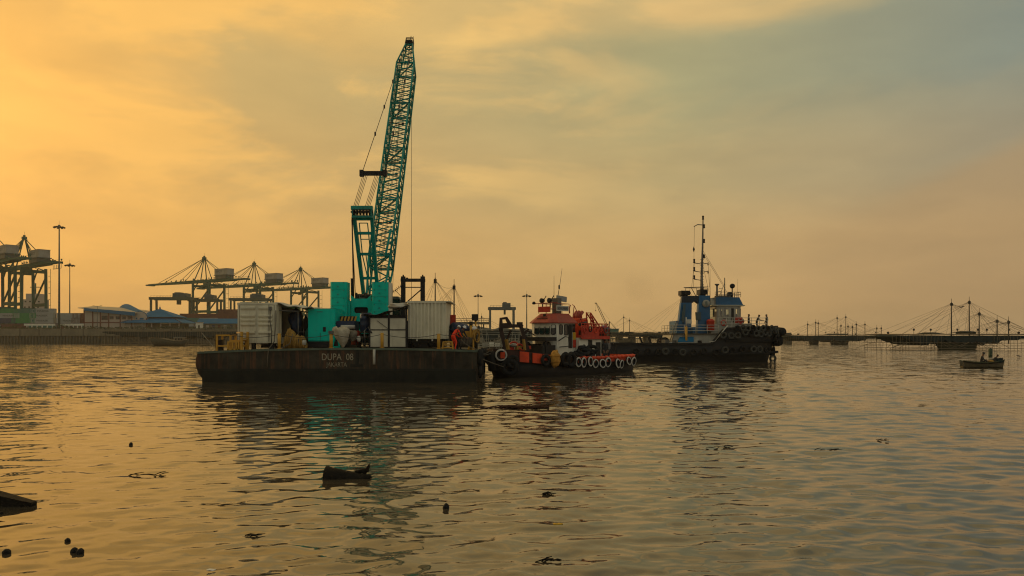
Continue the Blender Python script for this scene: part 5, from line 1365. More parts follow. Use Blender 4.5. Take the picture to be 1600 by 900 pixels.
# ------------------------------------------------------------------ blue tug
BL_ = 22.4; bc = Vector((21.5, 91.3)); brz = R(2.5)
bt = thing('harbour_tug', 'large black-hulled tug hung with tyres, blue twin funnel and tall mast', 'tugboat', (bc.x, bc.y, 0), brz)
bxs, bhb = tug_hull(BL_, 3.7, None, None, 7.0, 1.5, 34, stern=.9)
def btop(x):
    a, b = 2.12 + .1 * max(0, (-x - 8) / 4), 3.95 + .30 * max(0, (x - 4) / 8)
    t = min(1, max(0, (x - 1.9) / 1.7)); return a + (b - a) * t
bxs = sorted(bxs + [1.7, 1.9, 2.3, 2.8, 3.3, 3.6, 3.9])
hull_mesh(bxs, bhb, lambda x: btop(x) - .02, lambda x: -1.0, 1.6, .88, BL_).build('hull', M['black'], bt, False)
band(bxs, bhb, lambda x: btop(x) + .14, lambda x: btop(x) - .06, .05, .2).build('bulwark_cap', M['black'], bt, False)
band(bxs, bhb, lambda x: 1.05 + .02 * x, lambda x: .80 + .02 * x, .10, .2).build('rubbing_strake', M['rubber'], bt, False)
band([x for x in bxs if x > 3.5], bhb, lambda x: 2.65, lambda x: 2.4, .08, .2).build('upper_strake', M['rubber'], bt, False)
mb = MB(); mb.loft([[(x, max(.05, bhb(x) - .1), btop(x) - .45), (x, -max(.05, bhb(x) - .1), btop(x) - .45), (x, -max(.05, bhb(x) - .1), btop(x) - .3), (x, max(.05, bhb(x) - .1), btop(x) - .3)] for x in bxs]); mb.build('deck', M['deck'], bt, False)
def bx_at(px):
    return ((px - 800) * 87.6 / F - bc.x) / math.cos(brz)
def bz(py, d=87.6): return H + (HZ - py) * d / F
NS = -1     # near side is starboard: local -y
def bt_tyre(px, py, ro, m_=None):
    x = bx_at(px); x = min(x, BL_ / 2 - .5)
    n_ = side_n(bhb, x); n_ = Vector((n_.x, -n_.y, 0))
    zz = bz(py); fl = 1 - .12 * max(0, (btop(x) - zz) / 4)
    tyre(bt, (x, -(bhb(x) * fl + .27), zz), n_, ro, m_=m_)
M['rubber_worn'] = mat('grey_scuffed_rubber', (0.06, 0.06, 0.05), .9, var=.4, scale=5)
for px in (991, 1009): bt_tyre(px, 549.5, .44)
for i, (px, py) in enumerate(((1026, 550), (1037, 549), (1052, 550), (1064, 550.5), (1081, 551), (1097, 549), (1117.6, 551), (1131.6, 547), (1143, 548), (1160, 546.5), (1178, 546), (1189, 546), (1202, 547))): bt_tyre(px, py, .45, M['rubber_worn'] if i in (1, 3, 7, 10, 11) else None)
for i, (px, py) in enumerate(((1128, 524), (1140.5, 524.5), (1151, 524), (1163, 519), (1172, 520), (1181.5, 521), (1190, 522), (1198, 519), (1206, 521))): bt_tyre(px, py, .43, M['rubber_worn'] if i != 4 else None)
for k, px in enumerate((1150, 1159, 1167, 1176, 1185, 1194, 1203, 1211)): bt_tyre(px, 513.5 - (k % 2), .40, M['rubber_worn'] if k % 3 else None)
mb = MB(); mb.lathe((BL_ / 2 - .1, 0, 3.6), [(.3, -2.0), (.5, -1.8), (.6, 0), (.5, 1.8), (.3, 2.0)], 16, 'y'); mb.build('bow_fender', M['rubber'], bt, False)
mb = MB(); mb.lathe((BL_ / 2 - .45, 0, 2.45), [(.3, -1.6), (.6, -1.5), (.62, 0), (.6, 1.5), (.3, 1.6)], 16, 'y'); mb.build('bow_fender', M['rubber'], bt, False)
for (dx, y_, z_, r_) in ((.0, -1.1, 3.35, .55), (-.5, -1.75, 3.5, .52), (.2, -.5, 2.9, .5), (-.2, -1.35, 2.55, .5), (-.9, -2.2, 2.8, .5), (-1.1, -2.4, 3.75, .42)):
    tyre(bt, (BL_ / 2 + dx - .05, y_, z_), (.8, -.6, 0), r_, m_=M['rubber_worn'] if z_ > 3.4 else None)
tyre(bt, (BL_ / 2 - .8, -.9, 1.25), (.9, -.45, 0), .6); tyre(bt, (BL_ / 2 - 1.0, -1.1, .35), (.3, -1, 0), .52, m_=M['rubber_worn']); tyre(bt, (BL_ / 2 - .6, .9, 1.25), (.9, .45, 0), .6)
mb = MB(); mb.tube([(2.2, -bhb(2) - .0, 2.45), (3.75, -bhb(3.7) - .0, 4.3)], .07, 6); mb.tube([(1.6, -bhb(2), 2.4), (2.2, -bhb(2), 2.45)], .06, 6); mb.build('sloping_rail', M['tarp_white'], bt, False)
# deckhouse
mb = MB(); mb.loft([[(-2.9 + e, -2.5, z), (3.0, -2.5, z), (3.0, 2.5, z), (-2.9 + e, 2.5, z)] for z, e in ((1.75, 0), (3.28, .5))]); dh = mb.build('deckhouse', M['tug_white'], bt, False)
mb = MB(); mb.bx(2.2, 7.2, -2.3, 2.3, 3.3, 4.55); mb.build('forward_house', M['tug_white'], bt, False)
mb = MB(); mb.bx(-2.6, 2.9, -2.75, 2.75, 3.285, 3.38); mb.build('boat_deck', M['deck'], bt, False)
mb = MB(); rail(mb, [(-2.5, -2.7, 3.38), (3.0, -2.7, 3.38)], 1.0, .035, 3, 1.3); rail(mb, [(-2.5, -2.7, 3.38), (-2.5, 2.7, 3.38)], 1.0, .035, 3, 1.3); mb.build('boat_deck_rail', M['tarp_white'], bt, False)
# funnel: two raking legs bridged at the top
def leg_f(xa0, xa1, xb0, xb1, z0, z1, y0, y1, m_, nm='funnel_leg', par=None):
    mb_ = MB(); mb_.loft([[(xa0, y0, z0), (xa1, y0, z0), (xa1, y1, z0), (xa0, y1, z0)], [(xb0, y0 + .15, z1), (xb1, y0 + .15, z1), (xb1, y1 - .15, z1), (xb0, y1 - .15, z1)]])
    return mb_.build(nm, M[m_], par or bt, False)
fx = lambda px: bx_at(px) + .25
M['navy_dark'] = mat('sooty_blue_paint', (0.012, 0.022, 0.035), .6, var=.4)
lg = leg_f(fx(1061), fx(1083), fx(1067), fx(1084.5), 3.39, 7.1, -1.5, -.55, 'blue')
lg2 = leg_f(fx(1093), fx(1114), fx(1096), fx(1113.5), 3.39, 7.98, -1.5, -.55, 'blue')
mb = MB(); mb.prism([(fx(1068), 7.102), (fx(1086.6), 7.102), (fx(1089), 7.35), (fx(1094.9), 7.0), (fx(1094.9), 7.95), (fx(1069), 7.92)], -1.34, -.66, 'y'); mb.build('funnel_bridge', M['navy_dark'], bt, False)
leg_f(fx(1066.5), fx(1071), fx(1070), fx(1074), 4.6, 6.9, -1.72, -1.40, 'sts_blue', 'vent_trunk')
mb = MB(); mb.loft([[(fx(1091), -1.75, 5.0), (fx(1098), -1.75, 5.0), (fx(1098), -1.3, 5.0), (fx(1091), -1.3, 5.0)], [(fx(1090), -1.7, 5.95), (fx(1098), -1.7, 5.95), (fx(1098), -1.3, 5.95), (fx(1090), -1.3, 5.95)]]); mb.build('vent_box', M['sts_blue'], bt, False)
mb = MB(); mb.lathe((fx(1107), -1.52, 7.0), [(.46, -.05), (.46, .05)], 24, 'y'); 
em = mb.build('funnel_emblem', M['tug_white'], bt, False); em.scale = (1, 1, 1.0)
mb = MB(); mb.box((fx(1107), -1.585, 7.0), (.30, .02, .52), tilt=R(-12)); mb.build('emblem_mark', mat('grey_green_mark', (0.16, .19, .16), .6), em, False)
for (px0_, px1_, py0_, py1_) in ((1069, 1083, 454.5, 461.5), (1100, 1112, 452.5, 460.5)):
    mb = MB(); xa, xb, za, zb = fx(px0_), fx(px1_), bz(py1_, 91), bz(py0_, 91); mb.bx(xa, xb, -.9, .5, za, zb)
    for k in range(3): mb.bx(xa + .05, xb - .05, -.94, -.905, za + .08 + k * .16, za + .16 + k * .16)
    mb.bx(xa + .1, xb - .1, -.4, .3, 7.9, za); mb.build('exhaust_box', M['black'], bt, False)
mb = MB(); rail(mb, [(fx(1076), -.9, 7.95), (fx(1112), -.9, 7.95)], .95, .03, 1, 1.2); mb.tube([(fx(1073), -.9, 8.95), (fx(1113), -.9, 9.05)], .05, 5); mb.bar((fx(1094), -.5, 8.0), (fx(1086), -.8, 8.9), .06); mb.build('funnel_rail', M['steel'], bt, False)
# mast
mx = (1096.5 - 800) * 91.3 / F - bc.x
mb = MB(); mb.tube([(mx, 0, 7.9), (mx + .02, 0, 11), (mx + .12, 0, 14), (mx + .18, 0, 17.4)], [.19, .15, .115, .075], 8)
mb.tube([(mx - .05, -.25, 8), (mx + .0, -.22, 10.6)], .1, 6); mb.tube([(mx + .35, .2, 8), (mx + .08, .1, 10.3)], .07, 6)
for k in range(14): mb.bar((mx - .25, -.24, 8.0 + k * .34), (mx + .22, -.24, 8.0 + k * .34), .05)
ms = mb.build('mast', M['steel'], bt, False)
mb = MB()
for (z, xa, xb) in ((12.0, -.95, .85), (11.0, -.95, .85), (10.0, -.95, .0)): mb.tube([(mx + xa, 0, z + .05), (mx + .05, 0, z - .1), (mx + max(xb, .06), 0, z + .05)], .05, 6)
mb.tube([(mx + .16, 0, 16.7), (mx - .5, 0, 16.75), (mx - .95, 0, 16.5)], .06, 6); mb.build('yard_arm', M['steel'], ms, False)
for (x, z) in ((-.92, 12.05), (-.92, 11.05), (-.92, 10.05), (.3, 16.3), (.3, 14.5), (.3, 12.6), (.18, 17.35), (.8, 11.9), (.8, 10.9)):
    mb = MB(); big = x < .2 or z > 12; mb.lathe((mx + x, 0, z), [(.06, 0), (.15, .04), (.15, .1), (.11, .13), (.12, .4), (.15, .42), (.06, .5)] if big else [(.05, -.15), (.09, -.1), (.05, .12)], 10); mb.build('navigation_lamp', M['black'], ms, False)
mb = MB()
for a, b in (((mx + .14, 0, 13.6), (fx(1141), 0, 9.5)), ((mx + .14, 0, 13.3), (fx(1163), 0, 6.6)), ((mx + .1, 0, 12.0), (fx(1120), .5, 8.5)), ((mx - .9, 0, 16.5), (mx - 1.05, -.2, 9.1)), ((mx + .8, 0, 12), (mx + 1.0, 0, 9.05)), ((mx - .9, 0, 12), (mx - 1.25, 0, 8.9))): mb.tube([a, b], .018, 4)
mb.lathe((mx - .98, -.05, 13.7), [(.02, -.35), (.14, 0), (.02, .35)], 6); mb.build('stay_wire', M['wire'], ms, False)
# wheelhouse
hx0, hx1 = bx_at(1122) + .3, bx_at(1162) + .3
def wh_ring(z): return [(hx0, -1.8, z), (hx1 - .2, -1.8, z), (hx1 + .25, -.9, z), (hx1 + .25, .9, z), (hx1 - .2, 1.8, z), (hx0, 1.8, z)]
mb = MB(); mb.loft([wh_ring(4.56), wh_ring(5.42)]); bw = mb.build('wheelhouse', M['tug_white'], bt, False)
mb = MB(); mb.loft([wh_ring(6.42), wh_ring(6.72)]); mb.build('window_header', M['tug_white'], bw, False)
wx = [hx0 + .07, bx_at(1124.5) + .3, bx_at(1132.5) + .3, bx_at(1144) + .3, bx_at(1151.5) + .3, hx1 - .26]
for sy in (-1, 1):
    for k, x in enumerate(wx):
        mb = MB(); w_ = .14 if k in (0, 5) else .22; mb.bx(x - w_ / 2, x + w_ / 2, sy * 1.8 - .05, sy * 1.8 + .05, 5.421, 6.419); mb.build('window_post', M['tug_white'], bw, False)
for y in (-.9, 0, .9): mb = MB(); mb.bx(hx1 + .16, hx1 + .25, y - .07, y + .07, 5.421, 6.419); mb.build('window_post', M['tug_white'], bw, False)
mb = MB(); mb.bx(wx[3] + .12, wx[4] - .12, -1.83, -1.77, 4.75, 6.41); mb.build('door', M['black'], bw, False)
mb = MB(); mb.bx(hx0 + .5, hx0 + .8, -.4, .6, 5.43, 6.1); mb.bx(hx1 - .9, hx1 - .3, -1.2, 1.2, 5.43, 5.75); mb.bx(bx_at(1140) + .3, bx_at(1143) + .3, .2, .8, 5.43, 6.2); mb.build('console', M['black'], bw, False)
GL = bpy.data.materials.new('clear_window_glass'); GL.use_nodes = True; nt_ = GL.node_tree; nt_.nodes.clear()
tr_, gl_, mx_, ou_ = nt_.nodes.new('ShaderNodeBsdfTransparent'), nt_.nodes.new('ShaderNodeBsdfGlossy'), nt_.nodes.new('ShaderNodeMixShader'), nt_.nodes.new('ShaderNodeOutputMaterial')
tr_.inputs[0].default_value = (.80, .84, .82, 1); gl_.inputs['Roughness'].default_value = .03; mx_.inputs[0].default_value = .10
nt_.links.new(tr_.outputs[0], mx_.inputs[1]); nt_.links.new(gl_.outputs[0], mx_.inputs[2]); nt_.links.new(mx_.outputs[0], ou_.inputs[0])
for sy in (-1, 1):
    for k in (0, 1, 2, 4):
        mb = MB(); mb.bx(wx[k] + .08, wx[k + 1] - .08, sy * 1.8 - .008, sy * 1.8 + .008, 5.425, 6.415); mb.build('pane', GL, bw, False)
mb = MB(); mb.bx(bx_at(1134) + .2, bx_at(1140) + .3, -1.83, -1.78, 5.18, 5.26); mb.build('name_plate', M['black'], bw, False)
mb = MB(); mb.loft([[(hx0 - .35, -2.05, z), (hx1 + .35 + e, -2.05, z), (hx1 + .75 + e, -1.0, z), (hx1 + .75 + e, 1.0, z), (hx1 + .35 + e, 2.05, z), (hx0 - .35, 2.05, z)] for z, e in ((6.73, 0), (6.82, 0))]); mb.build('roof_edge', M['panel'], bw, False)
mb = MB(); mb.loft([[(hx0 - .1, -1.9, z), (hx1 + .2 - e, -1.9 + .3 * e, z), (hx1 + .45 - e, -.9, z), (hx1 + .45 - e, .9, z), (hx1 + .2 - e, 1.9 - .3 * e, z), (hx0 - .1, 1.9, z)] for z, e in ((6.83, 0), (7.75, .42))]); mb.build('visor', M['blue'], bw, False)
mb = MB(); rail(mb, [(hx0 - .2, -1.9, 7.75), (hx1 - .1, -1.9, 7.75), (hx1, 1.2, 7.75)], .62, .025, 2, .7); mb.bx(hx0 + .2, hx1 - 1.2, -1.6, -.4, 7.76, 7.98); mb.build('roof_rail', M['steel'], bt, False)
mb = MB(); mb.cyl((bx_at(1127) + .3, -.8, 7.8), (bx_at(1127) + .3, -.8, 9.3), .12, n=8); mb.lathe((bx_at(1127) + .3, -.8, 9.2), [(.12, 0), (.28, .1), (.28, .22), (.1, .24)], 10); mb.build('vent_post', M['steel'], bt, False)
x_ = bx_at(1140.5) + .3; mb = MB(); mb.tube([(x_, -.6, 7.8), (x_, -.6, 10.2)], [.08, .05], 6); mb.tube([(x_ - .7, -.6, 7.8), (x_, -.6, 9.6)], .035, 5); mb.tube([(x_ - .7, -.6, 8.9), (x_ - .25, -.6, 8.9)], .03, 5); mb.tube([(x_ - .8, -.6, 8.5), (x_ - .4, -.6, 8.5)], .03, 5); mb.build('signal_post', M['steel'], bt, False)
x_ = bx_at(1151) + .3; mb = MB(); mb.cyl((x_, -1.0, 7.8), (x_, -1.0, 8.9), .07, n=7); mb.lathe((x_, -1.1, 9.15), [(.1, -.2), (.27, -.16), (.31, .12), (.2, .16)], 14, 'y'); mb.build('searchlight', M['black'], bt, False)
x_ = bx_at(1147.5) + .3; mb = MB(); mb.lathe((x_, -.9, 8.1), [(.2, -.3), (.38, -.2), (.4, .15), (.2, .3)], 14); mb.build('radar_dome', M['black'], bt, False)
mb = MB(); mb.tube([(bx_at(1118), -1.2, 6.8), (bx_at(1118), -1.2, 11.2)], [.05, .015], 5); mb.tube([(bx_at(1163), -1.2, 7.0), (bx_at(1163), -1.2, 10.0)], [.02, .01], 5); mb.tube([(bx_at(1111), 0, 8.9), (bx_at(1111), 0, 10.8)], [.03, .012], 5); mb.build('whip_aerial', M['wire'], bt, False)
for (px, py, z_) in ((1131, 504.5, 0), (1158, 502, 0)):
    mb = MB(); mb.torus((bx_at(px) + .3, -2.35, bz(py, 89)), (0, 1, 0), .30, .085, 18, 8); lr = mb.build('life_ring', M['red'], bt, False)
    for a in range(4): 
        q = MB(); t_ = PI / 4 + a * PI / 2; q.box((bx_at(px) + .3 + .30 * math.cos(t_), -2.35, bz(py, 89) + .30 * math.sin(t_)), (.12, .19, .12)); q.build('white_band', M['tug_white'], lr, False)
mb = MB(); mb.bx(bx_at(1154), bx_at(1163) + .2, -2.3, -2.24, 4.6, 5.35); mb.build('red_bin', M['red'], bt, False)
mb = MB(); mb.lathe((bx_at(1113) + .15, -2.1, 3.7), [(.42, 0), (.47, .08), (.47, 1.1), (.5, 1.14), (.47, 1.2), (.40, 1.3), (.2, 1.42)], 16); mb.build('life_raft', M['red'], bt, False)
mb = MB(); rail(mb, [(hx0, -2.4, 4.2), (hx1 + 1.0, -2.4, 4.2), (bx_at(1208), -1.9, 4.2)], 1.05, .035, 3, 1.0); mb.build('foredeck_rail', M['tarp_white'], bt, False)
mb = MB(); mb.bar((bx_at(1147), -2.45, 4.0), (bx_at(1150), -2.45, 5.2), .05); mb.bar((bx_at(1145.5), -2.45, 4.0), (bx_at(1148.5), -2.45, 5.2), .05)
for k in range(5): mb.bar((bx_at(1145.7) + k * .05, -2.45, 4.1 + k * .22), (bx_at(1147.2) + k * .05, -2.45, 4.1 + k * .22), .035)
mb.build('boarding_ladder', M['tarp_white'], bt, False)
mb = MB(); mb.lathe((fx(1170), 0, 4.9), [(.3, -.55), (.3, .55)], 12, 'y'); mb.bx(fx(1166), fx(1174), -.7, .7, 4.0, 4.6); mb.build('bow_winch', M['black'], bt, False)
# after deck gear
x_ = bx_at(1073); mb = MB(); mb.cyl((x_, -2.9, 1.9), (x_, -2.9, 4.2), .14, n=10); mb.build('yellow_post', M['yellow'], bt, False)
mb = MB(); mb.cyl((x_, -2.88, 4.2), (x_, -2.88, 5.3), .06, n=6); mb.build('pale_post', M['tarp_white'], bt, False)
xa, xb = bx_at(1059), bx_at(1088); mb = MB(); mb.add([(xa, -3.1, 2.35), (xb - .3, -3.1, 2.35), (xb, -2.1, 3.25), (xa + .6, -2.1, 3.2), (xa, -3.1, 2.45), (xb - .3, -3.1, 2.45), (xb, -2.1, 3.35), (xa + .6, -2.1, 3.3)], [(3, 2, 1, 0), (4, 5, 6, 7), (0, 1, 5, 4), (1, 2, 6, 5), (2, 3, 7, 6), (3, 0, 4, 7)]); mb.build('blue_hatch_cover', M['roof_blue'], bt, False)
mb = MB(); mb.bx(bx_at(1059), bx_at(1086), -3.08, -2.2, 1.75, 2.34); mb.build('hatch_box', M['tug_white'], bt, False)
mb = MB(); mb.bx(bx_at(1074), bx_at(1082), -2.85, -2.75, 4.55, 5.05); mb.bx(bx_at(1076), bx_at(1079), -2.87, -2.851, 4.65, 4.95); mb.build('instrument_box', M['tarp_white'], bt, False)
mb = MB(); mb.bx(bx_at(1061), bx_at(1070), -2.0, 1.5, 3.4, 4.9); mb.bx(bx_at(1086), bx_at(1092), -2.2, -1.55, 3.4, 4.2); mb.build('engine_casing', M['blue'], bt, False)
mb = MB(); mb.bar((bx_at(1062), -2.6, 4.9), (bx_at(1050), -2.6, 2.2), .08); mb.bar((bx_at(1060), -2.2, 4.9), (bx_at(1048), -2.2, 2.2), .08); mb.build('sloping_stair', M['steel'], bt, False)
rnd = random.Random(21)
for k in range(9):
    px = rnd.uniform(1035, 1056) if k < 6 else rnd.uniform(1088, 1100); mb = MB(); s_ = rnd.uniform(.3, .7); mb.box((bx_at(px), -2.4 - rnd.random() * .7, 2.0 + s_ / 2), (s_, s_, s_ * 1.1), rz=rnd.random()); mb.build('deck_gear', M[('black', 'steel', 'black', 'tarp_white')[k % 4]], bt, False)
mb = MB(); mb.lathe((bx_at(1044), -.5, 2.35), [(.6, -.9), (.6, -.8), (.4, -.78), (.4, .78), (.6, .8), (.6, .9)], 18, 'y'); mb.build('towing_winch', M['black'], bt, False)
mb = MB(); mb.bar((bx_at(1019), -2.4, 2.1), (bx_at(1014), -2.4, 3.0), .28, .2); mb.bar((bx_at(1019), 2.4, 2.1), (bx_at(1014), 2.4, 3.0), .28, .2); mb.build('stern_bollard', M['black'], bt, False)
# stern roller platform, pale and railed
xa = -BL_ / 2
mb = MB(); mb.prism([(xa - 1.6, 1.1), (xa + 2.6, 1.3), (xa + 2.2, 2.35), (xa - .6, 2.35), (xa - 1.2, 1.8)], -3.0, 3.0, 'y'); mb.build('stern_plate', mat('pale_grey_stern_plate', (.20, .19, .15), .7, var=.35, rust=.2), bt, False)
mb = MB(); mb.bx(xa - 2.0, xa + 2.4, -3.4, -3.02, .65, .95); mb.bx(xa - 2.0, xa + 2.4, -3.3, 3.3, .2, .45); mb.bar((xa - 2.0, -3.2, .3), (xa - 1.2, -3.2, 1.5), .16); mb.bar((xa + 1.8, -3.2, .3), (xa + 1.8, -3.2, 1.5), .16); mb.bx(xa - 1.8, xa + 2.4, -3.3, -3.0, 1.28, 1.44); mb.build('stern_fender', M['rubber'], bt, False)
mb = MB(); mb.bx(xa + .1, xa + 1.0, -3.06, -3.0, 1.75, 2.1); mb.build('pale_name_patch', M['tarp_white'], bt, False)
for (px, lb, ps, rz_) in ((1175, 'crew member in dark clothes standing tallest by the tug bow rail', 'stand', 0), (1188, 'crew member leaning forward on the bow rail of the blue tug', 'lean', 0), (1208, 'crew member standing alone at the very bow of the blue tug', 'stand', 200)):
    x = bx_at(px) + .3; y = -1.6 if px < 1200 else -.9
    w = (bc.x + x * math.cos(brz) - y * math.sin(brz), bc.y + x * math.sin(brz) + y * math.cos(brz))
    person((w[0], w[1], 3.78), R(rz_ - 20), ps, lb, 'cloth_dark', group='crew on the bow of the blue tug').scale = (1.3, 1.3, 1.1)
p_ = (bc.x + bx_at(1036), bc.y - 2.0); person((p_[0], p_[1], 1.85), R(-100), 'crouch', 'crew member crouching by the towing winch of the blue tug', 'cloth_dark', group='crew on the after deck')

# mooring lines between barge and orange tug
for a, b, s_, lb in (((-2.35, 48.6, 1.95), at(769, 545, 54.6), .25, 'upper dark mooring rope from the barge corner to the orange tug'), ((-2.2, 48.4, 1.6), at(800, 577, 54.5), .05, 'low taut rope slanting from the barge to the tug waterline'), ((-2.2, 49.4, 1.75), at(774, 549, 54.8), .12, 'short rope crossing to the orange tug bow tyre')):
    mb = MB(); mb.tube(sag(a, b, s_), .03, 6); single(mb.build('mooring_rope', M['rope' if s_ < .1 else 'wire']), lb, 'rope', 'mooring ropes')
# smoke drifting off the blue tug funnel

# ------------------------------------------------------------------ container terminal on the left shore
QD, QZ = 370.0, 7.2
def X_(px, d): return (px - 800.0) * d / F
def Z_(py, d): return H + (HZ - py) * d / F
quay = tag(MB().bx(-460, -66, QD + 3.0, 900, -3, QZ).build('quay', M['concrete']), 'long concrete quay along the left shore', None, None, 'structure')
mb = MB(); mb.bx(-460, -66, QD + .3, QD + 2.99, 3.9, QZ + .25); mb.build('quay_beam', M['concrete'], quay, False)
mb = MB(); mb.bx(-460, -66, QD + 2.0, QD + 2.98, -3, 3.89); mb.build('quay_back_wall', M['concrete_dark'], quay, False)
mb = MB()
x = -330.0
while x < -68:
    mb.lathe((x, QD + 1.0, -2.5), [(.42, 0), (.42, 6.38)], 8); x += 1.55
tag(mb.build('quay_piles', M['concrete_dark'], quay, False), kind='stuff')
x = -322.0; rnd = random.Random(2)
while x < -70:
    mb = MB(); mb.bx(x - .2, x + .2, QD + .05, QD + .29, 4.0, QZ); mb.build('fender_strip', M['concrete_dark'], quay, False); x += rnd.uniform(8, 13)
tag(MB().bx(-66, 60, 452, 900, -3, 4.6).build('far_quay', M['concrete']), 'low far quay behind the tugs', None, None, 'structure')
# shrubs along the quay edge
rnd = random.Random(11); mb = MB()
for k in range(5200):
    x = rnd.uniform(-320, -70); y = QD + rnd.uniform(3.2, 7.5)
    hmax = .5 + 1.6 * max(0, noise.noise(Vector((x * .13, 3, 0))) + .45)
    z = QZ + .02 + rnd.random() * hmax; s = rnd.uniform(.18, .42)
    a, b = Vector((rnd.uniform(-1, 1), rnd.uniform(-.6, .6), rnd.uniform(-1, 1))).normalized() * s, Vector((rnd.uniform(-1, 1), rnd.uniform(-1, 1), rnd.uniform(-.4, 1))).normalized() * s
    c = Vector((x, y, z)); mb.add([c - a, c + b, c + a, c - b * .7], [(0, 1, 2, 3)])
tag(mb.build('shrubs', M['leaf']), 'ragged strip of low green shrubs along the quay edge', None, None, 'stuff')


def sts_crane(loc, rz, label, s=1.0, boom_up=False):
    t = thing('gantry_crane', label, 'gantry crane', loc, rz, 'ship-to-shore cranes on the terminal', s)
    G, HB, SP, HT = 23.0, 42.0, 7.5, 64.0
    g = M['sts']
    for x in (0, -G):
        for y in (-SP, SP):
            mb = MB(); mb.bar((x, y, 0), (x, y * .96, HB), 1.25, 1.6); mb.box((x, y, 1), (2.0, 5.5, 1.6)); mb.build('leg', g, t, False)
    mb = MB()
    for x in (0, -G): mb.bx(x - .8, x + .8, -SP + 1.0, SP - 1.0, HB - 3.2, HB - 1.2)
    for x in (0, -G): mb.bx(x - .6, x + .6, -SP + 1, SP - 1, 13, 14.8)
    for y in (-SP, SP): mb.bx(-G + .96, -.96, y - .6, y + .6, 16.5, 18.6)
    mb.build('portal_beam', g, t, False)
    for y in (-SP, SP):
        mb = MB(); mb.bar((-G + .9, y, HB - 6), (-1, y, 19), .9); mb.bar((-G + .6, y, HB - 1.5), (-9, y, HB + 1.2), .6); mb.bar((-.7, y, HB - 7), (-8, y, HB + 1), .7); mb.build('brace', g, t, False)
    mb = MB()
    for y in (-2.6, 2.6):
        mb.bx(-46, 24, y - .6, y + .6, HB + .9, HB + 3.0); mb.bx(-61.59, -46.001, y - .45, y + .45, HB + 1.3, HB + 2.3)
        mb.loft([[(24.01, y - .5, HB + .9), (24.01, y + .5, HB + .9), (24.01, y + .5, HB + 3.0), (24.01, y - .5, HB + 3.0)], [(74, y - .4, HB + 1.4), (74, y + .4, HB + 1.4), (74, y + .4, HB + 2.4), (74, y - .4, HB + 2.4)]])
    for k in range(15): mb.bx(-45 + k * 8, -44.6 + k * 8, -2.0, 2.0, HB + 1.4, HB + 2.0)
    mb.box((75, 0, HB + 1.5), (3.2, 7.5, 1.2)); mb.build('boom', g, t, False)
    mb = MB(); rnd = random.Random(int(loc[0]))
    for k in range(30):
        x = -60 + k * 3.6; mb.box((x, rnd.choice((-3.4, 3.4)), HB + 3.5 + rnd.random() * .6), (rnd.uniform(.4, 1.6), .6, rnd.uniform(.6, 2.0)))
    mb.bx(-62, 24, -3.7, -3.5, HB + 4.0, HB + 4.12); mb.build('walkway_gear', g, t, False)
    mb = MB(); mb.bx(-62.4, -61.6, -3.4, 3.4, HB + .9, HB + 2.4)
    for k in range(6): mb.bx(-60 + k * 2.6, -59.8 + k * 2.6, -3.3, -3.1, HB - 1.6, HB + .89)
    mb.bx(-60, -46.5, -3.3, -3.1, HB - 1.9, HB - 1.6); mb.build('back_platform', g, t, False)
    # A-frame above the waterside legs
    mb = MB(); ap = Vector((-5.5, 0, HT))
    for y in (-SP * .9, SP * .9): mb.bar((0.5, y, HB), ap + Vector((0, y * .08, -.6)), .75); mb.bar((-9, y * .9, HB + 1), ap + Vector((-.4, y * .08, -.6)), .6)
    mb.box(ap, (2.6, 2.6, 1.7)); mb.box(ap + Vector((0, 0, 1.4)), (1.2, 1.2, 1.2)); mb.cyl(ap + Vector((0, 0, 1.5)), ap + Vector((0, 0, 4.4)), .08, n=5)
    mb.box(ap + Vector((-3.0, 0, -1.6)), (2.2, 1.8, .4)); mb.build('apex_frame', g, t, False)
    mb = MB()
    for y in (-2.4, 2.4):
        mb.bar(ap, (58, y, HB + 2.8), .32); mb.bar(ap, (26, y, HB + 3), .30); mb.bar(ap, (-30, y, HB + 8), .36)
    mb.build('forestay', g, t, False)
    mb = MB(); mb.bx(-41, -24.5, -3.5, 3.5, HB + 6.2, HB + 11.2); mb.bx(-41.2, -24.3, -3.7, 3.7, HB + 11.19, HB + 11.45)
    mh = mb.build('machinery_house', M['sts_white'], t, False)
    mb = MB(); mb.bx(-40, -26, -4.0, 4.0, HB + 3.01, HB + 6.19); mb.bx(-41, -25, -4.6, 4.6, HB + 5.6, HB + 6.19); mb.build('house_base', M['sts_blue'], t, False)
    for sgn, yy, rr in ((1, 3.53, R(180)), (-1, -3.53, 0)):
        text('lettering', 'NPCT1', 2.6, M['letter_dark'], mh, (-27 if sgn > 0 else -33.5, yy, HB + 8.2), (R(90), 0, rr), .02, world=False)
    for x in (-24.23,): text('lettering', 'NPCT1', 1.5, M['letter_dark'], mh, (x, -2.5, HB + 8.6), (R(90), 0, R(90)), .02, world=False)
    mb = MB(); mb.bx(-12, -7, -2.2, 2.2, HB - 2.2, HB + .89); mb.bx(-6.5, -4.5, .5, 2.5, HB - 4.2, HB - 1.2); mb.build('trolley_cab', g, t, False)
    mb = MB()
    for k in range(9): mb.bx(-G - 2.2 - (k % 2) * 1.2, -G - 1.0, -SP - 1.6, -SP - .9, 5 + k * 4, 5.25 + k * 4)
    mb.bx(-G - 3.2, -G - 3.0, -SP - 1.6, -SP - 1.4, 2, HB); mb.build('stair_tower', g, t, False)
    return t


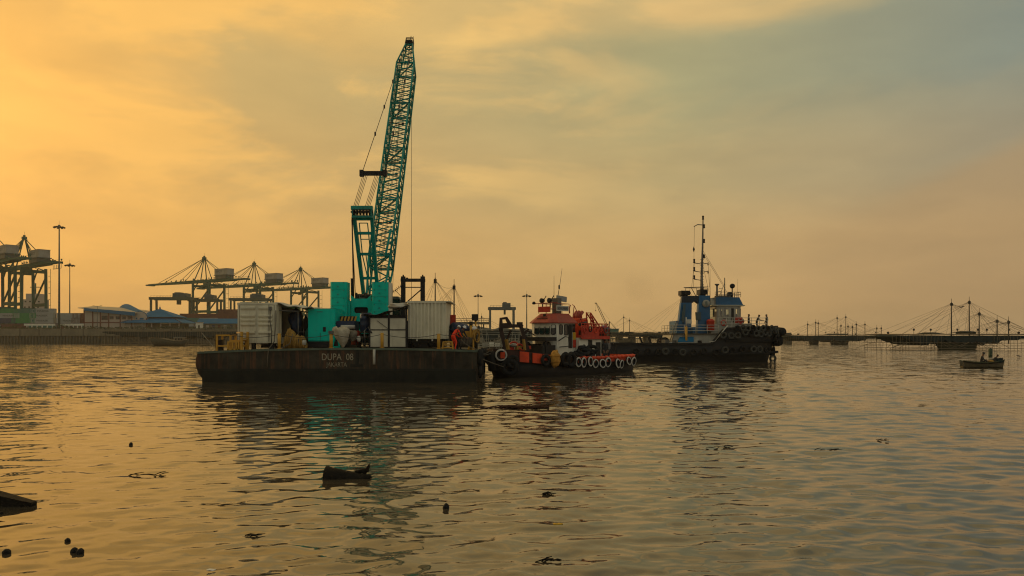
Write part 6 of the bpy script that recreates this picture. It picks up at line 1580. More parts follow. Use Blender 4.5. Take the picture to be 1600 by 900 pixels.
BZ = math.atan2(.54, -.84)
for (px, d, lb) in ((320, 570, 'nearest of the three distant quay cranes, its boom tip reaching furthest left'), (398, 611, 'middle of the three distant quay cranes behind the left container'), (470.5, 655, 'furthest quay crane, just left of the teal crawler crane')):
    sts_crane((X_(px, d) - .84 * 5.5, d + .54 * 5.5, QZ), BZ, lb, .885)
for (px, d, lb) in ((40, 424, 'dark green quay crane at the left edge with its pyramid apex in full view'), (-9, 404, 'dark green quay crane cut off by the left edge of the picture')):
    sts_crane((X_(px, d) - .84 * 5, d + .54 * 5, QZ), math.atan2(.62, -.78), lb, .82)


def yard_gantry(loc, rz, span, h, label, m_='rtg', depth=9):
    t = thing('yard_gantry', label, 'yard gantry', loc, rz, 'rubber-tyred yard gantries')
    for x in (-span / 2, span / 2):
        for y in (-depth / 2, depth / 2):
            mb = MB(); mb.bar((x, y, 1.2), (x, y * .9, h), 1.0, 1.3); mb.lathe((x - .4, y, .8), [(.3, -.3), (.8, -.25), (.8, .25), (.3, .3)], 12, 'x'); mb.build('leg', M[m_], t, False)
        mb = MB(); mb.bx(x - .5, x + .5, -depth / 2 + .7, depth / 2 - .7, 1.4, 2.6); mb.bx(x - .4, x + .4, -depth / 2 + .7, depth / 2 - .7, h * .55, h * .55 + .8); mb.build('sill_beam', M[m_], t, False)
    for y in (-depth / 2 * .9, depth / 2 * .9):
        mb = MB(); mb.bx(-span / 2 - 1.2, span / 2 + 1.2, y - .5, y + .5, h + .003, h + 1.7)
        for k in range(int(span / 2)): mb.bx(-span / 2 + k * 2, -span / 2 + .08 + k * 2, y - .6, y - .5, h + 1.7, h + 2.7)
        mb.bx(-span / 2, span / 2, y - .6, y - .52, h + 2.65, h + 2.73); mb.build('main_girder', M[m_], t, False)
    mb = MB(); mb.bx(span * .02, span * .36, -depth * .42, depth * .42, h + 1.72, h + 4.2); mb.bx(span * .05, span * .2, -depth * .3, depth * .3, h + 4.2, h + 4.8); tr = mb.build('trolley', M['sts_blue'], t, False)
    mb = MB(); mb.bx(span * .08, span * .16, -1.2, 1.2, h - 2.8, h - .1); mb.build('cab', M[m_], tr, False)
    return t


yard_gantry((X_(272, 470), 470, QZ), R(3), 25, 19.5, 'yard gantry standing behind the blue pavilion roof')
yard_gantry((X_(321, 480), 480, QZ), R(6), 17, 19.0, 'yard gantry under the nearest distant quay crane')
yard_gantry((X_(392, 500), 500, QZ), R(4), 24, 20.5, 'yard gantry just above the left white container on the barge')
yard_gantry((X_(783, 430), 460, 4.6), R(4), 14.5, 15.5, 'lone pale yard gantry seen above the orange tug bow crane', 'sts_blue', 7)


def high_mast(loc, h, label, r=.38):
    t = thing('high_mast_light', label, 'light mast', loc, 0, 'high-mast lights of the port')
    mb = MB(); mb.tube([(0, 0, 0), (0, 0, h)], [r, r * .5], 8); mb.build('pole', M['sts_blue'], t, False)
    mb = MB(); mb.torus((0, 0, h - .6), (0, 0, 1), 1.7, .12, 16, 5); mb.cyl((0, 0, h - 1.0), (0, 0, h + .5), .55, n=8); mb.cyl((0, 0, h + .5), (0, 0, h + 2.6), .06, n=5)
    for k in range(8): a = k * PI / 4; mb.bar((0, 0, h - .6), (1.7 * math.cos(a), 1.7 * math.sin(a), h - .6), .12)
    mb.build('head_ring', M['sts_blue'], t, False)
    for k in range(8):
        a = k * PI / 4; mb = MB(); mb.box((2.2 * math.cos(a), 2.2 * math.sin(a), h - .7), (1.1, .9, .6), rz=a, tilt=R(25)); mb.build('floodlight', M['black'], t, False)
    return t


high_mast((X_(92.5, 376), 376, QZ), Z_(353, 376) - QZ, 'tallest port light mast standing by the left-edge cranes', .55)
high_mast((X_(109, 432), 432, QZ), Z_(413, 432) - QZ, 'shorter light mast right of the tallest one at the left edge')
high_mast((X_(747, 455), 455, 4.6), Z_(461, 455) - 4.6, 'light mast right of the white cabin between the raft masts', .3)
high_mast((X_(823, 455), 455, 4.6), Z_(461, 455) - 4.6, 'light mast just left of the orange tug wheelhouse', .42)
t = thing('street_lamp', 'small twin-arm street lamp in front of the pale terminal building', 'lamp post', (X_(148.5, 374), 376, QZ))
mb = MB(); mb.cyl((0, 0, 0), (0, 0, 11.6), .12, n=6); mb.build('pole', M['sts_blue'], t, False)
for s_ in (-1, 1):
    mb = MB(); mb.bar((0, 0, 11.5), (s_ * 1.7, 0, 11.9), .1); mb.box((s_ * 1.9, 0, 11.9), (.8, .3, .2)); mb.build('lamp_arm', M['sts_blue'], t, False)


CONT = {}
def container(x, y, z, m_, label, L=12.2, rz=0.0, word=None):
    key = (m_, L, word)
    if key not in CONT:
        t = thing('container', label, 'shipping container', (x, y, z), rz, 'stacked containers on the quay')
        mb = MB(); mb.bx(-L / 2 + .06, L / 2 - .06, .08, 2.38, .08, 2.52); n = int(L / .75)
        for i in range(n):
            c = -L / 2 + .3 + (i + .5) * (L - .6) / n; mb.prism([(c - .26, .08), (c - .17, .02), (c + .17, .02), (c + .26, .08)], .16, 2.44, 'z')
        mb.build('corrugated_body', M[m_], t, False)
        mb = MB(); container_frame(mb, -L / 2, L / 2, 0, 2.44, 0, 2.59, .16); mb.build('frame', M[m_], t, False)
        if word:
            w_ = text('lettering', word, 1.25, M['letter_dark'], t, (.4, -.02, .85), (R(90), 0, 0), .01, world=False, align='CENTER', xs=1.35)
            mb = MB(); mb.bx(-L * .36 - .7, -L * .36 + .3, -.03, .0, .8, 1.8); mb.build('logo_square', M['c_tealc'], t, False)
        CONT[key] = t; return t
    t = copy_tree(CONT[key]); t.location = (x, y, z); t.rotation_euler = (0, 0, rz); t['label'] = label
    return t


rows = [  # (left px, top row index from quay, paint, word, label)
    (12, 3, 'c_green', None, 'green container topmost at the left edge stack'), (12, 2, 'c_grey', 'MAERSK', 'grey container under the green topmost one at the left edge'),
    (6, 1, 'c_navy', None, 'navy blue container low in the left edge stack'), (38, 3, 'c_tealc', None, 'sea-green container set back on top beside the green ones'),
    (36, 1, 'c_green', None, 'bright green container low beside the navy one'), (38, 2, 'c_green', None, 'bright green container above its bright green neighbour'),
    (64, 2, 'c_grey', 'MAERSK', 'grey lettered container in the middle row left of the light mast'), (65, 1, 'c_grey', 'MAERSK', 'grey lettered container low left of the light mast'),
    (66, 3, 'c_grey', 'MAERSK', 'grey lettered container topmost left of the light mast'),
    (107, 2, 'c_grey', None, 'plain grey container topmost right of the light mast'), (106, 1, 'c_grey', 'MAERSK', 'grey lettered container right of the light mast'), (108, 0, 'c_red', None, 'oxide red container lowest right of the light mast'),
    (131, 2, 'c_red', None, 'oxide red container topmost against the terminal building'), (130, 1, 'c_red', None, 'oxide red container under its like against the terminal building'), (130, 0, 'c_tealc', None, 'sea-green container lowest against the terminal building'),
    (64, 0, 'c_tealc', None, 'sea-green container lowest under the grey lettered stack'), (20, 0, 'c_red', None, 'long dark red container lowest at the left edge'), ]
for (px, r_, m_, wd, lb) in rows:
    d = 388 + (6 if r_ == 3 else 0) - (9 if 'long dark' in lb else 0)
    container(X_(px, d), d, QZ + .05 + 2.62 * r_ + (.7 if r_ else 0), m_, lb, word=wd)
for r_ in range(3):   # what the top tier set back behind stands on
    for px in (12, 38, 66):
        container(X_(px, 394), 394, QZ + .05 + 2.62 * r_ + (.7 if r_ else 0), ('c_grey', 'c_red', 'c_navy')[r_], ('grey', 'oxide red', 'navy')[r_] + ' container in the back row, %s, behind the %s' % (('lowest', 'second up', 'third up')[r_], {12: 'left edge stack', 38: 'bright green stack', 66: 'grey lettered stack'}[px]))
names = {'c_red': 'oxide red', 'c_grey': 'plain grey', 'c_navy': 'navy', 'c_tealc': 'sea-green', 'c_green': 'green'}
rnd = random.Random(6)
where = ('beside the blue pavilion', 'right of the blue pavilion', 'left of the white barge container', 'behind the white barge container', 'right behind the white barge container', 'left of the teal generator')
tier = ('lowest', 'second from the ground', 'third from the ground', 'fourth from the ground', 'topmost')
for i, px in enumerate((296, 326, 356, 386, 416, 446)):
    top = (4, 4, 5, 5, 4, 4)[i]
    for r_ in range(top):
        m_ = 'c_red' if (r_ == top - 1 and i in (1, 2, 3)) else rnd.choice(('c_grey', 'c_grey', 'c_red', 'c_tealc', 'c_navy'))
        container(X_(px, 455), 455, QZ + .05 + 2.62 * r_, m_, '%s container %s in the stack %s' % (names[m_], tier[r_] if r_ < top - 1 else 'topmost', where[i]), 11.9)
t = thing('white_barrier', 'long white low barrier in front of the container stacks', 'barrier', (X_(85, 379), 379, QZ))
for (a, b) in ((38, 86), (91, 131)):
    mb = MB(); mb.bx(X_(a, 379) - X_(85, 379), X_(b, 379) - X_(85, 379), -.3, .3, 1.9, 2.9)
    for k in range(6): x = X_(a + (b - a) * (k + .5) / 6, 379) - X_(85, 379); mb.bx(x - .2, x + .2, -.2, .2, 0, 1.899)
    mb.build('barrier_rail', M['white2'], t, False)

# moored ship seen between the crane legs
t = thing('container_ship', 'beige ship superstructure showing between the left-edge crane legs', 'ship', (X_(55, 560), 560, 0))
mb = MB(); mb.loft([[(-60 + a, -9 + b, z), (70 - a, -9 + b, z), (78 - a * 2, 0, z), (70 - a, 9 - b, z), (-60 + a, 9 - b, z)] for z, a, b in ((0, 2, 1), (15, 0, 0))]); mb.build('hull', M['c_navy'], t, False)
mb = MB(); x0 = X_(38, 560) - X_(55, 560); x1 = X_(73, 560) - X_(55, 560)
for k, (a, b) in enumerate(((0, 0), (0, 1), (1, 2), (2, 2), (4, 4))): mb.bx(x0 + a, x1 - b, -6 + k * .4, 6, 15.01 + k * 4.2, 15 + 4.1 + k * 4.2)
sp = mb.build('superstructure', M['wall_pale'], t, False)
for k in range(4):
    for j in range(4):
        mb = MB(); x = x0 + 2.5 + j * 3.3 + k * .3; mb.bx(x, x + 1.3, -6.06 + k * .4, -5.98 + k * .4, 16.8 + k * 4.2, 17.9 + k * 4.2); mb.build('window', M['black'], sp, False)
mb = MB(); mb.cyl(((x0 + x1) / 2, 0, 36), ((x0 + x1) / 2, 0, 44), .5, n=8); mb.bar(((x0 + x1) / 2 - 4, 0, 41), ((x0 + x1) / 2 + 4, 0, 41), .5); mb.build('mast', M['sts'], t, False)

# terminal building with the blue vaulted roof
TX, TY = X_(170, 380), 380
t = thing('terminal_building', 'pale terminal building with red trims and a curved blue roof', 'building', (TX, TY, QZ))
lx = lambda px: X_(px, 380) - TX
zr = lambda px: Z_(483, 380) - QZ + (Z_(489.5, 380) - Z_(483, 380)) * (px - 131) / 77
mb = MB(); n = 8
mb.loft([[(lx(131 + 77 * k / n), 0, 0), (lx(131 + 77 * k / n), 14, 0), (lx(131 + 77 * k / n), 14, zr(131 + 77 * k / n)), (lx(131 + 77 * k / n), 0, zr(131 + 77 * k / n))] for k in range(n + 1)]); wl = mb.build('wall', M['wall_pale'], t, False)
for px in (131.5, 145, 157, 170, 188, 206):
    mb = MB(); mb.bx(lx(px) - .28, lx(px) + .28, -.14, .02, 0, zr(px) - .02); mb.build('column_trim', M['trim_red'], wl, False)
mb = MB(); mb.bx(lx(131), lx(225), -.10, .01, Z_(504, 380) - QZ - .3, Z_(504, 380) - QZ + .25); mb.build('band_trim', M['trim_red'], wl, False)
for px in (174.5, 184, 194, 202.5): window(wl, (lx(px), -.02, Z_(496.5, 380) - QZ), (0, -1, 0), 2.0, 1.6, .1, M['trim_red'], M['glass'], t=.18)
window(wl, (lx(163.5), -.02, Z_(496.5, 380) - QZ), (0, -1, 0), 3.2, 2.2, .1, M['trim_red'], M['glass'], t=.18)
mb = MB(); rings = []
for k in range(11):
    px = 124.5 + 89 * k / 10; z = zr(max(131, px)) + .05 + (.35 if px < 131 else 0) + .9 * math.sin(PI * k / 10) * .4
    rings.append([(lx(px), -1.6, z), (lx(px), 15, z + 1.6), (lx(px), 15, z + 1.9), (lx(px), -1.6, z + .3)])
mb.loft(rings, True); mb.build('front_roof', M['roof_tan'], t, False)
mb = MB(); rings = []
for k in range(11):
    px = 134 + 79.5 * k / 10; z = zr(max(131, px)) - .25
    rings.append([(lx(px), -1.75, z - .5 - .05 * k), (lx(px), -1.62, z - .5 - .05 * k), (lx(px), -1.62, z + .9), (lx(px), -1.75, z + .9)])
mb.loft(rings, True); mb.build('blue_fascia', M['roof_blue'], t, False)
# vault: a curved sheet whose ridge runs down towards the right
mb = MB(); rings = []; nk = 12
ra, rb = Vector((lx(172), 16, Z_(475, 396) - QZ)), Vector((lx(215), 2.0, Z_(486, 382) - QZ))
for q in range(2):
    for th_ in (0,):
        c = (ra, rb)[q]; ring = []
        for k in range(nk + 1):
            a = PI * k / nk; off = Vector((math.cos(a) * 4.9, math.cos(a) * -1.2, math.sin(a) * 3.6 - 3.6)); ring.append(c + off)
        for k in range(nk, -1, -1):
            a = PI * k / nk; off = Vector((math.cos(a) * 4.6, math.cos(a) * -1.2, math.sin(a) * 3.3 - 3.6)); ring.append(c + off)
        rings.append(ring)
mb.loft(rings, True, False); mb.build('vault_roof', M['roof_blue'], t, False)
mb = MB(); c = rb + Vector((0, .4, 0)); prof = [(c.x + math.cos(PI * k / nk) * 4.5, c.z + math.sin(PI * k / nk) * 3.2 - 3.6) for k in range(nk + 1)]
mb.prism([(c.x - 4.5, 0)] + prof[::-1] + [(c.x + 4.5, 0)], .55, 12, 'y'); ga = mb.build('gable_wall', M['wall_pale'], t, False)
for x in (-4.3, 4.3): 
    mb = MB(); mb.bx(c.x + x - .25, c.x + x + .25, .4, .56, 0, c.z - 3.7); mb.build('column_trim', M['trim_red'], ga, False)
mb = MB(); mb.bx(c.x - 1.2, c.x - .4, .47, .56, 5.2, 6.0); mb.bx(c.x + .8, c.x + 2.8, .47, .56, 5.1, 5.9); mb.build('vent_panel', M['roof_blue'], ga, False)

# pavilion with two blue hip roofs
PX, PY = X_(250, 388), 388
t = thing('pavilion', 'pavilion with two stacked blue hip roofs beside the terminal building', 'pavilion', (PX, PY, QZ))
def hip(z0, z1, hx0, hy0, hx1, hy1, m_, nm, par):
    mb_ = MB(); mb_.loft([[(-hx0, -hy0, z0), (hx0, -hy0, z0), (hx0, hy0, z0), (-hx0, hy0, z0)], [(-hx0, -hy0, z0 + .15), (hx0, -hy0, z0 + .15), (hx0, hy0, z0 + .15), (-hx0, hy0, z0 + .15)], [(-hx1, -hy1, z1), (hx1, -hy1, z1), (hx1, hy1, z1), (-hx1, hy1, z1)]])
    return mb_.build(nm, M[m_], par, False)
lo = hip(Z_(505, 388) - QZ, Z_(497.5, 388) - QZ, 15.5, 10, 9.6, 6, 'roof_blue', 'lower_roof', t)
hip(Z_(498, 388) - QZ, Z_(495.5, 388) - QZ, 9.3, 5.8, 9.3, 5.8, 'navy', 'clerestory', t)
up_ = hip(Z_(496, 388) - QZ, Z_(483, 388) - QZ, 11.0, 7.4, .5, .5, 'roof_blue', 'upper_roof', t)
mb = MB(); mb.lathe((0, 0, Z_(483, 388) - QZ), [(.3, 0), (.5, .6), (.12, 1.2), (.05, 2.4)], 8); mb.build('finial', M['roof_blue'], up_, False)
for (hx, hy) in ((1, 1), (-1, 1), (1, -1), (-1, -1)):
    mb = MB(); z0, z1 = Z_(505, 388) - QZ + .2, Z_(497.5, 388) - QZ + .05; mb.bar((hx * 15.5, hy * 10, z0), (hx * 9.6, hy * 6, z1), .35); mb.build('hip_ridge', M['navy'], lo, False)
for k in range(7):
    for y in (-9, 9):
        mb = MB(); x = -14 + k * 4.66; mb.bx(x - .2, x + .2, y - .2, y + .2, 0, Z_(505, 388) - QZ); mb.build('post', M['wall_pale'], t, False)
mb = MB(); mb.bx(-12, 12, -5, 7, 0, 3); mb.build('inner_wall', M['concrete'], t, False)
t = thing('shed', 'long low shed with a blue roof right of the pavilion', 'shed', (X_(345, 395), 395, QZ))
mb = MB(); mb.prism([(-4, 3.4), (-4.6, 3.2), (0, 5.9), (5, 3.2), (4.4, 3.4)], -11.5, 11.5, 'x'); mb.build('roof', M['roof_blue'], t, False)
mb = MB(); mb.bx(-11, 11, -3.5, 3.5, 0, 3.3); wl = mb.build('wall', M['concrete'], t, False)
for k in range(7):
    mb = MB(); x = -9.5 + k * 3.1; mb.bx(x, x + 1.5, -3.56, -3.48, .3, 2.4); mb.build('door', M[('c_red', 'wall_pale', 'c_navy')[k % 3]], wl, False)
t = thing('white_hut', 'tiny white hut on the quay between the pavilion and the blue shed', 'hut', (X_(312, 380), 380, QZ))
mb = MB(); mb.bx(-1.4, 1.4, -1, 1, 0, 3.4); mb.build('wall', M['white2'], t, False); mb = MB(); mb.bx(-1.7, 1.7, -1.3, 1.3, 3.4, 3.65); mb.build('roof', M['roof_tan'], t, False); mb = MB(); mb.bx(-.4, .5, -1.05, -.98, 0, 2.1); mb.build('door', M['concrete_dark'], t, False)


# ------------------------------------------------------------------ lift-net rafts (bamboo platforms hung from masts)
def net_raft(px0, px1, d, y0, y1, hulls, masts, label, m_b='bamboo', depth=16, post=True, cabin=(), seed=1, netm='net', fan=9, lamps=True, waterline=None):
    """Bamboo platform px0..px1 wide, deck between photo rows y0..y1, slung between the masts and the hull."""
    cxp = X_((px0 + px1) / 2, d); t = thing('net_raft', label, 'fishing platform', (cxp, d, 0), 0, 'bamboo lift-net rafts moored in the harbour')
    l = lambda px, dd=d: X_(px, dd) - cxp
    rnd = random.Random(seed); z1, z0 = Z_(y0, d), Z_(y1, d); xa, xb = l(px0), l(px1)
    edge = lambda u: .12 + .88 * min(1, 4.0 * min(u, 1 - u) + .08)        # the deck band thins out to its ends
    mb = MB(); rings = []
    for k in range(71):
        u = k / 70; x = xa + (xb - xa) * u; th_ = (z1 - z0) * edge(u) * (.72 + .55 * abs(math.sin(k * .9 + seed)) * rnd.random() + .25 * noise.noise(Vector((u * 7, 4, seed))))
        zt = z1 - .25 + .25 * noise.noise(Vector((u * 9, seed, 0)))
        rings.append([(x, 0, zt - th_), (x, depth, zt - th_), (x, depth, zt - .1), (x, depth * .5, zt), (x, 0, zt - .1)])
    mb.loft(rings, True); mb.build('net_bundle', M[netm], t, False)
    mb = MB(); nb_ = int((xb - xa) / 1.1)
    for y in (-.15, depth * .33, depth * .66, depth + .1): mb.tube([(xa - 1.5, y, z1 + rnd.uniform(-.1, .1)), ((xa + xb) / 2, y, z1 + .1), (xb + 1.5, y, z1 + rnd.uniform(-.1, .1))], .09, 5)
    for k in range(nb_): x = xa + (k + rnd.random() * .5) * (xb - xa) / nb_; mb.tube([(x, -.8, z1 + .08), (x, depth + .8, z1 + .12)], .05, 4)
    tag(mb.build('bamboo_deck', M[m_b], t, False), kind='stuff')
    if post:
        mb = MB(); n = int((xb - xa) / .85)
        for y in (0, depth):
            for k in range(n + 1):
                x = xa + (xb - xa) * k / n
                if any(l(h[0]) - .2 < x < l(h[1]) + .2 for h in hulls) and y == 0: continue
                mb.tube([(x + rnd.uniform(-.2, .2), y, -.6), (x + rnd.uniform(-.2, .2), y, z1 + rnd.uniform(-.4, .25))], rnd.uniform(.03, .055), 4)
            for z in (.25, .95, 1.6): mb.tube([(xa, y - .05, z + rnd.uniform(-.1, .1)), (xb, y - .05, z + rnd.uniform(-.1, .1))], .06, 4)
            for k in range(int(n / 3)): x = xa + (xb - xa) * rnd.random(); mb.tube([(x, y, z0), (x + rnd.choice((-1, 1)) * rnd.uniform(2, 5), y, .2)], .05, 4)
        tag(mb.build('bamboo_frame', M[m_b], t, False), kind='stuff')
    for (h0, h1, hy) in hulls:
        x0, x1 = l(h0), l(h1); zt = Z_(hy, d); L_ = x1 - x0; mb = MB(); rings = []
        for k in range(13):
            u = k / 12; w = 2.3 * (math.sin(PI * min(1, max(0.02, u) * 1.0)) ** .45); zz = zt + .9 * (abs(u - .5) * 2) ** 3; b = .10 * L_ * (abs(u - .5) * 2) ** 4 * (1 if u < .5 else -1)
            yc = depth * .25
            rings.append([(x0 + L_ * u, yc - w, zz), (x0 + L_ * u + b, yc - w * .7, .2), (x0 + L_ * u + b * 1.3, yc, -.6), (x0 + L_ * u + b, yc + w * .7, .2), (x0 + L_ * u, yc + w, zz)])
        mb.loft(rings, True, True); mb.build('boat_hull', M['boat_green' if seed % 2 else 'wood'], t, False)
    tops = []
    for (px, py) in masts:
        x = l(px, d + depth * .4); z = Z_(py, d + depth * .4); y = depth * .4
        mb = MB(); mb.tube([(x, y, z0 - .5), (x, y, z)], [.17, .10], 7); mb.box((x, y, z - .6), (.5, .4, .7)); mb.cyl((x, y, z), (x, y, z + .9), .05, n=5); mb.build('mast', M['black'], t, False)
        tops.append((x, y, z - .4))
    mb = MB()
    for (x, y, z) in tops:
        reach = (z - z1) * 2.0
        for k in range(fan):
            u = -1 + 2 * k / (fan - 1)
            if abs(u) < .15: continue
            xe = min(xb + 1, max(xa - 1, x + u * reach))
            for ye in (0, depth): mb.tube([(x, y, z), (xe, ye, z1 + .1)], .019, 4)
    for (a, b) in zip(tops[:-1], tops[1:]):
        if abs(a[0] - b[0]) > 2: mb.tube(sag(a, b, .8, 8), .022, 4)
    if tops: tag(mb.build('rigging', M['wire'], t, False), kind='stuff')
    if lamps:
        for k in range(int((xb - xa) / 4)):
            x = xa + (xb - xa) * (k + rnd.random()) / int((xb - xa) / 4); mb = MB()
            if rnd.random() < .5: mb.blob((x, rnd.uniform(0, depth * .5), z1 + .45), (.32, .3, .3), k, .3, 1.5, 8, 6)
            else: mb.cyl((x, .5, z1), (x, .5, z1 + .9), .05, n=5); mb.lathe((x, .5, z1 + .9), [(.08, 0), (.28, .15), (.2, .5), (.05, .55)], 8)
            mb.build('fishing_lamp', M['black'], t, False)
    for (c0, c1, cy) in cabin:
        xl, xr = l(c0), l(c1); zt = Z_(cy, d); mb = MB(); mb.bx(xl, xr, depth * .2, depth * .6, z1 + .05, zt - .3); cb = mb.build('cabin', M['wood'], t, False)
        mb = MB(); mb.prism([(depth * .1, zt - .35), (depth * .4, zt), (depth * .7, zt - .35)], xl - .6, xr + .6, 'x'); mb.build('cabin_roof', M['net'], cb, False)
    return t


net_raft(1395, 1612, 184, 522.5, 534.5, [(1473, 1546, 534.5)], [(1486.7, 472), (1514.5, 469), (1530, 487), (1558, 498.5), (1576, 500)], 'nearest lift-net raft at the right edge with a green boat hull beneath', 'bamboo', 15, cabin=((1527, 1537, 517), (1470, 1479, 519)), seed=1)
net_raft(1229, 1375, 318, 523.5, 532, [(1272, 1288, 531.5), (1304, 1337, 531.5)], [(1262, 505), (1274.5, 502), (1278.5, 503), (1308, 495), (1314, 507), (1321.5, 493.5), (1325, 508), (1332, 509), (1338, 505), (1351.5, 505), (1370, 511), (1377, 511)], 'far lift-net raft with many short masts between the blue tug and the right raft', 'bamboo', 22, cabin=((1312, 1331, 521),), seed=2, fan=5)
net_raft(640, 735, 128, 521, 529, [], [(680, 434), (709.5, 444)], 'lift-net raft half hidden behind the barge, its two tall masts beside the white cabin', 'bamboo', 14, seed=3, fan=13)
net_raft(736, 838, 215, 515, 531, [(742, 800, 536)], [(748.5, 508)], 'pale jumbled bamboo raft behind the orange tug bow', 'bamboo_pale', 18, seed=4, netm='net', fan=5)
net_raft(160, 372, 296, 517, 527, [], [], 'dark low raft draped with nets under the left quay', 'bamboo', 16, seed=5, netm='net')
net_raft(952, 1062, 362, 519, 523, [(966, 992, 530)], [(974.5, 494), (983.5, 499)], 'distant raft with two thick masts left of the blue tug', 'bamboo', 16, seed=6, fan=5, lamps=False)
net_raft(1000, 1120, 250, 522, 527, [(1050, 1090, 530)], [(1078, 455)], 'raft behind the blue tug whose stay wires fan out left of the funnel', 'bamboo', 14, seed=7, fan=9, lamps=False, post=False)
net_raft(742, 800, 300, 516, 521, [], [(752.5, 493)], 'small raft whose thin mast shows right of the middle light mast', 'bamboo_pale', 12, seed=8, fan=9, lamps=False)

# pale bamboo lattice in front of the jumble
t = thing('bamboo_rack', 'pale leaning bamboo drying rack behind the orange tug bow', 'rack', (X_(785, 205), 205, 0))
mb = MB(); rnd = random.Random(31)
for k in range(22):
    x = X_(740 + k * 4.6, 205) - X_(785, 205); mb.tube([(x + rnd.uniform(-.6, .6), 0, -.4), (x + rnd.uniform(-1.8, 1.8), rnd.uniform(-.5, .5), rnd.uniform(3.2, 5.2))], .06, 4)
for z in (.5, 1.2, 2.6, 3.6, 4.4): mb.tube([(-8.5, 0, z + rnd.uniform(-.2, .2)), (9, 0, z + rnd.uniform(-.3, .3))], .06, 4)
tag(mb.build('bamboo_poles', M['bamboo_pale'], t, False), kind='stuff')
for k in range(9):
    x = -5.5 + k * 1.7; mb = MB(); mb.bx(x, x + 1.5, .3, .36, .35, 1.25 + .4 * rnd.random()); mb.build('split_mat', M['white2' if k % 3 else 'bamboo_pale'], t, False)

# raised walkway behind the right cabin
WX = X_(705, 330); t = thing('raised_walkway', 'raised walkway with a railing showing right of the white cabin', 'walkway', (WX, 330, 0))
mb = MB(); mb.bx(-30, 17, 0, 3, Z_(506, 330), Z_(503, 330)); mb.bx(-30, 17, -.2, -.003, Z_(507, 330), Z_(504.5, 330)); mb.build('deck', M['concrete'], t, False)
mb = MB(); mb.bx(-30, 17, 0, .1, Z_(498.5, 330), Z_(497.5, 330)); mb.bx(-30, 17, 0, .08, Z_(501, 330), Z_(500.4, 330))
for k in range(20): mb.bx(-30 + k * 2.45, -29.85 + k * 2.45, 0, .12, Z_(503, 330) + .002, Z_(498.5, 330))
mb.build('railing', M['bamboo'], t, False)
for k in range(8): 
    mb = MB(); mb.bx(-28 + k * 6, -27.4 + k * 6, .6, 1.4, -2, Z_(506, 330)); mb.build('pier', M['concrete_dark'], t, False)
for (px0, px1, d, h0, lb) in ((770, 800, 470, 510, 'low gabled warehouse under the lone yard gantry'), (803, 838, 480, 512, 'low gabled warehouse right of the lone yard gantry'), (708, 764, 475, 508, 'low grey warehouse behind the raised walkway')):
    t = thing('warehouse', lb, 'warehouse', (X_((px0 + px1) / 2, d), d, 4.6), 0, 'warehouses on the far quay'); w = X_(px1, d) - X_(px0, d); z1 = Z_(h0, d) - 4.6
    mb = MB(); mb.bx(-w / 2 + .4, w / 2 - .4, 0, 14, 0, z1 - 2.2); wl = mb.build('wall', M['c_grey'], t, False)
    mb = MB(); mb.prism([(-w / 2, z1 - 2.2), (-w / 2, z1 - 1.95), (0, z1), (w / 2, z1 - 1.95), (w / 2, z1 - 2.2)], -.6, 15, 'y'); mb.build('roof', M['sts_white'], t, False)
    for k in range(3): mb = MB(); x = -w / 2 + w * (k + .5) / 3; mb.bx(x - 1, x + 1, -.06, .02, 0, max(.6, z1 - 3.2)); mb.build('door', M['concrete_dark'], wl, False)

# jetty on piers with a blue-roofed hut and a small mobile crane
JX = X_(1000, 395); t = thing('jetty', 'long dark jetty on piers behind the orange and blue tugs', 'jetty', (JX, 395, 0))
xa, xb = X_(838, 395) - JX, X_(1236, 395) - JX
mb = MB(); mb.bx(xa, xb, 0, 9, Z_(526.5, 395), Z_(520, 395)); mb.build('deck', M['concrete_dark'], t, False)
mb = MB(); mb.bx(xa, xb, -.4, -.003, Z_(524, 395), Z_(521, 395)); mb.build('edge_beam', M['concrete_dark'], t, False)
rnd = random.Random(17); x = xa + 2
while x < xb:
    mb = MB(); w = rnd.choice((1.2, 1.2, 3.0)); mb.bx(x, x + w, .5, 8.5, -2, Z_(526.5, 395)); mb.build('pier', M['concrete_dark'], t, False); x += rnd.uniform(5, 9)
mb = MB()
for k in range(60): x = xa + (xb - xa) * rnd.random(); mb.box((x, 1 + rnd.random() * 3, Z_(520, 395) + .3), (rnd.uniform(.5, 2.5), 1, rnd.uniform(.4, .9)))
tag(mb.build('stored_gear', M['net'], t, False), kind='stuff')
zj = Z_(520, 395)
t = thing('blue_roof_hut', 'small hut with a blue hipped roof on the jetty right of the orange tug', 'hut', (X_(944, 396), 396, zj))
mb = MB(); mb.bx(-2.3, 2.3, 0, 4, 0, 2.6); wl = mb.build('wall', M['sts_blue'], t, False)
mb = MB(); mb.loft([[(-3.6, -1, 2.4), (3.6, -1, 2.4), (3.6, 5, 2.4), (-3.6, 5, 2.4)], [(-.6, 1.8, 4.0), (.6, 1.8, 4.0), (.6, 2.2, 4.0), (-.6, 2.2, 4.0)]]); mb.build('roof', M['roof_blue'], t, False)
mb = MB(); mb.bx(-1.2, .2, -.05, .02, .8, 1.8); mb.build('window', M['glass'], wl, False)
t = thing('kiosk', 'tiny grey kiosk beside the blue-roofed hut on the jetty', 'hut', (X_(957, 398), 396, zj)); mb = MB(); mb.bx(-2, 3, 0, 3, 0, 2.0); mb.build('wall', M['c_tealc'], t, False); mb = MB(); mb.bx(-2.3, 3.3, -.3, 3.3, 2.0, 2.25); mb.build('roof', M['c_grey'], t, False)
t = thing('mobile_crane', 'distant lattice-boom crane leaning left above the jetty', 'crane', (X_(951, 402), 400, zj))
mb = MB(); mb.box((1.5, 0, 1.0), (5, 3, 1.6)); mb.build('carrier', M['sts'], t, False)
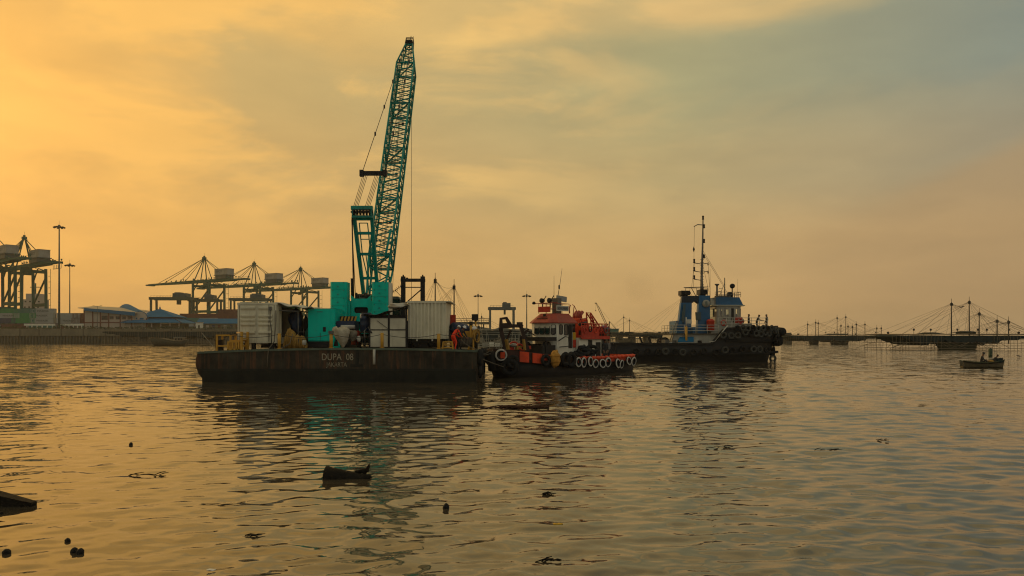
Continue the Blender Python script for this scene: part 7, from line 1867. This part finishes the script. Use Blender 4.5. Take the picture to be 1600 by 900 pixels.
a, b = Vector((0, 0, 1.5)), Vector((X_(931, 400) - X_(951, 400), 0, Z_(474, 400) - zj)); dv = (b - a).normalized(); nn = Vector((-dv.z, 0, dv.x))
mb = MB()
for i, j in ((-1, -1), (1, -1), (1, 1), (-1, 1)): mb.tube([a + nn * i * .2, a.lerp(b, .3) + nn * i * .45 + Vector((0, j * .45, 0)), a.lerp(b, .8) + nn * i * .4 + Vector((0, j * .4, 0)), b + nn * i * .15], .07, 4)
for k in range(22): mb.tube([a.lerp(b, .06 + k * .042) + nn * (.4 if k % 2 else -.4), a.lerp(b, .102 + k * .042) + nn * (-.4 if k % 2 else .4)], .05, 4)
mb.box(b + Vector((-.3, 0, .1)), (1.0, .4, .5)); mb.build('lattice_boom', M['black'], t, False)
mb = MB(); mb.tube([(0, 0, 1.5), (.1, 0, 6.2)], .3, 6); mb.tube([(.1, 0, 6.2), (5, 0, 0.5)], .12, 5); mb.build('gantry_mast', M['black'], t, False)
mb = MB(); mb.tube([b, (5, 0, .8)], .03, 4); mb.tube([b + Vector((-.3, 0, 0)), b + Vector((-.3, 0, -3.6))], .03, 4); mb.box(b + Vector((-.3, 0, -3.8)), (.4, .4, .8)); mb.build('pendant', M['wire'], t, False)
mb = MB(); mb.bar((X_(963, 400) - X_(951, 400), 0, 0), (X_(966, 400) - X_(951, 400), 0, 1.8), .5); mb.build('stay_post', M['black'], t, False)
tag(MB().bx(-700, 1400, 1500, 1530, -2, 2.9).build('breakwater', M['concrete_dark']), 'far low breakwater along the horizon', None, None, 'structure')

# dark timber boat moored under the left quay
t = thing('timber_boat', 'dark open timber boat moored beneath the left quay', 'boat', (X_(264, 262), 262, 0))
L_ = X_(294, 262) - X_(234, 262); mb = MB(); rings = []
for k in range(17):
    u = k / 16; x = -L_ / 2 + L_ * u; w = 1.9 * max(.12, math.sin(PI * (.06 + .9 * u)) ** .5)
    zt = 2.75 if u < .33 else 2.75 - 1.05 * math.sin((u - .33) / .67 * PI * .62) + (.55 * ((u - .85) / .15) if u > .85 else 0); e = 2.0 * max(0, (.25 - u) / .25) ** 2 - 1.6 * max(0, (u - .75) / .25) ** 2
    rings.append([(x, -w, zt), (x + e * .5, -w * .85, zt * .4), (x + e, 0, -.5), (x + e * .5, w * .85, zt * .4), (x, w, zt)])
mb.loft(rings, True, True); mb.build('hull', M['wood'], t, False)
mb = MB()
for s_ in (-1, 1): mb.tube([(r[0 if s_ < 0 else 4][0], r[0 if s_ < 0 else 4][1], r[0][2] + .05) for r in rings], .12, 5)
mb.build('gunwale', M['bamboo'], t, False)
mb = MB(); mb.bx(2.2, 5.3, -1.1, 1.1, 1.5, 3.0); hs = mb.build('deck_house', M['bamboo'], t, False)
mb = MB(); mb.bx(2.0, 5.6, -1.3, 1.3, 3.0, 3.15); mb.build('house_roof', M['bamboo_pale'], hs, False)
for x in (2.6, 3.7, 4.6): mb = MB(); mb.bx(x, x + .55, -1.14, -1.08, 2.1, 2.7); mb.build('window', M['black'], hs, False)
mb = MB(); mb.tube([at(315, 520, 262), at(333, 541, 255)], .06, 5); single(mb.build('leaning_pole', M['bamboo_pale']), 'thin pale pole slanting into the water left of the barge', 'pole')
mb = MB(); mb.tube([at(150, 539.5, 280), at(300, 540.3, 272), at(328, 540, 270)], .12, 5); single(mb.build('floating_boom', M['wood_dark']), 'dark floating pole line on the water left of the barge', 'boom')

# ------------------------------------------------------------------ small boat, buoy, birds
sb = Vector((X_(1535, 72), 72, 0)); L_ = 3.95
t = thing('rowing_boat', 'small worn open boat carrying two men at the right side of the water', 'boat', sb, R(-3)); rings = []
mb = MB()
for k in range(15):
    u = k / 14; x = -L_ / 2 + L_ * u; w = .62 * max(.30 if u < .5 else .1, math.sin(PI * (.12 + .84 * u)) ** .6); zt = .48 + .26 * abs(u - .45) ** 2.2 * 4; e = .12 * max(0, .2 - u) - .5 * max(0, (u - .8)) 
    rings.append([(x, -w, zt), (x + e, -w * .82, .08), (x + e, 0, -.14), (x + e, w * .82, .08), (x, w, zt), (x, w * .88, zt - .01), (x + e, w * .6, .12), (x + e, -w * .6, .12), (x, -w * .88, zt - .01)])
mb.loft(rings, True); mb.build('hull', M['boat_tan'], t, False)
mb = MB()
for s_ in (0, 4): mb.tube([(r[s_][0], r[s_][1] * 1.02, r[s_][2] + .015) for r in rings], .035, 5)
mb.build('gunwale', M['boat_green'], t, False)
for s_, f_ in ((0, 1), (4, 1)):
    mb = MB(); mb.loft([[(r[s_][0], r[s_][1] * 1.035, r[s_][2] - .05), (r[s_][0], r[s_][1] * 1.035, r[s_][2] - .13), (r[s_][0], r[s_][1] * .97, r[s_][2] - .13), (r[s_][0], r[s_][1] * .97, r[s_][2] - .05)] for r in rings], True); mb.build('rubbing_strake', M['wood_dark'], t, False)
for x in (-1.0, .1, 1.1): mb = MB(); mb.bx(x - .13, x + .13, -.5, .5, .33, .37); mb.build('thwart', M['wood'], t, False)
mb = MB(); mb.tube([(-1.93, -.35, .45), (-1.98, -.5, .2), (-2.02, -.5, .0)], .03, 5); mb.build('rope_end', M['rope'], t, False)
mb = MB(); mb.box((1.72, .0, .78), (.34, .26, .28), b=.05); mb.bx(1.66, 1.8, -.06, .06, -.2, .66); mb.tube([(1.6, 0, .82), (1.25, 0, .95)], .025, 6); mb.build('outboard_motor', M['black'], t, False)
mb = MB(); mb.blob((1.45, -.15, .62), (.35, .3, .26), 4, .3); mb.build('net_pile', M['net'], t, False)
mb = MB(); mb.blob((.75, 0, .52), (.36, .3, .2), 8, .3); mb.build('tarp_pile', M['ochre'], t, False)
person(sb + Vector((-.18, 0, .36)), R(-35), 'sit', 'man in dark clothes sitting upright amidships in the small boat', 'cloth_dark', hat='cloth_dark', group='men in the small boat', s=1.2)
person(sb + Vector((1.0, -.05, .34)), R(-20), 'crouch', 'man bent low by the motor at the stern of the small boat', 'cloth_dark', group='men in the small boat', s=.95)
t = thing('drum_buoy', 'dark green upright drum float on the water behind the small boat', 'buoy', (X_(1547.5, 114), 114, 0))
mb = MB(); mb.lathe((0, 0, -.3), [(.27, 0), (.27, .5), (.285, .53), (.27, .56), (.27, 1.1), (.26, 1.45), (.2, 1.5)], 14); mb.build('drum', M['float_green'], t, False)
mb = MB(); mb.lathe((0, 0, 1.2), [(.06, 0), (.06, .14)], 8); mb.build('bung', M['black'], t, False)


def bird(loc, rz, label, flying):
    t_ = thing('seabird', label, 'bird', loc, rz)
    mb_ = MB(); rings = []
    for k in range(9):
        u = k / 8; x = -.22 + .44 * u; r_ = .085 * max(.08, math.sin(PI * u) ** .7); rings.append([(x, r_ * math.cos(2 * PI * q / 10), .1 + .04 * u * 2 + r_ * math.sin(2 * PI * q / 10)) for q in range(10)])
    mb_.loft(rings, True, True)
    mb_.blob((.25, 0, .24 if not flying else .18), (.06, .05, .055), 1, .0, 1, 10, 8); mb_.tube([(.17, 0, .16), (.23, 0, .22)], [.05, .045], 8)
    mb_.tube([(.29, 0, .24 if not flying else .18), (.36, 0, .225 if not flying else .16)], [.018, .004], 6)
    b_ = mb_.build('body', M['cloth_dark'], t_, False)
    for s_ in (-1, 1):
        mb_ = MB()
        if flying: pts = [(.10, .06 * s_, .14), (.12, .30 * s_, .30), (-.02, .62 * s_, .22), (-.08, .60 * s_, .21), (-.06, .28 * s_, .28), (-.10, .06 * s_, .13)]
        else: pts = [(.12, .075 * s_, .17), (.0, .10 * s_, .16), (-.26, .04 * s_, .12), (-.22, .05 * s_, .08), (.0, .10 * s_, .08), (.1, .08 * s_, .1)]
        mb_.loft([[Vector(p) for p in pts], [Vector(p) + Vector((0, .004, .014)) for p in pts]], True); mb_.build('wing', M['cloth_dark'], t_, False)
    mb_ = MB(); mb_.loft([[(-.2, -.03, .1), (-.2, .03, .1), (-.36, .05, .1), (-.36, -.05, .1)], [(-.2, -.03, .115), (-.2, .03, .115), (-.36, .05, .11), (-.36, -.05, .11)]]); mb_.build('tail', M['cloth_dark'], t_, False)
    return t_


bird(at(1592, 556.5, 112) * 1.0, R(160), 'dark seabird floating on the water near the right edge', False).location.z = .0
bird(at(1502, 481.5, 170), R(20), 'dark seabird flying between the raft masts at the right', True).scale = (1.5, 1.5, 1.5)

# ------------------------------------------------------------------ flotsam
def ground(px, py): d = H * F / (py - HZ); return Vector((X_(px, d), d, 0))
# broken hollow log, high at the left end and split at the right
p = ground(544, 747); L_ = .92; mb = MB(); outer, inner = [], []
for k in range(17):
    u = k / 16; x = -.45 + L_ * u; r_ = .25 - .19 * u ** .85 + .015 * noise.noise(Vector((u * 5, 1, 2)))
    a0, a1 = R(205 + 8 * math.sin(u * 5)), R(-25 + (u * 46 if u < .75 else 46 - (u - .75) * 150) + 10 * math.sin(u * 9))
    ro, ri = [], []
    for q in range(15):
        a = a0 + (a1 - a0) * q / 14 if False else a0 - (a0 - a1) * q / 14
        ro.append((x, -math.cos(a) * r_ * 1.05 * -1, .0 + .0 * (1 - u) + r_ * (math.sin(a) * .98)))
        ri.append((x, math.cos(a) * (r_ - .03) * 1.05, .0 + .0 * (1 - u) + (r_ - .03) * math.sin(a) * .98))
    outer.append(ro + ri[::-1])
mb.loft(outer, True, True)
o = mb.build('broken_log', M['wood_dark']); o.location = p; o.rotation_euler = (R(12), 0, R(-4)); tag(o, 'dark hollow broken log floating below the barge', 'log')
mb = MB(); mb.tube([(.30, .10, .06), (.40, .12, .2), (.425, .12, .27)], [.05, .035, .008], 6); mb.tube([(.12, .1, .08), (.40, .12, .14)], [.05, .045], 6); mb.build('splinter', M['wood_dark'], o, False)
# wedge of a sunken plank boat at the left edge
p = ground(0, 792); mb = MB()
mb.loft([[(-1.6, -.10, -.15), (-1.6, .15, -.15), (-1.6, .16, .62), (-1.6, -.12, .62)], [(.0, -.10, -.12), (.0, .12, -.12), (.0, .13, .185), (.0, -.11, .185)], [(.50, -.07, -.06), (.50, .06, -.06), (.50, .07, .065), (.50, -.08, .065)], [(.525, -.06, -.05), (.525, .05, -.05), (.525, .055, .05), (.525, -.065, .05)]])
o = mb.build('sunken_beam', M['wood_dark']); o.location = p + Vector((0, .1, 0)); tag(o, 'dark tapering timber beam end sticking in at the left edge', 'timber')
mb = MB(); mb.blob(ground(1, 803), (.05, .05, .035), 5, .3, 2, 10, 8); single(mb.build('driftwood', M['wood_dark']), 'dark bit of driftwood just below the beam at the left edge', 'driftwood')
for (px, py, r_, sd_, lb) in ((10.5, 864, .052, 1, 'dark coconut floating in the bottom left corner'), (105.5, 846, .044, 2, 'dark coconut floating just above a pair at lower left'), (115.5, 862, .05, 3, 'left one of two touching coconuts at lower left'), (125, 864.5, .055, 4, 'right one of two touching coconuts at lower left'), (697, 794, .066, 5, 'lone dark coconut floating below the barge middle'), (204.5, 695, .055, 6, 'tiny dark coconut floating far out at left')):
    mb = MB(); mb.blob((0, 0, 0), (r_ * 1.05, r_ * .88, r_ * .84), sd_, .14, 1.6, 20, 14); o = mb.build('coconut', M['coconut']); o.location = ground(px, py) + Vector((0, 0, r_ * .2)); o.rotation_euler = (.4 * sd_, .3 * sd_, sd_)
    tag(o, lb, 'coconut', 'floating coconuts')
# raft of reeds and sticks
p = ground(803, 638); rnd = random.Random(40)
t = thing('reed_raft', 'long thin raft of brown reeds floating below the orange tug', 'reeds', p)
for (x0, x1, z, r_) in ((-1.42, .35, .03, .035), (-.4, 1.35, .04, .04), (.1, 1.42, .06, .04), (.3, 1.4, .02, .03), (-.55, .1, .09, .03)):
    mb = MB(); mb.tube([(x0 + (x1 - x0) * k / 6, rnd.uniform(-.15, .15), z + rnd.uniform(-.02, .03)) for k in range(7)], r_, 6); mb.build('reed', M['reed'], t, False)
mb = MB()
for k in range(150):
    x = rnd.triangular(-.9, 1.4, .7); c = Vector((x, rnd.uniform(-.22, .22), .02 + rnd.random() * .09)); a = Vector((rnd.uniform(.05, .2), rnd.uniform(-.08, .08), rnd.uniform(-.02, .04))); mb.tube([c - a, c + a], .009, 4)
tag(mb.build('loose_stalks', M['reed'], t, False), kind='stuff')
for i, (px, py, n, w, lb) in enumerate(((858, 773, 9, .11, 'knot of dark twigs floating right of the lone coconut'), (862, 878, 6, .14, 'dark leafy twig floating at the bottom edge'), (1290, 703, 6, .25, 'scatter of small dark twigs far out on the right water'), (1376, 688, 4, .2, 'small dark twig on the far right water'), (1122, 699, 5, .3, 'thin dark sticks floating left of the scattered twigs'), (232, 742, 7, .35, 'thin line of twigs floating on the calm left water'), (396, 838, 4, .08, 'tiny dark scrap floating left of bottom centre'))):
    rnd = random.Random(60 + i); t = thing('floating_twigs', lb, 'twigs', ground(px, py), 0, 'bits of driftwood on the water')
    for k in range(n):
        mb = MB(); c = Vector((rnd.uniform(-w, w), rnd.uniform(-w, w) * .6, .015)); a = Vector((rnd.uniform(.03, .10), rnd.uniform(-.05, .05), rnd.uniform(-.01, .025))) * (1 + w * 2)
        mb.tube([c - a, c + Vector((0, .01, .012)), c + a], [.006, .011, .005], 5); mb.build('twig', M['wood_dark'], t, False)
for (px, py, s_, m_, lb) in ((872, 821, .045, 'flag_yellow', 'small yellowish scrap of litter floating at lower middle'), (330, 893, .03, 'helmet', 'tiny white scrap of litter at the bottom left')):
    mb = MB(); vs = []; rnd = random.Random(px)
    for j in range(4):
        for i in range(6): vs.append((-s_ * 1.6 + i * s_ * .64, -s_ + j * s_ * .6, .02 + rnd.random() * s_ * .35))
    mb.add(vs, [(j * 6 + i, j * 6 + i + 1, (j + 1) * 6 + i + 1, (j + 1) * 6 + i) for j in range(3) for i in range(5)], True)
    o = mb.build('litter_scrap', M[m_]); so = o.modifiers.new('thick', 'SOLIDIFY'); so.thickness = .006; o.location = ground(px, py); tag(o, lb, 'litter')
# smoke thinning out beside the blue tug funnel
mb = MB(); mb.blob((0, 0, 0), (1.0, 1.0, 1.0), 3, .35, 1.4, 24, 16)
o = mb.build('smoke', None); o.location = (bc.x - 6.1, bc.y, 9.0); o.scale = (2.0, 1.1, 1.7); o.rotation_euler = (0, R(25), 0)
sm = bpy.data.materials.new('thin_smoke'); sm.use_nodes = True; nt = sm.node_tree; nt.nodes.clear()
pv = nt.nodes.new('ShaderNodeVolumePrincipled'); pv.inputs['Color'].default_value = (.25, .22, .2, 1); pv.inputs['Density'].default_value = .035
om = nt.nodes.new('ShaderNodeOutputMaterial'); nt.links.new(pv.outputs[0], om.inputs['Volume']); o.data.materials.append(sm)
tag(o, 'faint dark smoke drifting left of the blue tug funnel', None, None, 'stuff')

# ------------------------------------------------------------------ pieces of one shape that can be told apart become parts of their own
def split_pieces(o, new=None):
    me = o.data; n = len(me.vertices); par = list(range(n))
    def root(i):
        while par[i] != i: par[i] = par[par[i]]; i = par[i]
        return i
    for e in me.edges:
        a_, b_ = root(e.vertices[0]), root(e.vertices[1])
        if a_ != b_: par[a_] = b_
    groups = {}
    for p in me.polygons: groups.setdefault(root(p.vertices[0]), []).append(p)
    if len(groups) < 2: return
    for ps in groups.values():
        ids = {}; fs = []
        for p in ps: fs.append([ids.setdefault(v, len(ids)) for v in p.vertices])
        m2 = bpy.data.meshes.new(new or me.name)
        m2.from_pydata([me.vertices[v].co for v in ids], [], fs)
        m2.polygons.foreach_set('use_smooth', [p.use_smooth for p in ps])
        for mm in me.materials: m2.materials.append(mm)
        q = bpy.data.objects.new(new or o.name.split('.')[0], m2); C.objects.link(q)
        q.parent = o.parent; q.matrix_local = o.matrix_local.copy()
    bpy.data.objects.remove(o)


SPLIT = {'side_rib', 'rope_roller', 'lifting_lug', 'portal_beam', 'vent_panel', 'legs', 'brace', 'forestay', 'exhaust_pipe', 'back_stay', 'boom_hoist_rope', 'hoist_rope', 'stern_bollard', 'deck_pillar',
         'whip_aerial', 'track_shoe', 'hoist_drum', 'hydraulic_ram', 'console', 'side_bracket', 'support_block', 'yard_arm', 'towing_bitt', 'rods', 'roof_emblem', 'fender_strip', 'hose_coil'}
for o_ in [o for o in bpy.data.objects if o.type == 'MESH' and o.parent is not None]:
    nm = o_.name.split('.')[0]
    if nm in SPLIT: split_pieces(o_, 'leg' if nm == 'legs' else 'aerial_rod' if nm == 'rods' else None)
    elif nm == 'lettering' and o_.parent.name == 'work_barge': split_pieces(o_, 'letter')

# ------------------------------------------------------------------ harbour haze
hz = MB(); hz.bx(-2600, 2600, -2600, 2600, -1.5, 78.0)
ho = hz.build('haze', None)
hm = bpy.data.materials.new('harbour_haze'); hm.use_nodes = True
hm.node_tree.nodes.clear()
pv = hm.node_tree.nodes.new('ShaderNodeVolumePrincipled')
pv.inputs['Color'].default_value = (0.98, 0.92, 0.76, 1)
pv.inputs['Density'].default_value = 0.00016
pv.inputs['Anisotropy'].default_value = 0.4
om = hm.node_tree.nodes.new('ShaderNodeOutputMaterial')
hm.node_tree.links.new(pv.outputs[0], om.inputs['Volume'])
ho.data.materials.append(hm)
tag(ho, 'thin warm evening haze over the harbour', None, None, 'stuff')
